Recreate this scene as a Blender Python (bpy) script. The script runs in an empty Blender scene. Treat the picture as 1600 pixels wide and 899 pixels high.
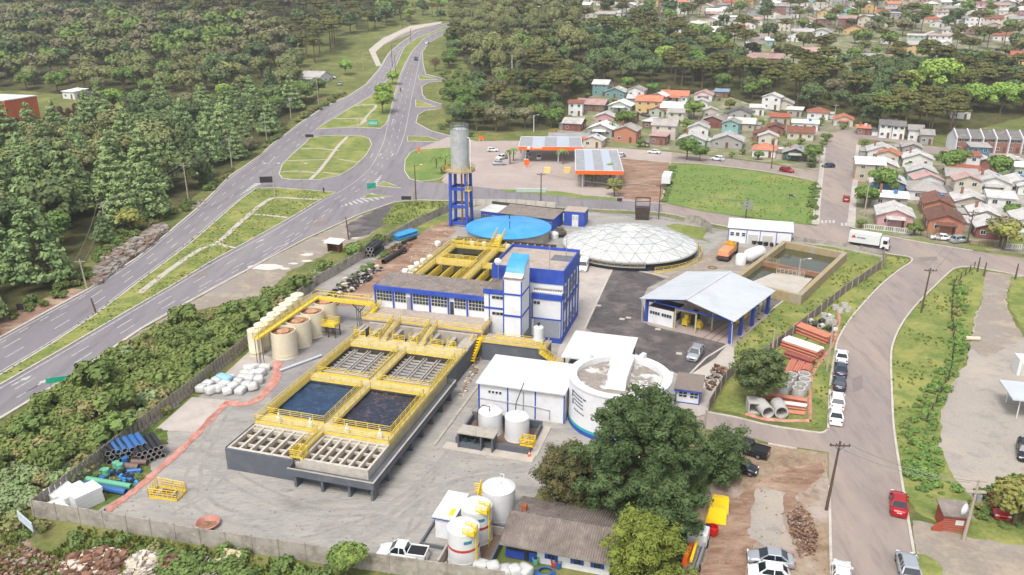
import bpy, bmesh, math, random
import numpy as np
from mathutils import Vector, Matrix, noise
R = math.radians
rng = random.Random(7)
SC = bpy.context.scene
C = SC.collection
# ---------------------------------------------------------------- camera, world, sun
CAM_H, PITCH, FPX = 53.5, R(20.1), 1265.0
cd = bpy.data.cameras.new('camera'); cam = bpy.data.objects.new('camera', cd); C.objects.link(cam)
cd.sensor_width = 36.0; cd.lens = 36.0 * FPX / 1600.0; cd.clip_end = 6000; cd.clip_start = 0.5
cam.location = (0, 0, CAM_H); cam.rotation_euler = (R(90) - PITCH, 0, 0)
SC.camera = cam
SUN_EL, SUN_AZ = R(58), R(205)          # azimuth measured clockwise from +Y
w = bpy.data.worlds.new('World'); SC.world = w; w.use_nodes = True
nt = w.node_tree; nt.nodes.clear()
sky = nt.nodes.new('ShaderNodeTexSky'); sky.sky_type = 'NISHITA'; sky.sun_disc = False
sky.sun_elevation = SUN_EL; sky.sun_rotation = SUN_AZ; sky.air_density = 1.0; sky.dust_density = 4.0; sky.ozone_density = 1.0
hs = nt.nodes.new('ShaderNodeHueSaturation'); hs.inputs['Saturation'].default_value = 0.35
bg = nt.nodes.new('ShaderNodeBackground'); bg.inputs['Strength'].default_value = 0.15
wo = nt.nodes.new('ShaderNodeOutputWorld')
nt.links.new(sky.outputs[0], hs.inputs['Color']); nt.links.new(hs.outputs[0], bg.inputs['Color']); nt.links.new(bg.outputs[0], wo.inputs['Surface'])
sd = bpy.data.lights.new('sun', 'SUN'); sd.energy = 1.25; sd.angle = R(14); sd.color = (1.0, 0.955, 0.89)
sun = bpy.data.objects.new('sun', sd); C.objects.link(sun)
sdir = Vector((math.sin(SUN_AZ) * math.cos(SUN_EL), math.cos(SUN_AZ) * math.cos(SUN_EL), math.sin(SUN_EL)))
sun.rotation_euler = sdir.to_track_quat('Z', 'Y').to_euler(); sun.location = (0, -50, 200)
SC.view_settings.view_transform = 'Standard'; SC.view_settings.look = 'None'
SC.view_settings.exposure = 0.74; SC.view_settings.gamma = 1.0
SC.cycles.max_bounces = 5; SC.cycles.diffuse_bounces = 2; SC.cycles.glossy_bounces = 2; SC.cycles.transmission_bounces = 3; SC.cycles.transparent_max_bounces = 4
# ---------------------------------------------------------------- terrain and pixel -> ground helpers
ZT = [(-200, 0), (280, 0), (300, .9), (320, 2.4), (340, 4.4), (360, 6.6), (400, 11.4), (440, 16.2), (500, 23.0), (560, 30.0), (600, 34.6), (660, 40.5), (720, 46), (800, 53), (900, 61), (1000, 68), (1150, 76), (1400, 82)]
def zt(y):
 if y <= 280: return 0.0
 for (a, za), (b, zb) in zip(ZT, ZT[1:]):
  if y <= b: return za + (zb - za) * (y - a) / (b - a)
 return ZT[-1][1]
cp, sp = math.cos(PITCH), math.sin(PITCH)
def at(u, v, z=0.0):
 """photo pixel -> (x, y) of the point z metres above the ground"""
 x = (u - 800) / FPX; y = (449.5 - v) / FPX
 dy = cp + y * sp; dz = -sp + y * cp
 k = zt(-1); t = 1.0
 if dz < -1e-4:
  t = (z - CAM_H) / dz
  if t * dy <= 280: return (x * t, dy * t)
 lo, hi = 250.0 / dy, 1390.0 / dy
 for _ in range(40):
  m = (lo + hi) / 2
  if CAM_H + dz * m > zt(dy * m) + z: lo = m
  else: hi = m
 return (x * lo, dy * lo)
PA = R(-16.5)
PO = at(361.3, 735)
def pw(x, y):
 c, s = math.cos(PA), math.sin(PA)
 return (PO[0] + x * c - y * s, PO[1] + x * s + y * c)
def w2p(X, Y):
 dx, dy = X - PO[0], Y - PO[1]; c, s = math.cos(PA), math.sin(PA)
 return (dx * c + dy * s, -dx * s + dy * c)
def pz(u, v, z=0.0): return w2p(*at(u, v, z))
# ---------------------------------------------------------------- materials
def lin(h):
 if isinstance(h, (tuple, list)): return tuple(h)
 h = h.lstrip('#'); o = []
 for i in (0, 2, 4):
  c = int(h[i:i + 2], 16) / 255
  o.append(c / 12.92 if c <= .04045 else ((c + .055) / 1.055) ** 2.4)
 return tuple(o)
MATS = {}
def M(name, col=None, rough=.6, metal=0, var=.12, scale=3., dirt=None, damt=.3, dscale=.25, bump=0., spec=.4, objrand=0., coord='pos', stretch=None, dcon=(.45, .7), det=4., hue=0.):
 if name in MATS: return MATS[name]
 m = bpy.data.materials.new(name); m.use_nodes = True; MATS[name] = m
 n = m.node_tree.nodes; l = m.node_tree.links; b = n['Principled BSDF']
 b.inputs['Roughness'].default_value = rough; b.inputs['Metallic'].default_value = metal
 b.inputs['Specular IOR Level'].default_value = spec
 c = lin(col)
 if coord == 'pos': co = n.new('ShaderNodeNewGeometry').outputs['Position']
 else: co = n.new('ShaderNodeTexCoord').outputs['Object']
 if stretch:
  mp = n.new('ShaderNodeMapping'); l.new(co, mp.inputs['Vector']); mp.inputs['Rotation'].default_value = (0, 0, stretch[0]); mp.inputs['Scale'].default_value = (stretch[1], stretch[2], 1); co = mp.outputs[0]
 def nz(s, d=4., r=.6):
  t = n.new('ShaderNodeTexNoise'); t.inputs['Scale'].default_value = s; t.inputs['Detail'].default_value = d; t.inputs['Roughness'].default_value = r; l.new(co, t.inputs['Vector']); return t.outputs['Fac']
 def ramp(f, a, bb):
  r_ = n.new('ShaderNodeMapRange'); r_.inputs[1].default_value = a; r_.inputs[2].default_value = bb; l.new(f, r_.inputs[0]); return r_.outputs[0]
 def mix(f, a, bb):
  x = n.new('ShaderNodeMix'); x.data_type = 'RGBA'
  l.new(f, x.inputs[0]) if not isinstance(f, float) else setattr(x.inputs[0], 'default_value', f)
  for i, q in ((6, a), (7, bb)):
   if isinstance(q, tuple): x.inputs[i].default_value = (*q, 1)
   else: l.new(q, x.inputs[i])
  return x.outputs[2]
 f = nz(scale, det)
 out = mix(ramp(f, .3, .7), tuple(max(0, q * (1 - var)) for q in c), tuple(min(1, q * (1 + var)) for q in c))
 if dirt is not None:
  ds = dirt if isinstance(dirt, list) else [(dirt, damt, dscale, dcon)]
  for (dc, da, dsc, dco) in ds:
   mm = n.new('ShaderNodeMath'); mm.operation = 'MULTIPLY'; mm.inputs[1].default_value = da
   l.new(ramp(nz(dsc, 7., .65), *dco), mm.inputs[0]); out = mix(mm.outputs[0], out, lin(dc))
 if objrand or hue:
  oi = n.new('ShaderNodeObjectInfo'); h_ = n.new('ShaderNodeHueSaturation')
  r1 = n.new('ShaderNodeMapRange'); r1.inputs[3].default_value = 1 - objrand; r1.inputs[4].default_value = 1 + objrand; l.new(oi.outputs['Random'], r1.inputs[0]); l.new(r1.outputs[0], h_.inputs['Value'])
  if hue:
   wn = n.new('ShaderNodeTexWhiteNoise'); wn.noise_dimensions = '1D'; l.new(oi.outputs['Random'], wn.inputs['W'])
   r2 = n.new('ShaderNodeMapRange'); r2.inputs[3].default_value = .5 - hue; r2.inputs[4].default_value = .5 + hue; l.new(wn.outputs['Value'], r2.inputs[0]); l.new(r2.outputs[0], h_.inputs['Hue'])
  l.new(out, h_.inputs['Color']); out = h_.outputs[0]
 l.new(out, b.inputs['Base Color'])
 if bump:
  bp = n.new('ShaderNodeBump'); bp.inputs['Strength'].default_value = min(1, bump); bp.inputs['Distance'].default_value = .08 * max(1, bump)
  l.new(f, bp.inputs['Height']); l.new(bp.outputs[0], b.inputs['Normal'])
 return m
# ---------------------------------------------------------------- mesh builder
class MB:
 def __init__(s): s.v = []; s.f = []; s.m = []; s.s = []
 def quad(s, *p, m=0, sm=False):
  i = len(s.v); s.v += [tuple(q) for q in p]; s.f.append(tuple(range(i, i + len(p)))); s.m.append(m); s.s.append(sm); return s
 def box(s, x0, x1, y0, y1, z0, z1, m=0):
  return s.hexa([(x0, y0, z0), (x1, y0, z0), (x1, y1, z0), (x0, y1, z0), (x0, y0, z1), (x1, y0, z1), (x1, y1, z1), (x0, y1, z1)], m)
 def hexa(s, p, m=0):
  i = len(s.v); s.v += [tuple(q) for q in p]
  for f in ((3, 2, 1, 0), (4, 5, 6, 7), (0, 1, 5, 4), (1, 2, 6, 5), (2, 3, 7, 6), (3, 0, 4, 7)):
   s.f.append(tuple(i + k for k in f)); s.m.append(m); s.s.append(False)
  return s
 def bar(s, p, q, w, h=None, m=0, z='c'):
  """beam of width w, height h from p to q"""
  p = Vector(p); q = Vector(q); d = q - p
  if d.length < 1e-6: return s
  h = w if h is None else h; d.normalize()
  up = Vector((0, 0, 1)) if abs(d.z) < .95 else Vector((1, 0, 0))
  a = d.cross(up).normalized() * (w / 2); b = a.cross(d).normalized() * (h / 2)
  return s.hexa([p - a - b, q - a - b, q + a - b, p + a - b, p - a + b, q - a + b, q + a + b, p + a + b][0:8], m)
 def tube(s, pts, r, n=8, m=0, cap=True, r2=None):
  pts = [Vector(p) for p in pts]; k = len(pts); rings = []
  for i, p in enumerate(pts):
   d = (pts[min(i + 1, k - 1)] - pts[max(i - 1, 0)]).normalized()
   up = Vector((0, 0, 1)) if abs(d.z) < .9 else Vector((1, 0, 0))
   a = d.cross(up).normalized(); b = a.cross(d).normalized()
   rr = r if r2 is None else r + (r2 - r) * i / (k - 1)
   base = len(s.v)
   for j in range(n):
    t = 2 * math.pi * j / n; s.v.append(tuple(p + a * (math.cos(t) * rr) + b * (math.sin(t) * rr)))
   rings.append(base)
  for a0, b0 in zip(rings, rings[1:]):
   for j in range(n): s.f.append((a0 + j, a0 + (j + 1) % n, b0 + (j + 1) % n, b0 + j)); s.m.append(m); s.s.append(n > 5)
  if cap:
   rings = [rings[0], rings[-1]]; b0 = len(s.v); s.v += [s.v[rings[0] + j] for j in range(n)] + [s.v[rings[1] + j] for j in range(n)]; rings = [b0, b0 + n]
   s.f.append(tuple(rings[0] + j for j in range(n))[::-1]); s.f.append(tuple(rings[-1] + j for j in range(n))); s.m += [m, m]; s.s += [False, False]
  return s
 def lathe(s, prof, n=32, c=(0, 0), m=0, a0=0, a1=2 * math.pi, ms=None):
  for i in range(1, len(prof) - 1):
   (ra, za), (rb, zb), (rc, zc) = prof[i - 1:i + 2]; d = math.atan2(zb - za, rb - ra) - math.atan2(zc - zb, rc - rb); d = abs((d + math.pi) % (2 * math.pi) - math.pi)
   if d > .7: s.lathe(prof[:i + 1], n, c, m, a0, a1, ms[:i] if ms else None); return s.lathe(prof[i:], n, c, m, a0, a1, ms[i:] if ms else None)
  full = abs(a1 - a0 - 2 * math.pi) < 1e-6; cols = n if full else n + 1; base = len(s.v)
  for (r, z) in prof:
   for j in range(cols):
    t = a0 + (a1 - a0) * j / n; s.v.append((c[0] + r * math.cos(t), c[1] + r * math.sin(t), z))
  for i in range(len(prof) - 1):
   for j in range(n):
    j2 = (j + 1) % cols; a = base + i * cols; b = a + cols
    if prof[i][0] < 1e-6: f = (a + j, b + j2, b + j)
    elif prof[i + 1][0] < 1e-6: f = (a + j, a + j2, b + j)
    else: f = (a + j, a + j2, b + j2, b + j)
    s.f.append(f); s.m.append(ms[i] if ms else m); s.s.append(n > 6)
  return s
 def prism(s, poly, z0, z1, m=0, mtop=None, sides=True):
  i = len(s.v); k = len(poly)
  a = sum(poly[j][0] * poly[(j + 1) % k][1] - poly[(j + 1) % k][0] * poly[j][1] for j in range(k))
  if a < 0: poly = poly[::-1]
  s.v += [(p[0], p[1], z0) for p in poly] + [(p[0], p[1], z1) for p in poly]
  s.f.append(tuple(range(i + k, i + 2 * k))); s.m.append(m if mtop is None else mtop); s.s.append(False)
  if sides:
   s.f.append(tuple(range(i + k - 1, i - 1, -1))); s.m.append(m); s.s.append(False)
   for j in range(k): s.f.append((i + j, i + (j + 1) % k, i + k + (j + 1) % k, i + k + j)); s.m.append(m); s.s.append(False)
  return s
 def rail(s, pts, h=1.05, r=.03, step=1.5, m=0, n=5, mids=3, toe=True):
  pts = [Vector(p) for p in pts]
  for k in range(1, mids + 2):
   s.tube([p + Vector((0, 0, h * k / (mids + 1))) for p in pts], r if k == mids + 1 else r * .75, n, m)
  for a, b in zip(pts, pts[1:]):
   q = max(1, round((b - a).length / step))
   for i in range(q + 1): p = a.lerp(b, i / q); s.tube([p, p + Vector((0, 0, h))], r, 4, m)
   if toe: s.bar(a + Vector((0, 0, .1)), b + Vector((0, 0, .1)), .03, .18, m)
  return s
 def add(s, o, off=(0, 0, 0), rz=0, sc=1):
  i = len(s.v); c, q = math.cos(rz), math.sin(rz)
  s.v += [((x * c - y * q) * sc + off[0], (x * q + y * c) * sc + off[1], z * sc + off[2]) for x, y, z in o.v]
  s.f += [tuple(k + i for k in f) for f in o.f]; s.m += o.m; s.s += o.s; return s
 def mesh(s, name, mats):
  me = bpy.data.meshes.new(name); me.from_pydata(s.v, [], s.f)
  mats = mats if isinstance(mats, (list, tuple)) else [mats]
  for q in mats: me.materials.append(q)
  me.polygons.foreach_set('material_index', s.m); me.polygons.foreach_set('use_smooth', s.s); me.update(); return me
 def build(s, name, mats, parent=None, bevel=0):
  me = s.mesh(name, mats); o = bpy.data.objects.new(name, me); C.objects.link(o)
  if bevel:
   bm = bmesh.new(); bm.from_mesh(me); bmesh.ops.bevel(bm, geom=bm.edges[:], offset=bevel, segments=1, affect='EDGES'); bm.to_mesh(me); bm.free()
  if parent is not None: o.parent = parent
  return o
def tag(o, label=None, cat=None, group=None, kind=None):
 if label: o['label'] = label
 if cat: o['category'] = cat
 if group: o['group'] = group
 if kind: o['kind'] = kind
 return o
def root(name, x, y, z=None, rz=0., label=None, cat=None, group=None):
 o = bpy.data.objects.new(name, None); C.objects.link(o); o.empty_display_size = .5
 o.location = (x, y, zt(y) if z is None else z); o.rotation_euler = (0, 0, rz); return tag(o, label, cat, group)
def proot(name, x, y, label, cat, group=None, z=0., rz=0.):
 X, Y = pw(x, y); return root(name, X, Y, z, PA + rz, label, cat, group)
def copy_tree(o, parent=None):
 c = o.copy(); C.objects.link(c)
 if parent is not None: c.parent = parent
 for ch in KIDS.get(o.name, None) or [q for q in o.children]: copy_tree(ch, c)
 return c
KIDS = {}; USED = set()
def freeze(o):
 KIDS[o.name] = list(o.children)
 for q in o.children: freeze(q)
def inst(proto, x, y, rz=0., z=None, sc=1., label=None, group=None):
 """first use moves the prototype itself, then copies"""
 if proto.name in USED: o = copy_tree(proto)
 else: o = proto; USED.add(proto.name)
 o.location = (x, y, zt(y) if z is None else z); o.rotation_euler = (0, 0, rz); o.scale = (sc, sc, sc) if not isinstance(sc, tuple) else sc
 if label: o['label'] = label
 if group: o['group'] = group
 return o
def stuff(o): o['kind'] = 'stuff'; return o
# ---------------------------------------------------------------- ground materials
g_grass = M('grass_ground', '#66693f', .95, var=.35, scale=.9, det=7, bump=1.5, dirt=[('#8d8a55', .55, .09, (.45, .62)), ('#47602a', .6, .23, (.48, .62)), ('#8f7d5e', .45, .05, (.6, .72))], spec=.1)
g_verge = M('verge_grass', '#737c44', .95, var=.3, scale=1.6, det=7, bump=1.5, dirt=[('#a09a5c', .6, .12, (.45, .62)), ('#58703a', .7, .25, (.5, .62)), ('#93805f', .35, .6, (.64, .74))], spec=.1)
g_lawn = M('meadow_grass', '#6e8045', .95, var=.28, scale=1.1, det=7, bump=1.5, dirt=[('#9a9458', .55, .06, (.5, .66)), ('#58773a', .6, .17, (.5, .62))], spec=.1)
g_weed = M('weedy_ground', '#5b6a35', .95, var=.4, scale=1.2, det=8, bump=2, dirt=[('#8b7a58', .6, .2, (.48, .62)), ('#3c5222', .6, .5, (.5, .6))], spec=.1)
g_asph = M('highway_asphalt', '#7b767a', .9, var=.08, scale=2.5, det=8, dirt=[('#8c8685', .5, .08, (.45, .6)), ('#625e62', .5, .5, (.5, .66))], bump=.2, spec=.25, stretch=(R(11), 1.3, .12))
g_asph2 = M('street_asphalt', '#8c817c', .9, var=.08, scale=2.2, det=8, dirt=[('#a39384', .6, .09, (.45, .62)), ('#746a66', .5, .5, (.5, .64))], bump=.2, spec=.25, stretch=(R(-6), 1.0, .2))
g_dark = M('dark_asphalt', '#55504f', .85, var=.14, scale=1.2, det=8, dirt=[('#7d7570', .7, .22, (.48, .64)), ('#3a3738', .5, .4, (.5, .62))], bump=.3, spec=.3)
g_conc = M('concrete_slab', '#a8a099', .9, var=.08, scale=1.5, det=8, dirt=[('#8b8178', .5, .35, (.5, .68)), ('#c1b8ae', .5, .12, (.45, .6))], spec=.2)
g_fore = M('forecourt_paving', '#9f918b', .9, var=.06, scale=1.5, det=8, dirt=[('#aea298', .6, .05, (.42, .6)), ('#8a7c76', .4, .25, (.55, .7))], spec=.2)
g_sand = M('yard_gravel', '#93908b', .95, var=.16, scale=1.8, det=9, bump=1.3, dirt=[('#75716e', .7, .13, (.5, .64)), ('#a59f96', .6, .3, (.46, .6)), ('#57504c', .5, .8, (.62, .7))], spec=.15, stretch=(R(-28), .6, 1.7))
g_patch = M('asphalt_patch', '#7c736f', .9, var=.08, scale=3, det=8, dirt=[('#867d78', .6, .6, (.5, .62))], spec=.25)
g_trk = M('track_gravel', '#8a8681', .95, var=.16, scale=1.6, det=9, bump=1, dirt=[('#938f89', .95, .35, (.42, .55))], spec=.12)
g_wet = M('wet_gravel', '#7f7a75', .95, var=.14, scale=2.2, det=9, bump=1.3, dirt=[('#978d85', .8, .5, (.48, .6))], spec=.15)
g_gravel = M('grey_gravel', '#9c958c', .95, var=.12, scale=3.5, det=9, bump=1, dirt=[('#b1a596', .6, .07, (.45, .62)), ('#817d7b', .5, .4, (.52, .64))], spec=.15)
g_yardg = M('dark_yard_gravel', '#858281', .95, var=.12, scale=3, det=9, bump=.8, dirt=[('#9c9791', .6, .14, (.45, .62)), ('#6c6867', .5, .5, (.55, .66))], spec=.15)
g_earth = M('red_earth', '#8a7160', .95, var=.2, scale=1.2, det=9, bump=1.5, dirt=[('#b29a86', .7, .13, (.48, .62)), ('#6d4d3d', .6, .4, (.5, .62))], spec=.1, stretch=(R(-35), .7, 1.5))
g_earth2 = M('brown_earth', '#93806c', .95, var=.2, scale=1.4, det=9, bump=1.5, dirt=[('#aaa098', .75, .1, (.47, .6)), ('#6f5846', .6, .3, (.5, .62)), ('#7a7d4a', .4, .2, (.6, .7))], spec=.1)
g_tan = M('tan_dirt', '#8d8378', .95, var=.14, scale=1.5, det=9, bump=1, dirt=[('#8d8984', .6, .12, (.48, .64)), ('#aa9c88', .6, .3, (.5, .62))], spec=.1)
m_white = M('road_paint', '#b9b8b4', .85, var=.1, scale=3, dirt='#8a8684', damt=.85, dscale=1.5, dcon=(.46, .62))
m_kerb = M('kerb_concrete', '#b9b2a8', .9, var=.1, scale=3, dirt='#8f877d', damt=.5, dscale=.6)
m_path = M('path_concrete', '#b3aba0', .9, var=.1, scale=2, dirt='#8f877d', damt=.5, dscale=.5)
def smooth_pts(p, n=4, closed=False):
 k = len(p); o = []
 for i in range(k if closed else k - 1):
  a, b, c, d = (p[(i - 1) % k], p[i], p[(i + 1) % k], p[(i + 2) % k]) if closed else (p[max(i - 1, 0)], p[i], p[i + 1], p[min(i + 2, k - 1)])
  for j in range(n):
   t = j / n; o.append(tuple(.5 * (2 * b[q] + (c[q] - a[q]) * t + (2 * a[q] - 5 * b[q] + 4 * c[q] - d[q]) * t * t + (3 * b[q] - a[q] - 3 * c[q] + d[q]) * t ** 3) for q in (0, 1)))
 if not closed: o.append(tuple(p[-1]))
 return o
def dens(p, step, closed=True):
 o = []; k = len(p)
 for i in range(k if closed else k - 1):
  a, b = p[i], p[(i + 1) % k]; q = max(1, int(math.dist(a, b) / step))
  for j in range(q): t = j / q; o.append((a[0] + (b[0] - a[0]) * t, a[1] + (b[1] - a[1]) * t))
 if not closed: o.append(tuple(p[-1]))
 return o
def sheet(name, pts, mat, z, jit=0., world=False, sm=False, kind='structure', step=.8):
 P = pts if world else [at(*q) for q in pts]
 if sm: P = smooth_pts(P, 4, True)
 if jit:
  P = dens(P, step)
  P = [(x + jit * (noise.noise(Vector((x * .5, y * .5, 3))) + .7 * noise.noise(Vector((x * 1.7, y * 1.7, 9))) + .4 * noise.noise(Vector((x * 4, y * 4, 1)))), y + 1.4 * jit * (noise.noise(Vector((x * .5, y * .5, 13))) + .7 * noise.noise(Vector((x * 1.7, y * 1.7, 19))) + .4 * noise.noise(Vector((x * 4, y * 4, 21))))) for x, y in P]
 bm = bmesh.new(); f = bm.faces.new([bm.verts.new((x, y, 0)) for x, y in P])
 bmesh.ops.triangulate(bm, faces=[f])
 ys = [y for _, y in P]
 for (yb, _) in ZT[1:]:
  if min(ys) < yb < max(ys): bmesh.ops.bisect_plane(bm, geom=bm.verts[:] + bm.edges[:] + bm.faces[:], plane_co=(0, yb, 0), plane_no=(0, 1, 0))
 for v in bm.verts: v.co.z = zt(v.co.y) + z
 bmesh.ops.recalc_face_normals(bm, faces=bm.faces[:])
 me = bpy.data.meshes.new(name); bm.to_mesh(me); bm.free(); me.materials.append(mat)
 if len(me.polygons) and me.polygons[0].normal.z < 0: me.flip_normals()
 o = bpy.data.objects.new(name, me); C.objects.link(o); o['kind'] = kind; return o
def strip(mb, P, wd, z0, z1, closed=False, m=0):
 """flat bar of width wd following a world polyline on the ground"""
 P = dens(P, 5, closed); k = len(P); L_, R_ = [], []
 for i, p in enumerate(P):
  a = P[(i - 1) % k] if closed else P[max(i - 1, 0)]; b = P[(i + 1) % k] if closed else P[min(i + 1, k - 1)]
  d = Vector((b[0] - a[0], b[1] - a[1])); d = d.normalized() if d.length > 1e-6 else Vector((1, 0)); n_ = Vector((-d.y, d.x)) * wd / 2
  L_.append((p[0] + n_.x, p[1] + n_.y)); R_.append((p[0] - n_.x, p[1] - n_.y))
 for i in range(k if closed else k - 1):
  j = (i + 1) % k; q = [R_[i], R_[j], L_[j], L_[i]]
  if z1 - z0 < .02: mb.quad(*[(x, y, zt(y) + z1) for x, y in q], m=m)
  else:
   lo = [(x, y, zt(y) + z0) for x, y in q]; hi = [(x, y, zt(y) + z1) for x, y in q]
   mb.quad(*hi, m=m); mb.quad(lo[0], lo[1], hi[1], hi[0], m=m); mb.quad(lo[2], lo[3], hi[3], hi[2], m=m)
   if not closed and i in (0, k - 2):
    mb.quad(lo[3], lo[0], hi[0], hi[3], m=m) if i == 0 else mb.quad(lo[1], lo[2], hi[2], hi[1], m=m)
def kerb(pts, closed=False, wd=.3, h=.14, sm=False, mb=None, world=False):
 P = pts if world else [at(*q) for q in pts]
 if sm: P = smooth_pts(P, 4, closed)
 own = mb is None; mb = mb or MB(); strip(mb, P, wd, -.02, h, closed)
 if own: tag(mb.build('kerb', m_kerb), kind='structure')
def walk(P):
 d = [0]
 for a, b in zip(P, P[1:]): d.append(d[-1] + math.dist(a, b))
 return d
def sub(P, d, s0, s1):
 def pt(s):
  for i in range(len(P) - 1):
   if d[i + 1] >= s: t = (s - d[i]) / max(1e-9, d[i + 1] - d[i]); return (P[i][0] + (P[i + 1][0] - P[i][0]) * t, P[i][1] + (P[i + 1][1] - P[i][1]) * t)
  return P[-1]
 return [pt(s0)] + [P[i] for i in range(len(P)) if s0 < d[i] < s1] + [pt(s1)]
def dashes(mb, P, wd, on, off, z=.03, start=0, end=None):
 d = walk(P); s = start; end = end or d[-1]
 while s + on < end: strip(mb, sub(P, d, s, s + on), wd, z, z); s += on + off
# ---------------------------------------------------------------- terrain
xs = [-1300, -900, -600, -400, -250, -150, -75, 0, 75, 150, 250, 400, 600, 900, 1300]
mb = MB(); ysr = [-300, -60] + [20 * i for i in range(14)] + [y for y, _ in ZT[1:]]
ysr = sorted(set(ysr))
for y0, y1 in zip(ysr, ysr[1:]):
 for x0, x1 in zip(xs, xs[1:]): mb.quad((x0, y0, zt(y0)), (x1, y0, zt(y0)), (x1, y1, zt(y1)), (x0, y1, zt(y1)))
tag(mb.build('ground', g_grass), kind='structure')
# ---------------------------------------------------------------- highway and streets
EL = [(-90, 653), (0, 605), (105, 545), (187, 497), (265, 451), (330, 412), (400, 374), (450, 346), (500, 315), (545, 290), (575, 265), (590, 240), (600, 215), (605, 191), (617, 150), (625, 120), (634, 100), (645, 80), (665, 59), (697, 45), (712, 38)]
ER = [(-90, 704), (0, 655), (140, 570), (220, 515), (287, 477), (345, 445), (415, 407), (475, 367), (525, 330), (570, 299), (598, 270), (620, 243), (632, 215), (637, 195), (646, 145), (652, 117), (656, 97), (661, 77), (677, 60), (704, 47), (718, 41)]
LL = [(-90, 575), (0, 528), (87, 480), (139, 452), (215, 403), (262, 365), (312, 323), (360, 275), (400, 248), (427, 224), (467, 194), (505, 168), (545, 150), (572, 132), (592, 109), (607, 84), (625, 68), (650, 51), (675, 42), (702, 36), (712, 32)]
LR = [(-90, 632), (0, 584), (82, 535), (150, 490), (205, 447), (295, 380), (350, 332), (395, 297), (425, 265), (450, 245), (480, 217), (515, 187), (558, 163), (588, 143), (610, 117), (622, 87), (632, 72), (650, 60), (675, 50), (700, 41), (712, 36)]
hw = LL + [(716, 41)] + [(692, 55), (670, 67), (660, 82), (661, 100), (665, 116), (697, 124), (697, 127), (670, 129), (659, 136), (660, 148), (665, 155), (690, 163), (690, 170), (665, 173), (653, 180), (650, 192), (672, 204), (700, 212), (745, 222), (745, 232), (705, 232), (652, 234), (642, 238), (634, 250), (632, 267), (640, 280), (657, 284), (700, 287), (745, 292), (800, 299), (960, 312), (1035, 318), (1035, 332), (900, 326), (760, 317), (705, 314), (650, 313), (617, 316), (560, 336), (475, 375), (400, 414)] + ER[6::-1][1:]
sheet('highway', hw, g_asph, .008)
# medians and traffic islands (grass a step up inside a kerb)
I1 = [(-90, 636), (0, 587), (82, 537), (150, 492), (205, 450), (295, 383), (375, 313), (400, 295), (432, 294), (525, 301), (500, 313), (450, 343), (400, 371), (330, 409), (265, 449), (187, 494), (105, 542), (0, 602), (-90, 650)]
I2 = [(436, 272), (441, 258), (455, 243), (477, 224), (484, 216), (500, 213), (530, 212), (565, 213), (577, 217), (581, 226), (572, 243), (552, 262), (530, 275), (500, 281), (455, 281), (441, 279)]
I3 = [(712, 34), (675, 51), (650, 61), (632, 74), (625, 89), (612, 119), (592, 140), (585, 148), (555, 165), (520, 186), (494, 202), (550, 199), (595, 201), (602, 195), (606, 188), (616, 150), (624, 120), (633, 100), (644, 80), (664, 59), (697, 44), (712, 37)]
ISL = [I1, I2, I3, [(588, 291), (600, 284), (626, 294)], [(567, 311), (575, 304), (614, 307)], [(654, 117), (655, 125), (684, 125)], [(649, 156), (650, 168), (682, 167)], [(637, 213), (637, 221), (692, 222), (668, 214)]]
kb = MB()
for I in ISL:
 sheet('median', I, g_verge, .11); strip(kb, [at(*q) for q in I], .32, -.02, .15, True)
GI = [(632, 267), (633, 250), (641, 239), (652, 234), (705, 231), (706, 262), (694, 276), (685, 281), (657, 284), (640, 280)]
sheet('verge', GI, g_lawn, .11); strip(kb, [at(*q) for q in GI], .3, -.02, .15, True)
strip(kb, [at(*q) for q in LL], .5, -.02, .14); strip(kb, [at(*q) for q in ER[:7]] + [at(*q) for q in [(475, 375), (560, 336), (617, 316), (650, 313), (705, 314)]], .4, -.02, .14)
strip(kb, [at(*q) for q in [(716, 41), (692, 55), (670, 67), (660, 82), (661, 100), (665, 116), (697, 124)]], .35, -.02, .14)
strip(kb, [at(*q) for q in [(697, 127), (670, 129), (659, 136), (660, 148), (665, 155), (690, 163)]], .35, -.02, .14)
strip(kb, [at(*q) for q in [(690, 170), (665, 173), (653, 180), (650, 192), (672, 204), (700, 212), (745, 222)]], .35, -.02, .14)
tag(kb.build('kerb', m_kerb), kind='structure')
# concrete footpaths over the medians
def path(pts, wd=1.2, z=.135, mat=None, name='footpath', sm=True):
 P = [at(*q) for q in pts]; P = smooth_pts(P, 5) if sm else P
 m_ = MB(); strip(m_, P, wd, z, z); tag(m_.build(name, mat or m_path), kind='structure')
path([(218, 459), (262, 425), (310, 392), (340, 380), (368, 355), (392, 334), (412, 318), (430, 310), (465, 311), (505, 313)], 1.3)
path([(340, 381), (355, 386), (368, 388)], 1.0); path([(398, 336), (425, 338), (450, 341)], 1.1)
path([(484, 282), (500, 266), (520, 240), (532, 225), (543, 214)], 1.2); path([(436, 270), (465, 268), (495, 271)], .9)
path([(448, 252), (480, 251), (512, 250)], .9); path([(470, 233), (500, 233), (530, 236)], .9); path([(505, 270), (530, 273)], .8); path([(528, 249), (556, 254)], .8)
path([(520, 186), (570, 187), (560, 197)], .9); path([(555, 166), (587, 165), (575, 180), (562, 196)], 1.0)
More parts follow.
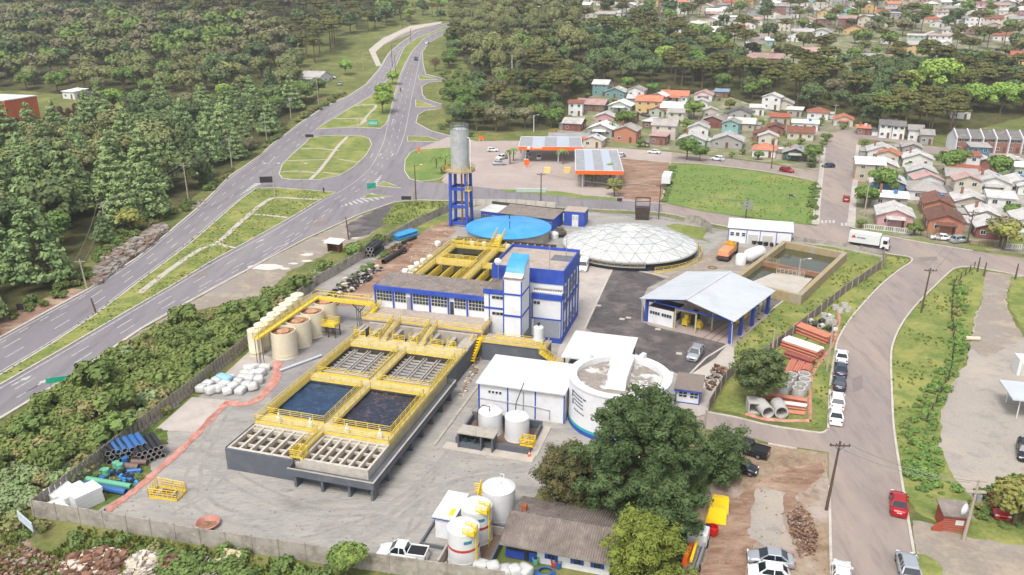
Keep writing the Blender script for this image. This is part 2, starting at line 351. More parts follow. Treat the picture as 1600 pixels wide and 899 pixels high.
# lane paint
pm = MB()
def lanes(A, B, fr, on, off, wd=.2, i0=0, i1=None):
 A = [at(*q) for q in A[i0:i1]]; B = [at(*q) for q in B[i0:i1]]
 P = smooth_pts([(a[0] + (b[0] - a[0]) * fr, a[1] + (b[1] - a[1]) * fr) for a, b in zip(A, B)], 4)
 if on: dashes(pm, P, wd, on, off)
 else: strip(pm, P, wd, .03, .03)
lanes(EL, ER, .05, 0, 0); lanes(EL, ER, .36, 4, 7.5); lanes(EL, ER, .66, 4, 7.5); lanes(EL, ER, .94, 0, 0, i1=8); lanes(EL, ER, .95, 0, 0, i0=11); lanes(EL, ER, .8, 2.5, 3, i0=4, i1=9)
lanes(LL, LR, .08, 0, 0); lanes(LL, LR, .36, 4, 7.5); lanes(LL, LR, .66, 4, 7.5); lanes(LL, LR, .95, 0, 0, i1=8); lanes(LL, LR, .95, 0, 0, i0=10); lanes(LL, LR, .17, 2.2, 3.0, i1=4)
def qd(pts, z=.03): pm.quad(*[(x, y, zt(y) + z) for x, y in (at(*q) for q in pts)])
for k in range(9):          # hatched noses
 t = k / 8; a = (533 + (578 - 533) * t, 322 + (303 - 322) * t); b = (540 + (566 - 540) * t, 320 + (308 - 320) * t)
 qd([(a[0], a[1]), (a[0] + 3, a[1] - 1), (a[0] + 2 + 22 * t, a[1] + 1 + 6 * t), (a[0] - 1 + 22 * t, a[1] + 2 + 6 * t)])
for k in range(7):
 t = k / 6; u = 576 + 17 * t; v = 293 - 17 * t; qd([(u, v), (u + 2, v - 2), (u + 4 + 8 * (1 - t), v - 1), (u + 2 + 8 * (1 - t), v + 1)])
for k in range(8):
 t = k / 7; u = 372 + 25 * t; v = 309 - 20 * t; qd([(u - 2, v), (u, v - 2), (u + 8 * t + 3, v - 4 + 1.5 * t), (u + 8 * t + 1, v - 2 + 2 * t)])
for k in range(6):
 t = k / 5; u = 592 + 14 * t; v = 201 - 12 * t; qd([(u - 3, v), (u, v - 1.5), (u + 3, v - 1), (u + 1, v + .6)])
def arrow(u, v, u2, v2, wd=.28, head=1.0):
 a = Vector(at(u, v)); b = Vector(at(u2, v2)); d = (b - a).normalized(); n_ = Vector((-d.y, d.x)); q = b - d * 1.8
 z = zt(a.y) + .03
 pm.quad(*[(p.x, p.y, zt(p.y) + .03) for p in (a - n_ * wd / 2, q - n_ * wd / 2, q + n_ * wd / 2, a + n_ * wd / 2)])
 pm.quad(*[(p.x, p.y, zt(p.y) + .03) for p in (q - n_ * head / 2, b, q + n_ * head / 2)])
for a in [(18, 603, 52, 586), (42, 613, 78, 590), (400, 380, 414, 373), (437, 386, 456, 378), (579, 247, 582, 240), (592, 245, 596, 240), (611, 245, 615, 240), (612, 195, 615, 186), (421, 255, 430, 245), (463, 229, 468, 225), (494, 300, 480, 300)]: arrow(*a)
# crossings
for k in range(4): u = 1283 + 6 * k; qd([(u, 349), (u + 3.4, 349), (u + 3.2, 344.5), (u - .2, 344.5)])
for k in range(2): u = 1314 + 6 * k; qd([(u, 353), (u + 3.4, 353.4), (u + 3.2, 348.5), (u - .2, 348.5)])
tag(pm.build('road_marking', m_white), kind='structure')
# streets
st = [(1035, 317), (1110, 333), (1200, 345), (1275, 353), (1279, 350), (1283, 300), (1287, 262), (1291, 228), (1298, 207), (1342, 216), (1338, 240), (1333, 280), (1329, 330), (1327, 356), (1340, 364), (1385, 369), (1440, 379), (1520, 392), (1600, 404), (1760, 428), (1760, 462), (1600, 432), (1522, 418), (1495, 419), (1482, 427), (1460, 448), (1435, 473), (1412, 502), (1397, 532), (1392, 560), (1394, 625), (1397, 674), (1411, 765), (1427, 858), (1436, 915), (1436, 930), (1300, 930), (1299, 899), (1296, 800), (1295, 707), (1200, 692), (1168, 682), (1090, 668), (1086, 640), (1110, 643), (1150, 652), (1200, 664), (1258, 673), (1284, 677), (1294, 671), (1297, 605), (1305, 550), (1310, 530), (1330, 497), (1372, 450), (1404, 423), (1424, 409), (1420, 402), (1390, 397), (1300, 379), (1240, 371), (1110, 350), (1035, 333)]
sheet('street', st, g_asph2, .012)
sb = [(958, 232), (1050, 238), (1120, 246), (1200, 256), (1292, 270), (1290, 285), (1200, 268), (1100, 256), (1045, 253), (960, 246)]
sheet('side_street', sb, g_asph2, .016)
sheet('back_street', [(1296, 208), (1345, 200), (1400, 211), (1440, 227), (1620, 244), (1620, 254), (1440, 239), (1395, 222), (1342, 217)], g_asph2, .02)
sheet('hill_street', [(1132, 99), (1157, 99), (1190, 70), (1218, 38), (1205, 38), (1165, 68)], g_asph2, .02)
sheet('red_footpath', [(1329, 279), (1352, 281), (1352, 285), (1329, 283)], M('red_paving', '#a8736a', .9), .024)
for (nm, pts) in (('pavement', [(1268, 351), (1279, 352), (1283, 300), (1287, 262), (1291, 228), (1284, 229), (1276, 290)]), ('pavement', [(1323, 354), (1336, 358), (1338, 320), (1342, 262), (1345, 228), (1338, 226), (1333, 276)]), ('pavement', [(1062, 640), (1062, 620), (1107, 640), (1104, 648), (1090, 652), (1066, 640)])):
 sheet(nm, pts, g_conc, .11)
kb = MB()
for pts, cl in (([(1279, 351), (1283, 300), (1287, 262)], 0), ([(1294, 672), (1297, 605), (1305, 550), (1310, 530), (1330, 497), (1372, 450), (1404, 423), (1424, 409), (1420, 402), (1390, 397), (1300, 379)], 0), ([(1600, 432), (1522, 418), (1495, 419), (1482, 427), (1460, 448), (1435, 473), (1412, 502), (1397, 532), (1392, 560), (1394, 625), (1397, 674), (1411, 765), (1428, 866)], 0), ([(1107, 645), (1150, 653), (1200, 665), (1258, 674), (1284, 677), (1294, 671)], 0), ([(1200, 694), (1245, 702)], 0), ([(1296, 760), (1297, 830), (1299, 899)], 0), ([(760, 317), (900, 326), (1035, 333), (1110, 350), (1240, 371)], 0), ([(1340, 364), (1385, 369), (1440, 379), (1520, 392)], 0), ([(960, 247), (1045, 254), (1100, 257), (1200, 269), (1288, 286)], 0)):
 strip(kb, smooth_pts([at(*q) for q in pts], 4), .28, -.02, .14)
tag(kb.build('kerb', m_kerb), kind='structure')
# ---------------------------------------------------------------- areas (each a sheet a little above the one below)
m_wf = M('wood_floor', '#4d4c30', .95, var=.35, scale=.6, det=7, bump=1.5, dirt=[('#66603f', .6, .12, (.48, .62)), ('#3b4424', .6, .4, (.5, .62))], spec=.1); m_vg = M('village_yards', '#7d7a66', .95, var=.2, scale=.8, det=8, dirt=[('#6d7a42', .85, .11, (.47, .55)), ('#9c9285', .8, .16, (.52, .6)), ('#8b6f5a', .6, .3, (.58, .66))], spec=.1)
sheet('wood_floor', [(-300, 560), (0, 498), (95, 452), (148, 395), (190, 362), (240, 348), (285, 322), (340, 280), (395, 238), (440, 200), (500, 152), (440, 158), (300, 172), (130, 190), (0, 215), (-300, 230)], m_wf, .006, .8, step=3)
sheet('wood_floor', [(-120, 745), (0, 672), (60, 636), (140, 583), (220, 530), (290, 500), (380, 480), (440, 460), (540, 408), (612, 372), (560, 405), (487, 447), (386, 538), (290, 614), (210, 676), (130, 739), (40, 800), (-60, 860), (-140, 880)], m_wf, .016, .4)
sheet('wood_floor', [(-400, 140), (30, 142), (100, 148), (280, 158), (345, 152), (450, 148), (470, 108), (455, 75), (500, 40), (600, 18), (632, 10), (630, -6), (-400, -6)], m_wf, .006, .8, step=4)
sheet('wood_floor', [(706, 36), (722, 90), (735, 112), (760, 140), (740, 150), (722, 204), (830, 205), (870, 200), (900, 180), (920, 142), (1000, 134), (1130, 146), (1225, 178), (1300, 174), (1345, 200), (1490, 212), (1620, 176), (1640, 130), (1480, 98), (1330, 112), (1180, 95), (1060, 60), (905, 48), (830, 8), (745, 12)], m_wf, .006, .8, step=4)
sheet('village_yards', [(870, 205), (900, 160), (935, 146), (1130, 148), (1225, 180), (1300, 176), (1345, 204), (1296, 206), (1288, 225), (1284, 268), (1200, 254), (1120, 244), (1050, 236), (960, 230), (890, 222)], m_vg, .008, .4, step=2)
sheet('village_yards', [(1343, 228), (1395, 224), (1440, 240), (1640, 256), (1640, 402), (1520, 390), (1440, 377), (1385, 367), (1340, 362), (1330, 350)], m_vg, .008, .3, step=2)
sheet('town_ground', [(905, 45), (1060, 58), (1180, 93), (1330, 110), (1480, 96), (1640, 128), (1640, -14), (905, -14)], m_vg, .009, .3, step=4)
sheet('pavement', [(576, 78), (588, 104), (596, 103), (587, 82), (600, 70), (628, 53), (650, 46), (690, 37), (690, 34), (640, 41), (598, 60)], m_path, .09)
sheet('forecourt', [(652, 233), (700, 214), (745, 221), (800, 220), (850, 222), (905, 228), (960, 231), (1050, 238), (1048, 262), (1034, 319), (960, 313), (800, 299), (745, 292), (694, 287), (690, 282), (706, 263), (706, 232)], g_fore, .024)
sheet('dirt_lot', [(962, 246), (1046, 254), (1046, 264), (1032, 317), (975, 311), (962, 300), (972, 270)], g_earth, .03, .5)
sheet('verge', [(780, 296), (830, 298), (878, 300), (915, 306), (960, 309), (968, 314), (900, 309), (840, 303), (790, 300)], g_lawn, .034, .35)
sheet('field', [(1046, 256), (1100, 258), (1180, 268), (1279, 286), (1274, 352), (1200, 343), (1110, 332), (1035, 316), (1042, 290)], g_lawn, .028, .5)
sheet('dirt_roadside', [(337, 450), (400, 416), (475, 377), (560, 338), (617, 319), (640, 318), (600, 350), (575, 370), (520, 392), (450, 425), (420, 455), (385, 470), (300, 486), (220, 520), (120, 590), (100, 600), (140, 572), (220, 518), (287, 480)], g_tan, .004, .5)
sheet('dirt_roadside', [(540, 352), (600, 322), (640, 316), (610, 345), (575, 368), (548, 372)], g_dark, .009, .6)
sheet('dirt_roadside', [(25, 486), (60, 470), (110, 452), (134, 452), (90, 480), (20, 520), (-60, 560), (-60, 520)], g_earth, .004, .4)
sheet('verge', [(617, 318), (700, 316), (704, 326), (650, 352), (620, 348), (595, 350)], g_verge, .014, .4)
YW = [(54, 808), (136, 745), (215, 682), (295, 620), (390, 542), (487, 452), (560, 409), (620, 372), (650, 355), (704, 330), (760, 320), (900, 330), (1035, 338), (1110, 356), (1240, 375), (1300, 383), (1380, 399), (1379, 418), (1320, 458), (1250, 515), (1190, 562), (1137, 590), (1107, 642), (1062, 640), (1062, 700), (850, 760), (790, 830), (700, 905), (512, 882), (312, 852), (162, 825)]
sheet('yard', YW, g_sand, .018)
sheet('yard_verge', [(58, 802), (136, 745), (215, 682), (295, 620), (390, 542), (404, 548), (330, 605), (262, 662), (262, 690), (222, 700), (240, 740), (215, 760), (150, 800), (120, 812)], g_weed, .022, .4)
sheet('concrete_pad', [(242, 672), (300, 621), (360, 626), (318, 676)], g_conc, .03)
sheet('concrete_pad', [(330, 604), (392, 547), (412, 555), (440, 562), (420, 577), (360, 608)], g_conc, .026)
sheet('gravel_yard', [(440, 562), (500, 507), (520, 478), (560, 480), (600, 492), (570, 520), (545, 545), (500, 590), (440, 640), (420, 650), (425, 600)], g_yardg, .026, .3)
sheet('red_earth_yard', [(704, 340), (712, 362), (700, 375), (650, 425), (620, 445), (590, 452), (570, 480), (520, 478), (505, 470), (560, 425), (640, 372), (660, 360)], g_earth, .022, .4)
sheet('grass_strip', [(650, 356), (704, 331), (708, 340), (660, 362), (640, 374), (618, 378)], g_verge, .027, .3)
sheet('concrete_road', [(905, 400), (960, 410), (958, 420), (916, 515), (905, 560), (880, 600), (868, 560), (875, 540), (903, 492), (906, 440)], g_conc, .024)
sheet('dark_asphalt_yard', [(957, 417), (1045, 434), (1012, 450), (1003, 468), (1012, 508), (1040, 515), (1103, 530), (1137, 538), (1118, 560), (1072, 590), (1040, 576), (1005, 560), (990, 550), (950, 535), (914, 512)], g_dark, .03)
sheet('concrete_road', [(1137, 538), (1152, 548), (1146, 575), (1137, 588), (1108, 628), (1100, 642), (1060, 636), (1060, 600), (1075, 588), (1118, 560)], g_conc, .024)
sheet('brick_lane', [(960, 409), (1045, 430), (1080, 418), (1110, 392), (1130, 375), (1140, 385), (1240, 388), (1196, 440), (1160, 425), (1120, 420), (1060, 432), (1050, 440)], g_tan, .034)
sheet('lawn', [(1240, 380), (1300, 386), (1376, 402), (1379, 415), (1320, 455), (1250, 512), (1190, 560), (1150, 590), (1146, 545), (1196, 495), (1230, 460), (1250, 465), (1325, 398), (1235, 388)], g_verge, .04, .25)
sheet('dark_asphalt_pad', [(1196, 452), (1232, 463), (1196, 492), (1188, 490)], g_dark, .05)
sheet('grass_strip', [(1060, 350), (1110, 358), (1098, 372), (1112, 380), (1060, 366), (1040, 352)], g_verge, .04, .2)
sheet('verge', [(1382, 400), (1422, 405), (1404, 421), (1372, 448), (1330, 494), (1309, 530), (1303, 552), (1296, 606), (1293, 668), (1262, 668), (1180, 652), (1115, 640), (1140, 592), (1190, 562), (1250, 516), (1320, 459), (1380, 419)], g_verge, .045, .15)
sheet('verge', [(1498, 421), (1522, 420), (1540, 425), (1536, 460), (1520, 505), (1512, 560), (1486, 605), (1470, 645), (1470, 690), (1496, 752), (1535, 797), (1620, 800), (1620, 880), (1500, 835), (1470, 822), (1430, 800), (1412, 765), (1399, 674), (1396, 625), (1394, 560), (1400, 532), (1415, 502), (1437, 474), (1462, 449), (1484, 428)], g_verge, .036, .2)
sheet('gravel_lot', [(1532, 475), (1522, 500), (1512, 562), (1486, 605), (1470, 645), (1468, 700), (1495, 752), (1532, 795), (1760, 800), (1760, 520), (1620, 520), (1595, 530), (1580, 500), (1572, 470), (1575, 440), (1600, 432), (1545, 426)], g_gravel, .04, .35)
sheet('dirt_road', [(1540, 427), (1582, 430), (1570, 470), (1585, 505), (1600, 530), (1540, 560), (1515, 545), (1525, 500), (1533, 475)], g_tan, .044, .4)
sheet('verge', [(1580, 432), (1700, 445), (1700, 505), (1600, 515), (1588, 500), (1574, 470)], g_verge, .048, .4)
sheet('dirt_drive', [(1424, 812), (1470, 824), (1520, 842), (1620, 856), (1620, 905), (1620, 930), (1470, 930), (1434, 872)], g_tan, .05, .3)
sheet('verge', [(1430, 868), (1446, 868), (1470, 885), (1478, 930), (1440, 930)], g_verge, .058, .2)
sheet('dirt_lot', [(1165, 690), (1200, 695), (1293, 708), (1296, 800), (1299, 930), (1060, 930), (1068, 880), (1090, 800), (1120, 740)], g_earth2, .02, .2)
for k_, pp_ in enumerate([[(760, 610), (735, 660), (700, 710), (650, 760), (560, 815), (480, 835)], [(752, 625), (722, 680), (690, 730), (630, 790), (560, 835)], [(870, 730), (800, 735), (730, 745), (670, 775), (600, 830), (540, 850)], [(850, 712), (790, 715), (720, 712), (690, 730)], [(360, 745), (420, 775), (500, 800), (590, 800)], [(350, 640), (320, 700), (300, 760), (340, 800), (420, 820)], [(420, 670), (370, 700), (330, 760), (280, 800)], [(660, 790), (640, 830), (600, 860)]]):
 for o_ in (-.9, .9): P_ = smooth_pts([at(*q) for q in pp_], 8); P_ = [(x + o_ * .7 + .25 * noise.noise(Vector((x, y, k_))), y + o_ * .7 + .25 * noise.noise(Vector((x, y, 5)))) for x, y in P_]; m_ = MB(); z_ = .0187 + .0023 * k_ + (.0011 if o_ > 0 else 0); strip(m_, P_, .34 + .08 * (k_ % 3), z_, z_); tag(m_.build('tyre_track', g_trk), kind='structure')
for k_, (u_, v_, a_, b_) in enumerate([(1340, 600, 9, 14), (1450, 405, 16, 4), (1180, 352, 14, 3), (900, 312, 16, 2.5), (310, 430, 16, 5), (575, 240, 6, 5), (643, 110, 3, 9), (500, 350, 14, 5)]): sheet('road_patch', [(u_ - a_, v_ - b_ * .6), (u_ + a_ * .8, v_ - b_), (u_ + a_, v_ + b_ * .5), (u_ - a_ * .7, v_ + b_)], g_patch, .0165, .12, step=.5)
sheet('grey_mud', [(1180, 762), (1225, 770), (1222, 830), (1215, 860), (1170, 840)], g_gravel, .026, .6)
sheet('red_earth_track', [(1160, 770), (1225, 735), (1275, 720), (1293, 735), (1268, 760), (1240, 790), (1180, 850), (1165, 905), (1090, 905), (1110, 840), (1120, 790)], g_earth, .024, .6)
sheet('dirt_slope', [(-60, 780), (30, 815), (55, 860), (60, 880), (120, 875), (180, 862), (255, 870), (300, 890), (300, 960), (-60, 960)], g_earth, .004, .7)
sheet('sandy_slope', [(-60, 800), (20, 812), (45, 840), (50, 865), (-60, 880)], g_tan, .009, .8)
# ---------------------------------------------------------------- materials of built things
m_dgrey = M('dark_grey_paint', '#555a62', .7, var=.06, dirt='#7b7873', damt=.5, dscale=.5, dcon=(.5, .75))
m_cwall = M('raw_concrete', '#a39b91', .9, var=.1, scale=2, dirt=[('#77706a', .6, .6, (.48, .7)), ('#c0b8ab', .4, 1.5, (.5, .7))])
m_deck = M('deck_concrete', '#bcae86', .9, var=.1, scale=2, dirt='#8d8066', damt=.6, dscale=.8)
m_yel = M('yellow_paint', '#dbbf35', .55, var=.12, scale=2, dirt='#b8ad82', damt=.5, dscale=1.5)
m_yel2 = M('bright_yellow_paint', '#efc70c', .45, var=.05)
m_wwall = M('white_wall', '#d9dadc', .8, var=.03, dirt='#b1afa8', damt=.35, dscale=.5)
m_whiter = M('white_roof_sheet', '#cdcdca', .6, var=.03, dirt='#a8a39a', damt=.45, dscale=.35, dcon=(.5, .72))
m_blue = M('royal_blue_paint', '#2a48a4', .6, var=.08, scale=1, dirt='#4a61a4', damt=.5, dscale=.5)
m_sky = M('light_blue_cover', '#3a8fcb', .5, var=.05, scale=.4, dirt='#6aa8d2', damt=.5, dscale=.25)
m_cream = M('cream_fibreglass', '#d6cdb4', .5, var=.04, dirt='#c9b592', damt=.35, dscale=.7)
m_tankw = M('white_fibreglass', '#d4d5d5', .4, var=.02, dirt='#bdbbb6', damt=.3, dscale=.6)
m_rust = M('rusty_top', '#8b684e', .85, var=.3, scale=2, dirt='#5d4a40', damt=.7, dscale=1.3)
m_glass = M('dark_glass', '#2e3942', .12, var=.5, scale=.8, spec=.6)
m_frame = M('grey_window_frame', '#b9b7b0', .6)
m_corr = M('weathered_fibre_cement', '#857b74', .9, var=.12, scale=1.5, dirt=[('#615852', .7, .5, (.48, .68)), ('#a79d92', .4, 1.5, (.52, .7))])
m_roofc = M('flat_roof_concrete', '#a3968a', .9, var=.1, scale=1.5, dirt=[('#7d7068', .6, .35, (.5, .66)), ('#c0b4a6', .5, 1.2, (.5, .7))])
m_steel = M('galvanised_steel', '#9c9fa2', .5, metal=.5, var=.1)
m_darkst = M('dark_steel', '#3b3532', .7, var=.2, scale=3, dirt='#6a4a38', damt=.5, dscale=2)
m_orange = M('orange_paint', '#e4641a', .5, var=.05)
m_black = M('black_rubber', '#1d1d1f', .7)
def water(name, col, var=.35, scale=.6, dirt=None, rough=.12):
 return M(name, col, rough, var=var, scale=scale, dirt=dirt, damt=.8, dscale=1.1, dcon=(.52, .62), spec=.5, bump=.15)
w_blue = water('blue_basin_water', '#14314e', .35, .5, '#284a66')
w_purp = water('foamy_basin_water', '#1a2233', .3, .8, [('#55434a', .8, 1.6, (.52, .62)), ('#6c5a50', .6, 3.5, (.6, .68))], .2)
w_teal = water('filter_water', '#4a6068', .2, .5, None, .15)
w_dark = water('dark_water', '#1b211c', .3, .6)
w_green = water('green_pond_water', '#3b3f2a', .2, .3, '#4c4a33')
w_brown = water('brown_filter_water', '#3a2c22', .5, .5, '#6b4a30', .35)
def window(par, p, ux, wd, h, nx=2, ny=2, fm=None, gm=None, t=.07, name='window'):
 """window in a wall: p = lower corner on the wall face, ux = unit direction along it, outward normal = (uy,-ux)"""
 fm = fm or m_frame; n_ = (ux[1], -ux[0]); f = MB(); g = MB()
 def P(a, b, c): return (p[0] + ux[0] * a + n_[0] * c, p[1] + ux[1] * a + n_[1] * c, p[2] + b)
 def B(mb, a0, a1, b0, b1, c0, c1): mb.hexa([P(a0, b0, c0), P(a1, b0, c0), P(a1, b0, c1), P(a0, b0, c1), P(a0, b1, c0), P(a1, b1, c0), P(a1, b1, c1), P(a0, b1, c1)][0:8])
 d = .05
 for i in range(nx + 1): a = wd * i / nx; B(f, max(0, a - t / 2), min(wd, a + t / 2), 0, h, -.02, d)
 for j in range(ny + 1): b = h * j / ny; B(f, 0, wd, max(0, b - t / 2), min(h, b + t / 2), -.015, d + .005)
 g.quad(P(0, 0, .015), P(wd, 0, .015), P(wd, h, .015), P(0, h, .015))
 o = f.build(name, fm, par); g.build('pane', gm or m_glass, o); return o
def corr_roof(mb, c00, c10, c11, c01, n=40, a=.04, m=0, th=.06):
 """corrugated sheet between four corners; ribs run from edge 00-10 to 01-11"""
 c00, c10, c11, c01 = map(Vector, (c00, c10, c11, c01)); nn = (c10 - c00).cross(c01 - c00).normalized()
 if nn.z < 0: nn = -nn
 pr = None
 for i in range(2 * n + 1):
  t = i / (2 * n); off = nn * (a if i % 2 else -a); p = c00.lerp(c10, t) + off; q = c01.lerp(c11, t) + off
  if pr: mb.quad(pr[0], p, q, pr[1], m=m)
  pr = (p, q)
 dn = Vector((0, 0, -th - a))
 for x, y in ((c00, c10), (c10, c11), (c11, c01), (c01, c00)): mb.quad(x + dn, y + dn, y, x, m=m)
 mb.quad(c00 + dn, c01 + dn, c11 + dn, c10 + dn, m=m)
# ---------------------------------------------------------------- treatment basin block
T = proot('treatment_basin', 0, 0, 'long raised concrete basin block with yellow railed walkways and four open pools', 'treatment basin')
DZ = 3.0
xs_ = [-.5, .2, 7.9, 9.4, 16.9, 17.8]; ys_ = [6.2, 8.5, 18.7, 21.0, 30.6, 34.4]
b = MB()
for i in range(5):
 for j in range(5):
  if i in (1, 3) and j in (1, 3): continue
  b.box(xs_[i], xs_[i + 1], ys_[j], ys_[j + 1], 0, DZ)
b.build('deck', m_deck, T)
o = MB(); o.box(-.56, -.505, .2, 39, 0, DZ - .05); o.box(17.805, 17.86, 25.3, 39, 0, DZ - .05); o.box(17.805, 17.86, .3, 25.3, 0, 1.7); o.box(-.56, 8.5, .1, .38, 0, 2.78); o.box(8.5, 17.86, .4, .46, 0, 1.7); o.build('outer_wall', m_dgrey, T)
m_lin = M('algae_wall', '#4a4636', .9, var=.3, dirt='#2c2a22', damt=.7, dscale=.8)
for (i, j, wm, wz) in ((1, 1, w_blue, 2.72), (3, 1, w_purp, 2.72), (1, 3, w_teal, 2.1), (3, 3, w_teal, 2.1)):
 MB().quad(*[(x, y, wz) for x, y in ((xs_[i], ys_[j]), (xs_[i + 1], ys_[j]), (xs_[i + 1], ys_[j + 1]), (xs_[i], ys_[j + 1]))]).build('water', wm, T)
 x0, x1, y0, y1 = xs_[i] + .006, xs_[i + 1] - .006, ys_[j] + .006, ys_[j + 1] - .006; q = MB()
 for a, b_ in (((x0, y0), (x1, y0)), ((x1, y0), (x1, y1)), ((x1, y1), (x0, y1)), ((x0, y1), (x0, y0))): q.quad((*a, 1), (*b_, 1), (*b_, 2.96), (*a, 2.96))
 q.build('pool_lining', m_lin, T)
# settled-water launders over the rear pools
lm = M('launder_concrete', '#b3aaa3', .85, var=.1, dirt='#857b74', damt=.5, dscale=1)
for x0, x1 in ((.2, 7.9), (9.4, 16.9)):
 for k in range(4):
  xc = x0 + (x1 - x0) * (.13 + .28 * k) if k < 3 else x1 - .35
  for s in (-.22, .22): MB().box(xc + s - .06, xc + s + .06, 22.6, 30.58, 2.15, 2.62).build('launder', lm, T)
 MB().box(x0 + .004, x1 - .004, 22.25, 22.6, 2.1, 2.7).build('cross_beam', lm, T)
 for k in range(8):
  y = 23.4 + .9 * k; MB().box(x0 + .004, x1 - .004, y, y + .1, 2.2, 2.45).build('cross_bar', lm, T)
# front filter cells
m_cell = M('pale_beam_concrete', '#bdb6a9', .9, var=.1, scale=2, dirt='#8b8379', damt=.5, dscale=.9); b = MB(); w_ = MB()
def cells(x0, x1, nx, y0, y1, top):
 b.box(x0, x1, y0, y0 + .35, 0, top); b.box(x0, x1, y1 - .3, y1, 0, top)
 for i in range(nx + 1): x = x0 + (x1 - x0 - .28) * i / nx; b.box(x, x + .28, y0 + .35, y1 - .3, 0, top)
 for fr in (.3, .62, .86):
  y = y0 + (y1 - y0) * fr
  for i in range(nx): xa = x0 + (x1 - x0 - .28) * i / nx + .28; xb = x0 + (x1 - x0 - .28) * (i + 1) / nx; b.box(xa, xb, y, y + .24, 0, top - (.32 if fr < .7 else .12))
 w_.quad((x0, y0, top - .62), (x1, y0, top - .62), (x1, y1, top - .62), (x0, y1, top - .62))
cells(-.5, 8.2, 6, .4, 6.19, 2.8); cells(9.2, 17.8, 7, .47, 6.19, 2.9)
b.box(8.203, 9.197, .47, 6.195, 0, 2.3); b.build('filter_cell', m_cell, T); w_.build('water', w_brown, T)
# ledge channel round the front and the right side, on buttresses
g = MB(); g.box(8.5, 19.2, -1.1, -.95, 1.55, 2.45); g.box(19.05, 19.2, -.95, 25.3, 1.55, 2.45); g.box(8.5, 19.05, -.95, .39, 1.55, 1.75); g.box(17.87, 19.05, .39, 25.3, 1.55, 1.75); g.box(8.36, 8.5, -1.1, .08, 1.55, 2.45); g.box(17.87, 19.2, 25.3, 25.45, 1.4, 2.5)
g.build('channel', m_dgrey, T)
tp = MB(); tp.box(8.4, 19.24, -1.13, -.92, 2.453, 2.5); tp.box(19.02, 19.24, -.92, 25.3, 2.453, 2.5); tp.build('coping', m_cwall, T)
for x in (9.1, 12.5, 15.9, 18.7): MB().box(x, x + .3, -.95, .39, 0, 1.545).build('buttress', m_dgrey, T)
for y in (3.2, 6.6, 10, 13.4, 16.8, 20.2, 23.6): MB().box(17.87, 19.0, y, y + .3, 0, 1.545).build('buttress', m_dgrey, T)
MB().box(20.9, 21.3, 12, 34, 0, .16).build('kerb_channel', m_cwall, T);
# rear flocculation channels
b = MB(); w_ = MB(); ops = [(-1.0, .9), (1.7, 3.3), (5.5, 7.5), (8.3, 9.8), (11.8, 13.8), (14.5, 15.9)]
b.box(-.5, 17.8, 38.4, 38.995, 0, 3.6); xp = -1.4
for x0, x1 in ops: b.box(xp, x0, 34.41, 38.39, 0, 2.9 if x0 in (1.7, 8.3, 14.5) else 3.2); xp = x1
b.box(xp, 17.8, 34.41, 38.39, 0, 3.2); b.box(-1.4, -.51, 34.41, 38.99, 0, 3.0); b.box(4.6, 4.85, 34.42, 38.99, 3.2, 3.9); b.box(10.9, 11.15, 34.42, 38.99, 3.2, 3.9)
b.build('flocculator_wall', m_cwall, T)
for x0, x1 in ops: w_.quad((x0, 34.41, 1.6), (x1, 34.41, 1.6), (x1, 38.39, 1.6), (x0, 38.39, 1.6))
w_.build('water', w_dark, T)
# railings
def rl(par, pts, name='railing', step=1.6, h=1.05, mat=None, r=.045, mids=3, toe=True): return MB().rail([(x, y, z) for x, y, z in pts], h, r, step, mids=mids, toe=toe).build(name, mat or m_yel, par)
z = DZ
for pts in ([(-.4, 6.3, z), (-.4, 34.3, z)], [(17.7, 6.3, z), (17.7, 33.5, z)], [(-.4, 6.3, z), (8.2, 6.3, z)], [(9.3, 6.3, z), (17.7, 6.3, z)]): rl(T, pts)
for (i, j) in ((1, 1), (3, 1), (1, 3), (3, 3)):
 x0, x1, y0, y1 = xs_[i] - .12, xs_[i + 1] + .12, ys_[j] - .12, ys_[j + 1] + .12
 if i == 1: x0 = .08
 rl(T, [(x0, y0, z), (x1, y0, z), (x1, y1, z), (x0, y1, z), (x0, y0, z)])
for x0, x1 in ops: rl(T, [(x0, 34.3, z), (x1, 34.3, z)], step=.8); rl(T, [(x0 - .1, 34.4, 3.2), (x0 - .1, 35.4, 3.2)], step=.5)
# bridge between the filter cells with its box of rails
b = MB(); b.box(8.25, 9.15, .5, 6.19, 2.95, 3.05); b.build('walkway', m_deck, T)
rl(T, [(8.3, 6.2, 3.05), (8.3, .6, 3.05)]); rl(T, [(9.1, 6.2, 3.05), (9.1, .6, 3.05)]); rl(T, [(7.9, .5, 2.9), (9.6, .5, 2.9), (9.6, 1.7, 2.9), (7.9, 1.7, 2.9), (7.9, .5, 2.9)], step=.6)
# stairs from the platform to the deck
for xc in (4.1, 10.4):
 s = MB()
 for k in range(9): f = k / 9; s.box(xc - .6, xc + .6, 33.6 + 5.2 * f, 33.6 + 5.2 * (f + 1 / 9), DZ + 1.0 * f, DZ + 1.0 * f + .14)
 s.build('stair', m_deck, T)
 for sx in (-.6, .6): rl(T, [(xc + sx, 33.6, DZ + .05), (xc + sx, 39.2, 4.1)], 'stair_railing', .7, 1.15)
for k, (bx, by) in enumerate(((2.2, 6.9), (6.6, 6.9), (11.6, 6.9), (16.0, 6.9))):
 q = MB(); q.box(bx, bx + .5, by, by + .4, DZ, DZ + .8); q.tube([(bx + .25, by + .2, DZ + .8), (bx + .25, by + .2, DZ + 1.3)], .12, 8); q.build('gate_actuator', m_tankw, T)
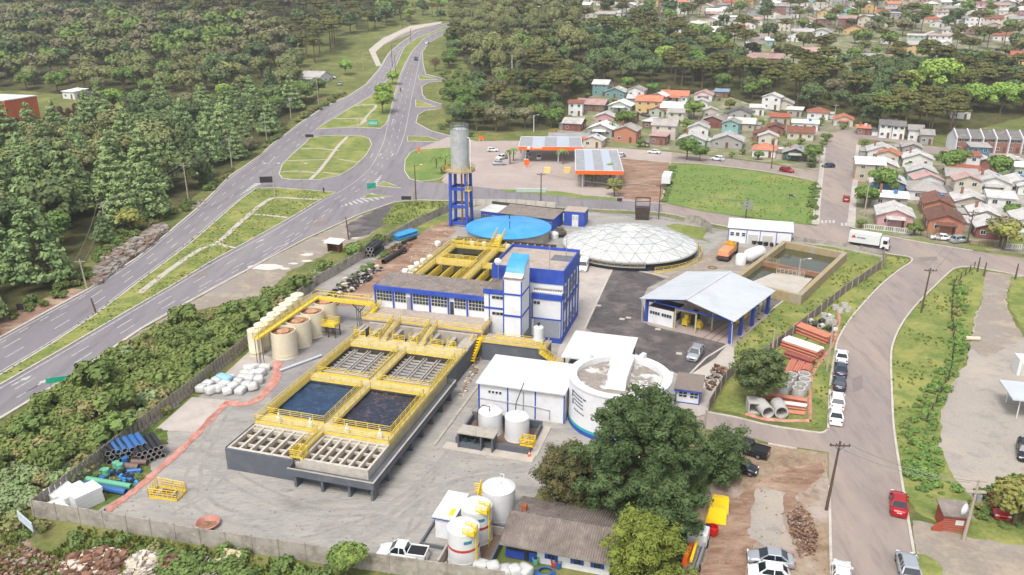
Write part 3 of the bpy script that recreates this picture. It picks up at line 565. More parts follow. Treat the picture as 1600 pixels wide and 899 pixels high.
# ---------------------------------------------------------------- platform and operations building
Tb = proot('operations_building', 17, 44, 'white and royal blue operations building with a long windowed wing and stair tower', 'building')
OX, OY = 17, 44
def lo(mb):
 mb.v = [(x - OX, y - OY, z) for x, y, z in mb.v]; return mb
def bb(name, mat, *boxes):
 q = MB()
 for x in boxes: q.box(*x)
 return lo(q).build(name, mat, Tb)
bb('platform', m_roofc, (-2, 18.6, 39, 44.6, 3.75, 4.0), (-2, 18.2, 39.3, 44.5, 0, 3.745))
bb('white_wall', m_wwall, (-2, 17.2, 44.62, 50.5, 0, 7.3), (17.3, 21.3, 43.6, 49, 0, 9.2), (24.2, 29.1, 47.0, 48.25, 0, 8.6), (17.35, 29.0, 48.3, 60, 0, 9.7))
bb('fascia', m_blue, (-2.25, 17.5, 44.3, 44.62, 6.95, 7.75), (-2.25, -2, 44.62, 50.5, 7, 7.75), (17.2, 21.25, 43.45, 43.6, 8.7, 9.5), (24.2, 29.25, 46.85, 47, 7.35, 8.3), (17.2, 29.15, 48.15, 48.35, 9.6, 12.0), (28.95, 29.17, 48.35, 60.1, 9.6, 12.0), (17.1, 17.3, 48.35, 60, 9.6, 12), (17.3, 28.95, 59.9, 60.1, 9.6, 12), (29.1, 29.2, 46.9, 48.15, 7.4, 8.3), (29.0, 29.14, 48.3, 60, 5.6, 6.0), (24.2, 29.3, 46.9, 47, 0, .9), (29.1, 29.25, 47, 48.2, 0, .9), (29.01, 29.2, 48.2, 60, 0, .9), (17.2, 21.25, 43.5, 43.6, 6.2, 6.5), (24.2, 29.15, 46.92, 47, 3.9, 4.15))
bb('flat_roof', m_roofc, (17.3, 28.95, 48.35, 59.9, 11.3, 11.5)); bb('roof_puddle', water('roof_puddle_water', '#5b5a60', .2), (25.3, 28.6, 54.5, 57.6, 11.5, 11.512))
q = MB(); corr_roof(q, (-2.2, 44.62, 7.62), (17.4, 44.62, 7.62), (17.4, 50.6, 8.15), (-2.2, 50.6, 8.15), 42, .07); lo(q).build('corrugated_roof', m_corr, Tb)
q = MB(); corr_roof(q, (24.3, 47.0, 8.45), (29.0, 47.0, 8.45), (29.0, 48.15, 8.75), (24.3, 48.15, 8.75), 12, .07); corr_roof(q, (17.4, 43.62, 9.35), (21.2, 43.62, 9.35), (21.2, 48.15, 9.7), (17.4, 48.15, 9.7), 12, .07); lo(q).build('corrugated_roof', m_corr, Tb)
for x in [-2.1 + 3.24 * k for k in range(7)]: bb('pillar', m_blue, (x - .13, x + .13, 44.42, 44.62, 4.0, 6.95))
for k in range(6):
 x = -2.1 + 3.24 * k + .25; wdt = 2.75 if k not in (1, 4) else 2.0
 xx = x if k != 4 else x + .75
 window(Tb, (xx - OX, 44.6 - OY, 5.15), (1, 0), wdt, 1.75, 5 if wdt > 2.5 else 4, 3)
 if k in (1, 4): bb('door', M('grey_door', '#8d8b8a', .6) if k == 1 else m_glass, ((x + 2.1, x + 2.75) if k == 1 else (x, x + .65)) + (44.57, 44.61, 4.0, 6.2))
for x, y0, y1 in ((17.25, 44.5, 44.7), (18.1, 43.5, 43.62), (21.2, 43.5, 43.62)): bb('pillar', m_blue, (x, x + .16, y0, y1 - .004, 3, 9.3))
for z0 in (7.9, 5.2): window(Tb, (18.6 - OX, 43.585 - OY, z0), (1, 0), 2.0, .55, 3, 1)
bb('stair_tower', m_wwall, (21.3, 24.2, 41, 45.6, 3, 12.5))
q = MB(); q.hexa([(21.3, 41.0, 12.5), (24.2, 41.0, 12.5), (24.2, 45.6, 12.5), (21.3, 45.6, 12.5), (21.3, 41.0, 12.52), (24.2, 41.0, 12.52), (24.2, 45.6, 14.7), (21.3, 45.6, 14.7)]); lo(q).build('stair_tower', m_wwall, Tb)
q = MB(); q.box(21.2, 24.3, 40.9, 42.0, 12.4, 12.62); lo(q).build('roof_edge', m_corr, Tb)
q = MB(); pr = [(41.9, 12.75), (42.6, 13.7), (43.8, 14.5), (45.8, 15.1)]
for (ya, za), (yb, zb) in zip(pr, pr[1:]): q.hexa([(21.45, ya, za - .3), (24.05, ya, za - .3), (24.05, yb, zb - .3), (21.45, yb, zb - .3), (21.3, ya, za), (24.2, ya, za), (24.2, yb, zb), (21.3, yb, zb)])
lo(q).build('blue_roof', m_sky, Tb)
bb('blue_trim', m_blue, *[(x, x + .18, 40.93, 41.0, 3, 12.2) for x in (21.24, 24.08)], (21.24, 24.26, 40.9, 40.998, 9.85, 10.1), (21.24, 24.26, 40.9, 40.998, 6.3, 6.6), (24.2, 24.28, 41, 45.6, 9.85, 10.1), (24.2, 24.28, 41, 45.6, 6.3, 6.6), (24.2, 24.28, 45.4, 45.6, 3, 12), (29.02, 29.2, 46.88, 46.99, .9, 7.35), (24.3, 24.45, 46.9, 47, 4.15, 7.35))
bb('recess', M('grey_panel', '#8c9098', .7), (24.6, 28.9, 46.93, 46.995, .9, 3.9))
for z0 in (1.3, 4.7, 8.4):
 for k in range(3): window(Tb, (29.0 - OX + (.02), 49.2 - OY + 3.4 * k, z0 if z0 < 8 else 6.6), (0, 1), 2.6, 1.5 if z0 != 8.4 else 2.4, 4, 2)
window(Tb, (24.5 - OX, 46.985 - OY, 6.4), (1, 0), 1.1, .6, 2, 1)
for k in range(6): bb('pillar', m_blue, (29.0, 29.18, 48.5 + 2.26 * k, 48.66 + 2.26 * k, .9, 9.6))
rl(Tb, [(-2 - OX, 44.5 - OY, 4), (-2 - OX, 39.1 - OY, 4), (3.4 - OX, 39.1 - OY, 4)], 'railing'); rl(Tb, [(4.8 - OX, 39.1 - OY, 4), (9.7 - OX, 39.1 - OY, 4)]); rl(Tb, [(11.1 - OX, 39.1 - OY, 4), (18.5 - OX, 39.1 - OY, 4), (18.5 - OX, 43.4 - OY, 4)])
q = MB(); q.tube([(18.6, 47, 9.6), (18.6, 47, 13.3)], .06, 6); q.tube([(26.2, 50.5, 11.5), (26.2, 50.5, 15.6)], .05, 6); q.tube([(27.5, 57, 11.5), (27.5, 57, 15.2)], .05, 6); lo(q).build('antenna_mast', m_steel, Tb)
q = MB(); q.lathe([(0, .12), (.45, .04), (.62, -.1), (.6, -.12), (.4, 0), (0, .06)], 20); q.v = [(18.6 - OX + x, 46.8 - OY - z, 13.0 + y) for x, y, z in q.v]; q.build('dish', m_tankw, Tb)
# terrace to the right with the walkway
TT = proot('terrace', 24, 39, 'raised concrete terrace with dark grey front wall and yellow rails before the stair tower', 'terrace')
q = MB(); q.box(-5.2, 5, -1.3, 2, 0, 2.99); q.box(-5.2, 5.1, -1.45, 2, 2.99, 3.08, 1); q.build('terrace_wall', [m_dgrey, m_roofc], TT)
for pts in ([(-4.9, -1.35, 3.08), (5, -1.35, 3.08), (5, .5, 3.08)], [(-3.3, .2, 3.08), (2.5, .2, 3.08)]): rl(TT, pts)
q = MB()
for k in range(10): q.box(4.2 + .42 * k, 4.62 + .42 * k, -2.4, -1.46, 2.7 - .27 * k, 2.8 - .27 * k)
q.build('stair', m_yel, TT); rl(TT, [(4.2, -2.4, 2.7), (8.4, -2.4, 0)], 'stair_railing', .8, 1.1); rl(TT, [(4.2, -1.5, 2.7), (8.4, -1.5, 0)], 'stair_railing', .8, 1.1)
q = MB()
for k in range(8): q.box(-7.0 + .05 * k, -5.6 + .05 * k, -3.9 + .38 * k, -3.55 + .38 * k, .75 + .28 * k, .85 + .28 * k)
q.box(-7.0, -5.3, -.9, .6, 3.0, 3.08)
q.build('stair', m_yel2, TT); rl(TT, [(-7, -3.9, .75), (-6.7, -.9, 3)], 'stair_railing', .7, 1.1, m_yel2); rl(TT, [(-5.6, -3.9, .75), (-5.2, -.9, 3)], 'stair_railing', .7, 1.1, m_yel2)
def tank(name, x, y, r, h, label, mat, group=None, z=0., dome=.35, n=32, top=None, cat='tank', wall=.12):
 t = proot(name, x, y, label, cat, group, z)
 q = MB().lathe([(r * 1.03, 0), (r * 1.03, .12), (r, .14), (r, h * .12), (r * 1.015, h * .125), (r * 1.015, h * .15), (r, h * .155), (r, h)], n); q.build('shell', mat, t)
 if top is None:
  q = MB().lathe([(r, h), (r * 1.02, h + .03), (r * .97, h + .1), (r * .55, h + dome * .8), (0, h + dome)], n); q.build('lid', mat, t)
  q = MB().lathe([(.3, h + dome * .6), (.3, h + dome + .12), (.26, h + dome + .16), (0, h + dome + .17)], 14, (0, 0)); q.build('hatch', mat, t)
 else:
  q = MB().lathe([(r, h), (r - wall, h), (r - wall, h - .35), (0, h - .35)], n, ms=[0, 0, 1]); q.build('open_top', [mat, top], t)
  q = MB().lathe([(r * .48, h - .35), (r * .48, h - .1), (r * .1, h - .02), (0, h)], 18); q.build('feed_cone', M('orange_hatch', '#b98a68', .7, var=.3, scale=2, dirt='#6d5445', damt=.6, dscale=1.5), t)
 return t
t = tank('dosing_tank', 27.4, 39.2, .75, 1.9, 'small white cylinder tank with a black fitting beside the top of the yellow stair', m_tankw, None, 3.9, .15, 20)
q = MB(); q.box(-.85, .85, -.85, .85, -.82, 0); q.build('plinth', m_deck, t); q = MB(); q.tube([(0, 0, 2.1), (0, 0, 2.6), (.2, 0, 2.7)], .16, 8); q.build('fitting', m_black, t)
# ---------------------------------------------------------------- left tank farm
lb = ['nearest of the four large cream tanks with rusty open tops left of the basins', 'second large cream tank from the front, between the nearest and the third', 'third large cream tank from the front, beside the yellow staging', 'rearmost large cream tank, under the bend of the yellow walkway']
for k, (x, y) in enumerate(((-11.2, 30.5), (-11.2, 34.9), (-11.1, 39.1), (-11.1, 43.6))): tank('storage_tank', x, y, 1.95, 4.3, lb[k], m_cream, 'large cream tanks', top=m_rust)
nm_ = ['frontmost', 'second', 'third', 'fourth', 'fifth', 'sixth', 'seventh', 'rearmost']
for k in range(8):
 t = tank('slim_tank', -15.7 - .25 * k, 29.6 + 2.25 * k, 1.12, 4.1, f'slim white lidded tank, {nm_[k]} of the row along the boundary wall behind the walkway', m_cream, 'slim tanks along the boundary wall', dome=.25, n=22)
T = proot('elevated_walkway', -13, 44, 'yellow railed steel walkway running between the tank rows and over to the operations building', 'walkway')
q = MB(); q.box(-.4, .4, -18, 1, 4.4, 4.5); q.box(.4, 11.2, -.1, .9, 4.35, 4.5); q.box(-.47, -.41, -18, 1, 4.3, 4.6); q.box(.41, .47, -18, -.1, 4.3, 4.6); q.box(.5, 11.2, -.16, -.1, 4.15, 4.6); q.build('deck', m_yel, T)
for pts in ([(-.5, -18, 4.5), (-.5, 1, 4.5), (11, .9, 4.5)], [(.5, -18, 4.5), (.5, -.1, 4.5), (11, -.1, 4.5)], [(-.5, -18, 4.5), (.5, -18, 4.5)]): rl(T, pts, mids=1, toe=False)
for (x, y) in ((0, -17.5), (0, -8), (3.0, .4), (7.8, .4)):
 q = MB()
 for dx in (-.35, .35):
  for dy in (-.35, .35): q.tube([(x + dx, y + dy, 0), (x + dx, y + dy, 4.4)], .05, 6)
 if x > 1:
  for s in (-1, 1): q.bar((x, y, 2.6), (x + 1.5 * s, y, 4.3), .12)
 q.build('leg', m_darkst, T)
for s in range(2):
 q = MB()
 for k in range(8): q.box(11.0, 12.0, -.4 - .28 * k - .28, -.4 - .28 * k, 4.3 - .05 * k, 4.36 - .05 * k)
q.build('stair', m_yel, T); rl(T, [(12.0, .3, 4.4), (12.0, -3, 4.1)], 'stair_railing', .8)
T = proot('staging', -8.3, 39.4, 'small yellow railed staging on dark legs beside the third cream tank', 'staging')
q = MB(); q.box(-1.2, 1.6, -.9, .9, 1.9, 2.1); q.build('deck', m_yel, T); rl(T, [(-1.2, -.9, 2.1), (1.6, -.9, 2.1), (1.6, .9, 2.1), (-1.2, .9, 2.1), (-1.2, -.9, 2.1)], step=.7)
q = MB()
for x in (-1.1, .2, 1.5):
 for y in (-.8, .8): q.box(x - .07, x + .07, y - .07, y + .07, 0, 1.9)
q.bar((-1.1, -.8, .9), (1.5, -.8, .9), .1); q.bar((-1.1, .8, .9), (1.5, .8, .9), .1); q.build('leg', m_darkst, T)
# ---------------------------------------------------------------- rear basins
T = proot('aeration_basin', 0, 72, 'older raised basin with thick yellow walkways and gutters behind the operations building', 'treatment basin')
b = MB(); z = 2.7
for (x0, x1, y0, y1) in ((-4.2, -2.2, -10, 13), (5.2, 7.4, -10, 13), (14.2, 16, -10, 13), (-2.2, 5.2, 0, 3.6), (7.4, 14.2, 0, 3.6), (-2.2, 5.2, 11.4, 13), (7.4, 14.2, 11.4, 13), (-2.2, 14.2, -10, -9.3)): b.box(x0, x1, y0, y1, 0, z)
b.build('walkway', M('yellowed_concrete', '#b5a266', .8, var=.1, dirt='#8f7c50', damt=.6, dscale=.6), T)
MB().quad((-2.2, 3.6, 1.3), (14.2, 3.6, 1.3), (14.2, 11.4, 1.3), (-2.2, 11.4, 1.3)).build('water', w_teal, T)
MB().quad((-2.2, -9.3, 1.2), (14.2, -9.3, 1.2), (14.2, 0, 1.2), (-2.2, 0, 1.2)).build('water', w_dark, T)
q = MB()
for x0, x1, y0, y1 in ((-2.19, 5.19, 3.61, 11.39), (7.41, 14.19, 3.61, 11.39), (-2.19, 5.19, -9.29, -.01), (7.41, 14.19, -9.29, -.01)):
 for a, b_ in (((x0, y0), (x1, y0)), ((x1, y0), (x1, y1)), ((x1, y1), (x0, y1)), ((x0, y1), (x0, y0))): q.quad((*a, .5), (*b_, .5), (*b_, 2.6), (*a, 2.6))
q.build('pool_lining', m_lin, T)
MB().box(-.4, 2.9, 3.61, 11.39, 1.302, 1.5).build('inner_wall', w_dark, T)
for k, x in enumerate((-1.4, 1.0, 3.4, 8.3, 10.9, 12.9)):
 q = MB(); q.box(x, x + .08, -8.5, -1.2, 1.7, 2.6); q.box(x + .82, x + .9, -8.5, -1.2, 1.7, 2.6); q.box(x, x + .9, -8.5, -1.2, 1.6, 1.7); q.build('gutter', m_yel, T)
 rl(T, [(x + .9, -8.5, 2.6), (x + .9, -1.2, 2.6)], step=1.5, h=.7)
for q_ in ([(-4.1, -9.9, z), (-4.1, 12.9, z)], [(5.3, -9.9, z), (5.3, 11.4, z)], [(7.3, -9.9, z), (7.3, 11.4, z)], [(-2.3, .1, z), (5.2, .1, z)], [(-2.3, 3.5, z), (5.2, 3.5, z)], [(-2.3, -9, z), (-2.3, -.1, z)], [(-2.3, 3.6, z), (-2.3, 11.4, z)], [(-4.1, 12.9, z), (16, 12.9, z)], [(7.4, .1, z), (14.2, .1, z)], [(-2.2, 11.4, z), (14.2, 11.4, z)]): rl(T, q_, r=.06)
T = proot('channel_block', 6, 88, 'low concrete channel block with crosswise beams behind the older basin, below the light blue cover', 'channel block')
b = MB(); b.box(-10.2, 12, -2, -1.7, 0, 3); b.box(-10.2, 12, 1.5, 1.9, 0, 3.1); b.box(-10.2, -9.8, -1.7, 1.5, 0, 3); b.box(11.6, 12, -1.7, 1.5, 0, 3); b.build('wall', m_darkst, T)
for k in range(13): x = -8.6 + 1.6 * k; MB().box(x, x + .2, -1.69, 1.49, 2.5, 2.9).build('beam', m_deck, T)
MB().quad((-9.8, -1.7, 1.5), (11.6, -1.7, 1.5), (11.6, 1.5, 1.5), (-9.8, 1.5, 1.5)).build('water', w_brown, T)
rl(T, [(-10, -1.9, 3), (-1.5, -1.9, 3)]); q = MB()
for k in range(8): q.box(-1.2, .6, -2.2 + .5 * k, -1.7 + .5 * k, 3 + .18 * k, 3.1 + .18 * k)
q.build('stair', m_yel, T); rl(T, [(-1.2, -2.2, 3), (-1.2, 2.4, 4.6)], 'stair_railing', .7, 1.2); rl(T, [(.6, -2.2, 3), (.6, 2.4, 4.6)], 'stair_railing', .7, 1.2)
for x in (-5.6, -2.9, 2.3): MB().box(x, x + .8, -3.1, -2.5, 2.75, 3.8).build('cabinet', m_tankw, T)
# light blue cover
T = proot('covered_tank', 3.9, 101.6, 'round tank under a bright light blue conical cover', 'tank')
MB().lathe([(9.4, 0), (9.4, 2.6)], 64).build('shell', m_cwall, T)
MB().lathe([(9.4, 2.45), (9.85, 2.6), (9.85, 2.75), (9.2, 2.95), (0, 3.9)], 72).build('cover', m_sky, T)
q = MB(); q.tube([(1.5, -4, 3.3), (1.5, -4, 5.2)], .09, 6); q.tube([(-1, 4, 3.3), (-1, 4, 4.5)], .12, 6); q.tube([(-1.2, 4, 4.5), (-.2, 4, 4.5)], .12, 6); q.build('vent_pipe', m_darkst, T)
q = MB(); q.box(6.2, 7.2, -10.5, -9.7, 2, 2.9);
# dome
T = proot('dome_tank', 32, 100.2, 'large round clarifier tank under a low white geodesic dome of triangular panels', 'dome tank')
MB().lathe([(14.2, 0), (14.2, 1.7)], 80).build('shell', M('navy_shell', '#1d2733', .6, var=.1), T)
MB().lathe([(14.2, 1.55), (14.65, 1.6), (14.65, 1.85), (14.4, 1.9)], 80).build('rim', M('rim_grey', '#a5a49e', .6), T)
RD, RISE = 14.5, 3.2; RS = (RD * RD + RISE * RISE) / (2 * RISE)
def dz(r): return 1.85 + math.sqrt(RS * RS - r * r) - (RS - RISE)
m_dome = M('dome_panel', '#c3c4c1', .4, var=.04, scale=.4, dirt='#aaa9a5', damt=.35, dscale=.3); m_dome2 = M('dome_panel_dull', '#b8bab9', .45, var=.05, scale=.4, dirt='#989791', damt=.4, dscale=.4)
NR = 5; ring = lambda k, j: (RD * k / NR * math.cos(2 * math.pi * j / (6 * k) + .1 * k) if k else 0., RD * k / NR * math.sin(2 * math.pi * j / (6 * k) + .1 * k) if k else 0.)
def rp(k, j):
 if k == 0: return (0, 0, dz(0))
 a = 2 * math.pi * (j % (6 * k)) / (6 * k) + .25; r = RD * k / NR; return (r * math.cos(a), r * math.sin(a), dz(r))
fr_ = MB(); tris = []
for k in range(1, NR + 1):
 for s in range(6):
  for i in range(k):
   o0, o1 = s * k + i, s * k + i + 1; i0 = s * (k - 1) + i; tris.append((rp(k, o0), rp(k, o1), rp(k - 1, i0) if k > 1 else rp(0, 0)))
   if i < k - 1: tris.append((rp(k, o1), rp(k - 1, i0 + 1), rp(k - 1, i0)))
for ti, t in enumerate(tris):
 c = Vector([sum(p[q] for p in t) / 3 for q in range(3)]); P = [Vector(p) for p in t]
 nn = (P[1] - P[0]).cross(P[2] - P[0]).normalized(); nn = -nn if nn.z < 0 else nn
 In = [c + (p - c) * .955 for p in P]; ap = c + nn * .07; q = MB()
 if (In[1] - In[0]).cross(In[2] - In[0]).z < 0: In = In[::-1]
 for a, b_ in zip(In, In[1:] + In[:1]): q.quad(a, b_, ap); q.quad(a - nn * .06, b_ - nn * .06, b_, a)
 q.build('panel', m_dome if rng.random() < .6 else m_dome2, T)
 for a, b_ in zip(P, P[1:] + P[:1]):
  if a.x + a.y * 3.1 < b_.x + b_.y * 3.1: fr_.bar(a - Vector((0, 0, .05)), b_ - Vector((0, 0, .05)), .13, .2)
fr_.build('frame', M('dome_frame_aluminium', '#989a98', .5), T)
MB().lathe([(1.5, dz(0) - .05), (1.5, dz(0) + .1), (.4, dz(0) + .25), (.35, dz(0) + .5), (0, dz(0) + .55)], 24).build('crown_vent', m_tankw, T)
rl(T, [(14.9 * math.cos(a), 14.9 * math.sin(a), .9) for a in [R(-135 + 6 * k) for k in range(12)]], mat=M('pale_rail', '#a8a294', .6), h=1.3)
rl(T, [(15.6 * math.cos(a), 15.6 * math.sin(a), 0) for a in [R(-62 + 7 * k) for k in range(14)]], mat=m_yel, h=1.2)
# ---------------------------------------------------------------- low blue building and cube behind the covers
T = proot('annex_building', 3.3, 114.8, 'low royal blue annex with a grey corrugated roof behind the light blue cover', 'building', rz=R(-8))
q = MB(); q.box(-9.5, 9.5, -3.3, 3.3, 0, 2.9); q.build('wall', m_blue, T)
q = MB(); corr_roof(q, (-4.8, -3.6, 3.0), (9.8, -3.6, 3.0), (9.8, 3.6, 3.6), (-4.8, 3.6, 3.6), 40, .05); q.build('corrugated_roof', m_corr, T)
q = MB(); q.box(-9.8, -4.85, -3.5, 3.5, 2.9, 3.05); q.build('white_roof', m_whiter, T)
q = MB(); q.box(-9.8, 9.8, 3.6, 3.75, 2.8, 3.75); q.build('gutter', m_darkst, T)
for k in range(5): window(T, (4.6 + .95 * k, -3.31, .9), (1, 0), .8, 1.2, 2, 2)
for k in range(4): window(T, (-9 + 2.2 * k, -3.31, 1.2), (1, 0), 1.6, .9, 4, 1)
T = proot('electrical_hut', 16.2, 118.0, 'royal blue flat roofed cube hut with white double doors beside the dome', 'hut')
q = MB(); q.box(-2.5, 2.5, -2.3, 2.3, 0, 3.6); q.build('wall', m_blue, T); q = MB(); q.box(-2.6, 2.6, -2.4, 2.4, 3.6, 3.75); q.build('roof', m_roofc, T)
for s in (0, 1): q = MB(); q.box(-.5 + .78 * s, .25 + .78 * s, -2.36, -2.302, 0, 2.9); o = q.build('door', m_tankw, T); MB().box(-.4 + .78 * s, .15 + .78 * s, -2.375, -2.361, 1.6, 2.6).build('louvre', m_frame, o)
# ---------------------------------------------------------------- water tower
X, Y = at(721, 351); T = root('water_tower', X, Y, 0, R(-14), 'tall grey concrete water tower on royal blue legs with a yellow railed platform', 'water tower')
q = MB()
for sx in (-1, 1):
 for sy in (-1, 1): q.bar((sx * 2.1, sy * 2.1, 0), (sx * 1.9, sy * 1.9, 13.2), .62)
q.build('leg', m_blue, T)
for z0 in (.5, 4.6, 8.9):
 q = MB()
 for sx in (-1, 1): q.box(sx * 2 - .16, sx * 2 + .16, -1.7, 1.7, z0, z0 + .7)
 for sy in (-1, 1): q.box(-1.7, 1.7, sy * 2 - .16, sy * 2 + .16, z0 + .01, z0 + .71)
 q.build('beam', m_blue, T)
q = MB(); q.prism([(3.6 * math.cos(a), 3.6 * math.sin(a)) for a in [R(22.5 + 45 * k) for k in range(8)]], 13.2, 13.6); q.build('platform', m_roofc, T)
rl(T, [(3.5 * math.cos(R(22.5 + 45 * k)), 3.5 * math.sin(R(22.5 + 45 * k)), 13.6) for k in range(9)], mat=M('pale_yellow_rail', '#c9ac5a', .6))
MB().lathe([(2.15, 13.6), (2.15, 22.9), (1.6, 23.25), (0, 23.35)], 40).build('drum', M('tower_concrete', '#a9aba9', .8, var=.08, scale=1, dirt=[('#8b8d8c', .6, .6, (.45, .65)), ('#c4c4c0', .4, 1.5, (.5, .7))], stretch=(0, 1, 1)), T)
rl(T, [(2.1 * math.cos(R(20 * k)), 2.1 * math.sin(R(20 * k)), 22.9) for k in range(19)], mat=m_steel, h=1.4)
q = MB(); q.tube([(2.9, -1, 13.6), (2.9, -1, 20.8), (2.6, -.8, 21.3), (2.0, -.6, 21.4)], .1, 8); q.build('pipe', m_tankw, T)
q = MB(); q.tube([(.3, 0, 0), (.3, 0, 13.2)], .22, 10); q.tube([(1.5, 1.2, 0), (1.5, 1.2, 13.2)], .12, 8); q.build('riser_pipe', m_rust, T)
q = MB()
for s in (-.22, .22): q.tube([(2.4 + s, -2.2, 3), (2.4 + s, -2.2, 14.5)], .05, 5)
for k in range(28): q.bar((2.18, -2.2, 3.2 + .4 * k), (2.62, -2.2, 3.2 + .4 * k), .05)
q.build('ladder', m_yel, T); rl(T, [(1.9, -2.6, 9), (3.2, -2.6, 9), (3.2, -1.6, 9)], step=.6)
# ---------------------------------------------------------------- open shed
T = proot('open_shed', 41.0, 60.0, 'big open-sided shed with a pale grey gable roof on royal blue pillars', 'shed', rz=R(-21))
W_, D_ = 15.2, 16.6; ov = .9; m_shroof = M('pale_metal_roof', '#b9bdc1', .45, var=.03, scale=.6, dirt='#9fa3a6', damt=.4, dscale=.2)
q = MB()
for s in (0, 1):
 x0, x1, z0, z1 = (-ov, W_ / 2, 4.35, 6.1) if s == 0 else (W_ / 2, W_ + ov, 6.1, 4.35)
 q = MB(); n_ = 17
 for k in range(n_):
  y0 = -.9 + (D_ + 1.2) * k / n_; y1 = -.9 + (D_ + 1.2) * (k + 1) / n_ - .06
  q.hexa([(x0, y0, z0), (x1, y0, z1), (x1, y1, z1), (x0, y1, z0), (x0, y0, z0 + .12), (x1, y0, z1 + .12), (x1, y1, z1 + .12), (x0, y1, z0 + .12)])
  q.quad((x0, y1, z0 + .07), (x1, y1, z1 + .07), (x1, y1 + .06, z1 + .07), (x0, y1 + .06, z0 + .07))
 q.build('roof_slope', m_shroof, T)
q = MB(); q.bar((W_ / 2, -.95, 6.26), (W_ / 2, D_ + .35, 6.26), .4, .07); q.build('ridge_cap', m_shroof, T)
for x, y in [(0, 0), (W_, 0), (0, D_), (W_, D_ - .4), (W_, 4.3), (W_, 9.3)]: MB().box(x - .22, x + .22, y - .22 if y else 0, y + .5, 0, 4.35).build('pillar', m_blue, T)
for y in (0.1, 4.3, 9.3, 13.8):
 q = MB(); q.bar((0, y, 4.1), (W_ / 2, y, 5.85), .25, .4); q.bar((W_ / 2, y, 5.85), (W_, y, 4.1), .25, .4); q.bar((.3, y, 4.0), (W_ - .3, y, 4.0), .12, .2); q.build('truss', m_blue if y < 1 else m_darkst, T)
q = MB(); q.box(.3, 5.0, .3, 4.5, 0, 3.0); q.build('office_box', m_wwall, T); MB().box(.32, 4.98, .32, 4.48, 3.0, 3.06).build('office_roof', m_darkst, T)
for k in range(2): window(T, (.6 + 2.2 * k, .29, 1.7), (1, 0), 1.9, .6, 4, 1)
window(T, (5.01, 1.2, .9), (0, 1), 2.0, 1.5, 1, 1, gm=m_glass)
q = MB()
for x, y in ((5.3, .3), (5.3, 4), (9.0, .4), (10.6, 3.4), (5.3, 8), (8, 8)): q.box(x - .12, x + .12, y, y + .24, 0, 3.8)
q.bar((5.3, .4, 3.6), (9.0, .5, 3.6), .25); q.bar((5.3, 4.1, 3.6), (10.6, 3.5, 3.6), .25); q.build('inner_frame', m_deck, T)
for x, y, hh, c in ((6.3, 2.6, 2.2, m_yel), (7.4, 3.8, 2.8, m_darkst), (8.6, 2.8, 1.6, m_yel), (9.6, 5.5, 2.2, m_steel), (12.6, 12, 1.8, m_yel2), (13.2, 9, 1.8, m_yel2)):
 q = MB(); q.box(x - .5, x + .5, y - .6, y + .6, .4, hh * .7); q.lathe([(.45, hh * .7), (.45, hh), (0, hh)], 10, (x, y)); q.box(x - .7, x + .7, y - .1, y + .1, hh * .4, hh * .5)
 for sx in (-.4, .4): q.box(x + sx - .05, x + sx + .05, y - .5, y + .5, 0, .4)
 q.build('machine', c, T)
MB().box(-.3, W_ + .6, -.4, D_, .045, .09).build('floor_slab', g_fore, T)
for x in (10.9, 12.1, 13.3): MB().box(x, x + .12, -1, D_ - 1, .09, .13).build('floor_rail', m_rust, T)
for x in (-.5, W_ + .5): q = MB(); q.tube([(x, -1.0, 4.3), (x, -.6, 3.6), (x, -.3, 0)], .07, 6); q.build('downpipe', m_tankw, T)
# ---------------------------------------------------------------- big round tank
T = proot('round_reservoir', 42.0, 25.4, 'big round white concrete reservoir with a sunken dirty top and a blue emblem', 'reservoir')
r = 6.6; h = 6.5
MB().lathe([(r, 0), (r, 1.0), (r, 6.3), (r + .12, 6.32), (r + .12, h), (r - 1.0, h), (r - 1.0, h - .8)], 96, ms=[0] * 6).build('shell', m_wwall, T)
MB().lathe([(r - 1.0, h - .75), (0, h - .6)], 64).build('sunken_top', M('stained_slab', '#8f877f', .9, var=.15, scale=1.2, dirt=[('#d0cdc8', .9, .35, (.5, .56)), ('#6d5f55', .5, .9, (.5, .65))]), T)
q = MB(); q.lathe([(r + .02, 0), (r + .02, .6)], 96, a0=R(160), a1=R(285)); q.build('blue_band', m_blue, T); q = MB(); q.lathe([(r + .03, .6), (r + .03, 1.0)], 96, a0=R(160), a1=R(285)); q.build('teal_band', M('teal_paint', '#2fa6a8', .6), T)
q = MB(); q.box(-1.5, 1.1, -.8, 5.8, h - .6, h + .35); q.box(-1.9, -1.5, 3, 6.5, h - .6, h + .2); q.hexa([(-1.4, -3.2, h - .65), (1.2, -3.2, h - .65), (1.1, -.8, h - .65), (-1.5, -.8, h - .65), (-1.0, -2.8, h - .5), (.7, -2.8, h - .5), (1.0, -.8, h + .3), (-1.4, -.8, h + .3)]); q.build('channel_box', m_wwall, T)
for x in (-.6, .3): MB().box(x, x + .07, -.7, 5.6, h + .35, h + .4).build('seam', m_frame, T)
for a in (R(70), R(140), R(10)): q = MB(); q.box(-.5, .5, -.3, .3, 0, .6); o = q.build('parapet_box', m_wwall, T); o.location = (r * math.cos(a) * .96, r * math.sin(a) * .96, h); o.rotation_euler.z = a
for k in range(5):
 a = R(18 + 8 * k); q = MB(); q.tube([((r - 3.2 + .5 * math.sin(3 * k)) * math.cos(a - .6), (r - 3.2) * math.sin(a - .6) - 1, h - .55), ((r - 2.8) * math.cos(a - .5), (r - 2.6) * math.sin(a - .5) - 1.2, h - .5)], .06, 5); q.build('hose', m_tankw, T)
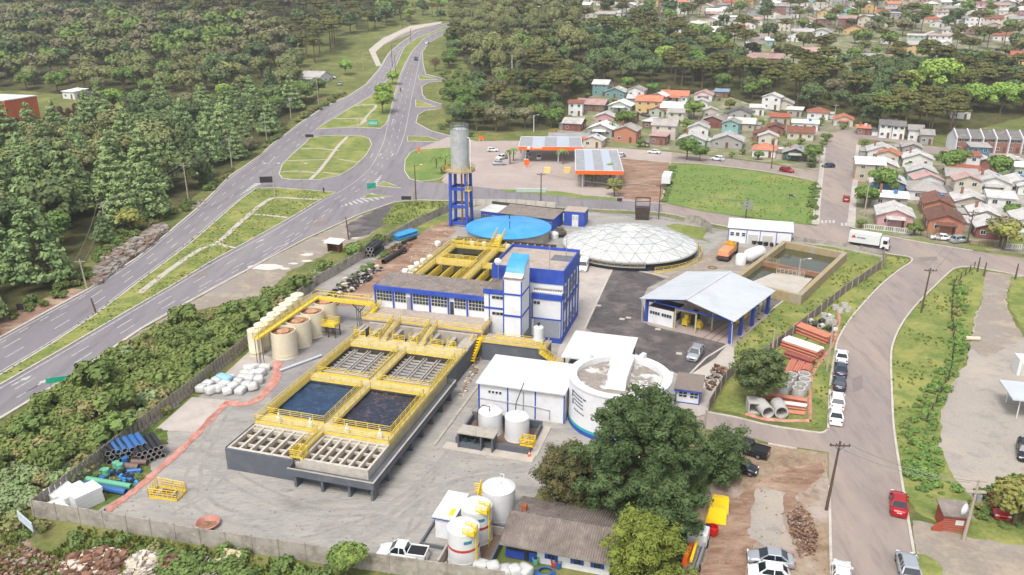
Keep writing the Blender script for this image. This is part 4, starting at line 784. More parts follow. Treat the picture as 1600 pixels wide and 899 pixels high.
# emblem on the shell facing the yard: a dark blue bracket with three slanted bars
q = MB()
def arc(a0, a1, z0, z1, sk=0., n=6):
 for i in range(n):
  t0, t1 = a0 + (a1 - a0) * i / n, a0 + (a1 - a0) * (i + 1) / n; f0, f1 = sk * i / n, sk * (i + 1) / n; R2 = r + .03
  q.quad((R2 * math.cos(t0), R2 * math.sin(t0), z0 + f0), (R2 * math.cos(t1), R2 * math.sin(t1), z0 + f1), (R2 * math.cos(t1), R2 * math.sin(t1), z1 + f1), (R2 * math.cos(t0), R2 * math.sin(t0), z1 + f0))
ea = R(214)
for k in range(4): arc(ea + .05 + .02 * k, ea + .36 + .01 * k, 5.3 - .5 * k, 5.47 - .5 * k, -.3)
arc(ea + .0, ea + .05, 4.5, 5.4, 0, 1); arc(ea + .02, ea + .07, 3.5, 4.3, 0, 1); arc(ea + .38, ea + .46, 4.95, 5.15, -.05, 2)
for k in range(6): arc(ea + .1 + .055 * k, ea + .135 + .055 * k, 2.9 - .04 * k, 3.12 - .04 * k, 0, 1)
q.build('emblem', M('navy_lettering', '#27345e', .6), T)
# ---------------------------------------------------------------- warehouse, canopy, guard hut, garage
T = proot('chemical_warehouse', 29.6, 26, 'white panelled warehouse with thin blue pillars and a flat white roof left of the reservoir', 'warehouse')
q = MB(); q.box(-5.9, 5.9, -4.0, 4.0, 0, 4.4); q.build('wall', m_wwall, T)
q = MB(); q.hexa([(-6.2, -4.5, 4.4), (6.0, -4.5, 4.4), (6.0, 4.3, 4.6), (-6.2, 4.3, 4.6), (-6.2, -4.5, 4.55), (6.0, -4.5, 4.55), (6.0, 4.3, 4.8), (-6.2, 4.3, 4.8)]); q.build('roof', m_whiter, T)
for x in (-5.9, -1.9, 1.9, 5.8): MB().box(x - .06, x + .1, -4.08, -4.002, 0, 4.4).build('pillar', m_blue, T)
MB().box(-6.0, -5.9, -4.1, -3.9, 0, 4.4).build('pillar', m_blue, T)
for k in range(4): window(T, (-4.6 + .5 * k, -4.01, 3.0), (1, 0), .38, .45, 1, 1, fm=m_wwall)
q = MB(); q.tube([(-5.8, -4.15, 2.2), (2, -4.15, 2.0), (3.9, -4.15, 1.8), (3.9, -4.15, .4)], .05, 5); q.tube([(.3, -4.15, 4), (.3, -4.15, 1.2)], .05, 5); q.build('pipe', m_steel, T)
T = proot('carport', 37.2, 37.8, 'open carport with a flat white roof between the operations building and the reservoir', 'carport')
q = MB(); q.box(-4.8, 4.8, -4.9, 4.9, 4.3, 4.5); q.build('roof', m_whiter, T)
for x in (-4.4, 4.4):
 for y in (-4.4, 0, 4.4): MB().box(x - .1, x + .1, y - .1, y + .1, 0, 4.3).build('post', m_darkst, T)
q = MB(); q.box(-4.4, -4.3, -4.4, 4.4, 0, 2.2); q.box(-4.3, 4.3, 4.3, 4.4, 0, 2.2); q.build('back_wall', m_cwall, T)
T = proot('guard_hut', 50.6, 33.2, 'small white guard hut with blue trim and a sloping brown roof by the gate', 'hut')
q = MB(); q.box(-1.7, 1.5, -1.1, 2.3, .1, 2.2); q.build('wall', m_wwall, T); q = MB(); q.hexa([(-2, -1.5, 2.25), (1.8, -1.5, 2.25), (1.9, 2.6, 2.85), (-1.9, 2.6, 2.85), (-2, -1.5, 2.35), (1.8, -1.5, 2.35), (1.9, 2.6, 2.95), (-1.9, 2.6, 2.95)]); q.build('roof', M('brown_roof', '#7b7068', .9, var=.1), T)
q = MB(); q.box(-1.95, 1.75, -1.52, -1.4, 2.0, 2.26); q.box(-1.75, -1.6, -1.16, -1.1, .1, 2.1); q.box(1.4, 1.55, -1.16, -1.1, .1, 2.1); q.box(-1.75, 1.55, -1.16, -1.105, .1, .25); q.box(1.5, 1.56, -1.1, 2.3, .1, .25); q.build('trim', m_blue, T)
for x in (-1.3, .2): window(T, (x, -1.11, 1.0), (1, 0), 1.1, .85, 2, 2, fm=m_tankw)
window(T, (1.51, -.8, 1.0), (0, 1), 1.4, .8, 2, 1, fm=m_tankw)
T = proot('garage_building', 59.3, 115.8, 'long low white garage with roller doors and thin blue trim by the street', 'garage')
q = MB(); q.box(-6.8, 6.8, -3.1, 3.0, 0, 3.4); q.build('wall', m_wwall, T); q = MB(); q.hexa([(-7.1, -3.3, 3.4), (7.1, -3.3, 3.4), (7.1, 3.2, 4.0), (-7.1, 3.2, 4.0), (-7.1, -3.3, 3.55), (7.1, -3.3, 3.55), (7.1, 3.2, 4.15), (-7.1, 3.2, 4.15)]); q.build('roof', m_whiter, T)
q = MB(); q.box(-6.9, 6.9, -3.2, -3.12, 3.2, 3.36)
for x in (-6.85, -2.9, 0, 3.5, 6.7): q.box(x, x + .15, -3.18, -3.12, 0, 3.2)
q.build('trim', m_blue, T)
for x in (-6.4, -5.2, -3.9): window(T, (x, -3.12, 1.7), (1, 0), .8, .8, 1, 2)
for x in (-2.5, .6):
 q = MB()
 for k in range(8): q.box(x, x + 2.2, -3.16, -3.12, .28 * k + .01, .28 * k + .26)
 q.build('roller_door', m_frame, T)
# ---------------------------------------------------------------- settling pits (right)
T = proot('settling_pit', 66, 92, 'two stained open settling pits with green water and ochre rims beside the lawn', 'pit'); c_ = w2p
m_och = M('ochre_stained_concrete', '#9d8c68', .9, var=.15, dirt=[('#9a938a', .85, .4, (.44, .6)), ('#8c7836', .5, 1.2, (.5, .66))]); m_orc = M('orange_stained_wall', '#96705a', .9, var=.2, dirt='#6b5140', damt=.7, dscale=.8)
A_, B_, C_, D4 = [Vector((x - 66, y - 92)) for x, y in ((64.6, 110.6), (76.6, 105.6), (66.6, 76.5), (54.8, 81.5))]
E1, E2 = A_.lerp(D4, .50), B_.lerp(C_, .50)
def wallseg(a, b2, name, mat, wd=.45, z1=1.9, ins=0.):
 d = (b2 - a).normalized(); n_ = Vector((-d.y, d.x)) * wd / 2; a2 = a + d * ins; b3 = b2 - d * ins
 q = MB(); q.prism([tuple(a2 - n_), tuple(b3 - n_), tuple(b3 + n_), tuple(a2 + n_)], 0, z1); return q.build(name, mat, T)
wallseg(A_, B_, 'rim_wall', m_och, 1.0, 1.9, .2); wallseg(B_, C_, 'rim_wall', m_och, .9, 1.88, -.4); wallseg(C_, D4, 'rim_wall', m_och, .8, 1.86, .2); wallseg(A_, D4, 'rim_wall', m_och, .9, 1.88, -.4); wallseg(E1, E2, 'divider_wall', m_orc, .6, 1.5, .45)
MB().quad(*[(p.x, p.y, .5) for p in (A_, B_, E2, E1)]).build('water', w_green, T); MB().quad(*[(p.x, p.y, .62) for p in (E1, E2, C_, D4)]).build('water', w_green, T)
s0 = E2.lerp(C_, .25); s1 = E1.lerp(D4, .45)
q = MB(); q.prism([tuple(s0 + (s1 - s0) * .08), tuple(C_ + Vector((-.6, .6))), tuple(D4 + Vector((3, .3))), tuple(s1 + (s0 - s1) * .35)], .7, 1.45); q.build('slab', m_path, T)
d = (E2 - E1); rl(T, [tuple(E1 + d * .05) + (1.5,), tuple(E1 + d * .3) + (1.5,)], mat=m_och, step=.7)
rl(T, [tuple(s1 + (s0 - s1) * .4) + (1.45,), tuple(s1 + (s0 - s1) * .8) + (1.45,)], mat=m_path, step=.7, h=1.2)
# ---------------------------------------------------------------- twin white tanks in a bund, pump house
T = proot('bund', 28.3, 16.5, 'dark grey low bund wall round the twin white tanks in front of the warehouse', 'bund')
q = MB(); q.box(-4.8, 4.8, -3.3, -3.05, 0, .95); q.box(4.55, 4.8, -3.05, 3.1, 0, .95); q.box(-4.8, -4.55, -3.05, 3.1, 0, .95); q.box(-4.8, 4.8, 3.1, 3.3, 0, 1.2); q.build('wall', m_dgrey, T); MB().box(-4.5, 4.5, -3.04, 3.09, .02, .06).build('floor', M('brown_floor', '#6d5a4c', .9, var=.2), T)
q = MB(); q.box(-6, 5.6, -4.9, -3.31, .018, .13); q.box(4.81, 5.8, -3.31, 4, .018, .125); q.build('apron', m_path, T); rl(T, [(3.5, -2.9, .95), (5.2, -2.9, .95), (5.2, -1.6, .95), (3.5, -1.6, .95), (3.5, -2.9, .95)], step=.5, h=.9, mat=m_yel2)
for (x, y, lb_) in ((26.8, 17.3, 'left one of the twin white domed tanks in the grey bund'), (30.5, 16.9, 'right one of the twin white domed tanks in the grey bund')):
 t = tank('chemical_tank', x, y, 1.55, 3.0, lb_, m_tankw, 'twin white tanks', z=.06, dome=.6); q = MB(); q.tube([(.2, -.9, 3.3), (.2, -.9, 4.1), (-.6, -1.2, 4.3), (-1.1, -1.6, 3.8), (-1.1, -2.2, 1)] if x < 28 else [(-.3, .3, 3.4), (-.3, .6, 4.6), (-.1, 3.5, 6)], .07, 6); q.build('pipe', m_darkst, t)
T = proot('pump_shelter', 26.4, 13.2, 'dark grey open fronted pump shelter with a flat concrete roof', 'shelter')
q = MB(); q.box(-2.3, 2.5, -1.0, 1.1, 2.15, 2.32); q.build('roof', m_cwall, T); q = MB(); q.box(-2.2, 2.3, .85, 1.0, 0, 2.15)
for x in (-2.2, .75, 2.2): q.box(x - .1, x + .1, -.9, .85, 0, 2.15)
q.box(-2.1, .65, -.8, .7, .0, .7); q.build('wall', m_dgrey, T)
for x in (-1.4, -.2): q = MB(); q.lathe([(.2, .7), (.2, 1.2), (.12, 1.35), (0, 1.35)], 10, (x, -.2)); q.tube([(x, -.2, .9), (x + .6, -.2, .9), (x + .6, -.2, 1.6)], .07, 6); q.build('pump', M('dark_green_pump', '#234038', .5), T)
# ---------------------------------------------------------------- front tanks, box and bund
T = proot('front_bund', 32.2, -4, 'concrete and dark grey bund walls round the striped tanks by the front wall', 'bund')
q = MB(); q.box(-2.2, -2.0, -5.6, -2.2, 0, 1.2); q.box(-1.8, 2.6, 1.3, 1.5, 0, 1.0); q.build('wall', m_cwall, T)
q = MB(); q.box(2.6, 2.85, -6.4, 6.3, 0, 1.0); q.box(-.6, 2.6, 1.5, 1.75, 0, 1.1); q.box(-5.3, -5.1, -2.6, 4.2, 0, .4); q.box(-5.1, -2.0, -2.6, -2.4, 0, .4); q.box(-5.1, -1.9, 4.0, 4.2, 0, .4); q.build('dark_wall', m_dgrey, T)
MB().box(-2, 2.6, -5.6, 1.3, .02, .06).build('floor', bpy.data.materials['brown_floor'], T)
m_red = M('red_band', '#b5452c', .6); m_logo = M('teal_label', '#3b7f95', .6)
for (x, y, lb_, st_) in ((32.0, -7.3, 'nearest white tank with a red band and yellow ladder, by the front wall', 1), (32.1, -3.6, 'middle white tank with a red band and yellow ladder, behind the nearest striped tank', 1), (33.3, -.2 + .4, 'plain white tank behind the two striped tanks, beside the corrugated roof house', 0)):
 t = tank('striped_tank' if st_ else 'plain_tank', x, y, 1.6 if st_ else 1.75, 3.9, lb_, m_tankw, 'white tanks by the front wall', z=.06, dome=.5)
 if st_:
  q = MB(); q.lathe([(1.615, 1.9), (1.615, 2.2)], 32); q.build('band', m_red, t)
  a0 = R(-70); q = MB(); q.lathe([(1.62, 2.9), (1.62, 3.25)], 8, a0=a0, a1=a0 + .5); q.build('label', m_logo, t)
  q = MB()
  for s in (-.22, .22): q.tube([(1.66, -.9 + s, 0), (1.66, -.9 + s, 4.4)], .05, 5)
  for k in range(12): q.bar((1.66, -1.1, .4 + .35 * k), (1.66, -.7, .4 + .35 * k), .05)
  q.box(.4, 1.6, -1.4, -.4, 3.95, 4.05); q.build('ladder', m_yel, t); rl(t, [(.4, -1.4, 4.05), (1.6, -1.4, 4.05), (1.6, -.4, 4.05), (.4, -.4, 4.05)], step=.5, h=.7, mat=m_yel2)
 else: q = MB(); q.tube([(-.2, 1.2, 4.2), (-.2, 1.2, 4.7), (.2, 1.2, 4.7), (.2, 1.2, 4.2)], .07, 6); q.build('vent', m_tankw, t)
T = proot('chemical_hut', 28.9, -2.6, 'narrow white flat roofed hut with blue edge left of the striped tanks', 'hut')
q = MB(); q.box(-.95, .95, -2.2, 2.1, 0, 2.4); q.build('wall', m_wwall, T); q = MB(); q.box(-1.2, 1.2, -2.45, 2.4, 2.55, 2.7); q.build('roof', m_whiter, T); q = MB(); q.box(-1.18, 1.18, -2.43, 2.38, 2.4, 2.55); q.build('trim', m_blue, T); MB().box(.4, .8, -1.8, -.7, 2.7, 2.78).build('grating', m_yel2, T)
T = proot('yellow_stair', 31.0, 2.0, 'short yellow railed stair behind the white hut', 'stair'); q = MB()
for k in range(6): q.box(-.5, .5, -1.2 + .3 * k, -.9 + .3 * k, .3 * k, .3 * k + .08)
q.build('steps', m_yel, T); rl(T, [(-.5, -1.2, 0), (-.5, .6, 1.8)], step=.6, h=1, mat=m_yel2); rl(T, [(.5, -1.2, 0), (.5, .6, 1.8)], step=.6, h=1, mat=m_yel2); rl(T, [(-1.4, 1, .8), (1.2, 1, .8)], step=.5, h=1.1, mat=m_yel2)
# ---------------------------------------------------------------- site house
T = proot('site_house', 41.2, -2.3, 'white and blue site house with a long corrugated roof beside the striped tanks', 'house')
q = MB(); q.prism([(-5.2, -3.4), (5.2, -3.4), (5.2, 3.2), (-5.2, 3.2)], 0, 2.3); q.build('wall', m_wwall, T)
for s in (0, 1):
 q = MB()
 if s == 0: corr_roof(q, (-5.7, -4.5, 2.3), (5.7, -4.5, 2.3), (5.7, -.6, 3.6), (-5.7, -.6, 3.6), 46, .06)
 else: corr_roof(q, (-5.6, 3.8, 2.4), (5.7, 3.8, 2.4), (5.7, -.6, 3.6), (-5.6, -.6, 3.6), 46, .06)
 q.build('roof_slope', m_corr, T)
q = MB(); q.box(-5.19, -2.1, -3.46, -3.402, 0, 2.2); q.build('porch', m_glass, T); q = MB(); q.box(-5.15, -3.4, -3.5, -3.465, .1, 1.0); q.box(-2.9, -2.15, -3.5, -3.465, .0, 1.1); q.box(-5.3, -5.15, -3.5, -3.4, 0, 2.3); q.build('blue_panel', m_blue, T)
for x in (-1.0, 1.6, 3.6):
 o = window(T, (x, -3.41, .75), (1, 0), .75, 1.0, 2, 1, fm=m_blue)
 for s in (-.3, .76): MB().box(x + s, x + s + .28, -3.47, -3.42, .75, 1.75).build('shutter', m_blue, T)
q = MB(); q.box(-4.6, -4.1, -.3, .2, 3.0, 4.1); q.build('chimney', M('brick_red', '#93502f', .9, var=.2, scale=4), T)
# ---------------------------------------------------------------- houses
HC = {'white': '#d5d4d0', 'cream': '#c6bca6', 'beige': '#b3a58e', 'grey': '#9b9894', 'teal': '#5f8f8e', 'blue': '#45799b', 'turquoise': '#74b0ab', 'green': '#a3b3a0', 'pink': '#c98f92', 'orange': '#b8734f', 'yellow': '#cfa95e', 'red': '#84463f', 'brick': '#8d5c4b', 'darkgreen': '#2f5348', 'brown': '#7d5e4a', 'magenta': '#b3405c'}
RC = {'grey': '#99948f', 'lightgrey': '#b9b6b2', 'white': '#dadad8', 'tile': '#9a523c', 'orange': '#b87459', 'brown': '#6f4a3d', 'dark': '#6b6866', 'redbrown': '#84503f', 'rose': '#a98a84', 'blue': '#7e93ab'}
def hm(c):
 l_ = lin(HC[c]); g_ = sum(l_) / 3; return M('house_' + c, tuple(q * .78 + g_ * .22 for q in l_), .85, var=.05, dirt='#7f776d', damt=.3, dscale=.6)
def rm(c): return M('roof_' + c, RC[c], .85 if c != 'white' else .6, var=.14, scale=2.5, dirt=[('#5f5751' if c not in ('white',) else '#a8a5a0', .45, .35, (.48, .68)), ('#c5beb4', .35, .8, (.56, .72))], objrand=.15)
WM = {}
def hwin(w, h):
 k = (w, h)
 if k not in WM:
  q = MB(); t = .08
  q.box(0, w, -.06, 0, 0, t); q.box(0, w, -.06, 0, h - t, h); q.box(0, t, -.06, 0, t, h - t); q.box(w - t, w, -.06, 0, t, h - t); q.box(w / 2 - .03, w / 2 + .03, -.05, 0, t, h - t)
  g = MB(); g.quad((t, -.02, t), (w - t, -.02, t), (w - t, -.02, h - t), (t, -.02, h - t)); WM[k] = (q.mesh('window', m_tankw), g.mesh('pane', m_glass))
 return WM[k]
def put_win(par, x, y, z, rz, w=1.2, h=1.1):
 a, b_ = hwin(w, h); o = bpy.data.objects.new('window', a); C.objects.link(o); o.parent = par; o.location = (x, y, z); o.rotation_euler.z = rz
 g = bpy.data.objects.new('pane', b_); C.objects.link(g); g.parent = o
HBOX = []; m_blp0 = M('faded_blue_tank', '#4d7fae', .6)
def house_at(X, Y, w, d, h, typ, wc, rc, label, rz=None, far=False, porch=False, pitch=.38, group=None, z=None, solar=0, name='house', cat='house'):
 """front wall centred on (X, Y); gable 'g' ridge runs back, 's' ridge runs sideways, 'm' single slope, 'h' hipped"""
 rz = PA - R(3) if rz is None else rz
 t = root(name, X, Y, z, rz, label, cat, group); W = w / 2; o_ = .5; W2, D1 = W + o_, d + o_
 HBOX.append((X - math.sin(rz) * d / 2, Y + math.cos(rz) * d / 2, max(w, d) / 2 + 1))
 q = MB(); q.prism([(-W, 0), (W, 0), (W, d), (-W, d)], -1.2, h); rise = (W2 if typ == 'g' else (d / 2 + o_)) * pitch
 if typ == 'g':
  hh = h + W * pitch
  for y in (0, d): q.quad(*( [(-W, y, h), (W, y, h), (0, y, hh)] if y == 0 else [(W, y, h), (-W, y, h), (0, y, hh)]))
 elif typ == 's':
  hh = h + d / 2 * pitch; q.quad((-W, d, h), (-W, 0, h), (-W, d / 2, hh)); q.quad((W, 0, h), (W, d, h), (W, d / 2, hh))
 q.build('wall', hm(wc), t)
 th = .14; q = MB(); seg = 1.15 if not far else 99
 def slope(a, b_, c, e):       # a,b eave; c,e ridge
  a, b_, c, e = map(Vector, (a, b_, c, e)); up = Vector((0, 0, th)); q.hexa([a, b_, c, e, a + up, b_ + up, c + up, e + up])
  n_ = int((b_ - a).length / seg)
  for i in range(1, n_): s = i / n_; q.bar(a.lerp(b_, s) + up * 1.1, e.lerp(c, s) + up * 1.1, .07, .06)
 e0 = h - o_ * pitch + .03
 if typ == 'g': rg = h + W * pitch + .03; slope((-W2, D1, e0), (-W2, -o_, e0), (0, -o_, rg), (0, D1, rg)); slope((W2, -o_, e0), (W2, D1, e0), (0, D1, rg), (0, -o_, rg)); q.bar((0, -o_, rg + th), (0, D1, rg + th), .35, .1)
 elif typ == 's': rg = h + d / 2 * pitch + .03; slope((-W2, -o_, e0), (W2, -o_, e0), (W2, d / 2, rg), (-W2, d / 2, rg)); slope((W2, D1, e0), (-W2, D1, e0), (-W2, d / 2, rg), (W2, d / 2, rg)); q.bar((-W2, d / 2, rg + th), (W2, d / 2, rg + th), .35, .1)
 elif typ == 'm': slope((-W2, -o_, h + .02), (W2, -o_, h + .02), (W2, D1, h + .6), (-W2, D1, h + .6))
 else:
  rg = h + min(W, d / 2) * pitch + .1; rl_ = max(0.3, W - d / 2)
  A, B2, C2, D2 = Vector((-W2, -o_, e0)), Vector((W2, -o_, e0)), Vector((W2, D1, e0)), Vector((-W2, D1, e0)); P_, Q_ = Vector((-rl_, d / 2, rg)), Vector((rl_, d / 2, rg))
  q.quad(A, B2, Q_, P_); q.quad(B2, C2, Q_); q.quad(C2, D2, P_, Q_); q.quad(D2, A, P_); q.quad(D2, C2, B2, A)
 ro = q.build('roof', rm(rc), t)
 if solar:
  for i in range(solar):
   k = MB(); y0 = 1.2 + 1.15 * i; k.hexa([(W * .2, y0, e0 + (W2 - W * .2) * pitch + .22), (W * .75, y0, e0 + (W2 - W * .75) * pitch + .22), (W * .75, y0 + 1.05, e0 + (W2 - W * .75) * pitch + .22), (W * .2, y0 + 1.05, e0 + (W2 - W * .2) * pitch + .22)] + [(W * .2, y0, e0 + (W2 - W * .2) * pitch + .28), (W * .75, y0, e0 + (W2 - W * .75) * pitch + .28), (W * .75, y0 + 1.05, e0 + (W2 - W * .75) * pitch + .28), (W * .2, y0 + 1.05, e0 + (W2 - W * .2) * pitch + .28)]); k.build('solar_panel', M('solar_panel', '#3c4350', .3), ro)
 fl = 2 if h > 4.4 else 1
 for f in range(fl):
  zb = .95 + 2.7 * f; n = max(2, int(w / 3))
  for i in range(n):
   x = -W + w * (i + .5) / n - .6
   if f == 0 and i == n // 2: continue
   put_win(t, x, -.01, zb, 0)
  if not far or f:
   for i in range(max(1, int(d / 4))): put_win(t, -W - .01, d * (i + .6) / max(1, int(d / 4)), zb, -R(90))
  for i in range(max(1, int(d / 4))): put_win(t, W + .01, d * (i + .35) / max(1, int(d / 4)), zb, R(90))
 n = max(2, int(w / 3)); x = -W + w * (n // 2 + .5) / n; MB().box(x - .45, x + .45, -.05, -.005, 0, 2.1).build('door', M('door_brown', '#6a4636', .6), t)
 if not far and group is None and name == 'house':
  k_ = rng.random()
  if k_ < .5: s_ = 1 if k_ < .25 else -1; a_, b2_ = (W + .05, W + 2.4) if s_ > 0 else (-W - 2.4, -W - .05); y_ = d * .35; MB().box(a_ + .1, b2_ - .1, y_, d - .3, -.8, 2.0).build('annex', hm(rng.choice(['beige', 'grey', wc])), t); MB().hexa([(a_, y_ - .3, 2.05), (b2_, y_ - .3, 2.05), (b2_, d, 2.3), (a_, d, 2.3), (a_, y_ - .3, 2.15), (b2_, y_ - .3, 2.15), (b2_, d, 2.4), (a_, d, 2.4)]).build('annex_roof', rm(rng.choice(['grey', 'lightgrey', 'dark'])), t)
  if rng.random() < .35: q = MB(); q.lathe([(.5, e0 + .6), (.6, e0 + 1.5), (.62, e0 + 1.55), (0, e0 + 1.7)], 12, (W * .35, d * .6)); q.build('roof_tank', m_blp0 if rng.random() < .4 else m_tankw, t)
  if rng.random() < .4: MB().box(-W * .5 - .3, -W * .5 + .3, d * .55, d * .55 + .6, h, h + W * pitch + 1.2).build('chimney', hm('brick'), t)
 if porch:
  q = MB(); q.hexa([(-W * .55, -2.2, 2.25), (W * .55, -2.2, 2.25), (W * .55, -.02, 2.6), (-W * .55, -.02, 2.6), (-W * .55, -2.2, 2.37), (W * .55, -2.2, 2.37), (W * .55, -.02, 2.72), (-W * .55, -.02, 2.72)]); q.build('porch_roof', rm(rc), t)
  for s in (-1, 1): MB().box(s * W * .5 - .08, s * W * .5 + .08, -2.05, -1.9, 0, 2.25).build('post', hm(wc), t)
 return t
def scale_at(X, Y): return FPX / (Y * cp + (CAM_H - zt(Y)) * sp)
def house(u, v, wpx, d, h, typ, wc, rc, label, **k):
 X, Y = at(u, v); return house_at(X, Y, wpx / scale_at(X, Y) * .92, d, h, typ, wc, rc, label, **k)
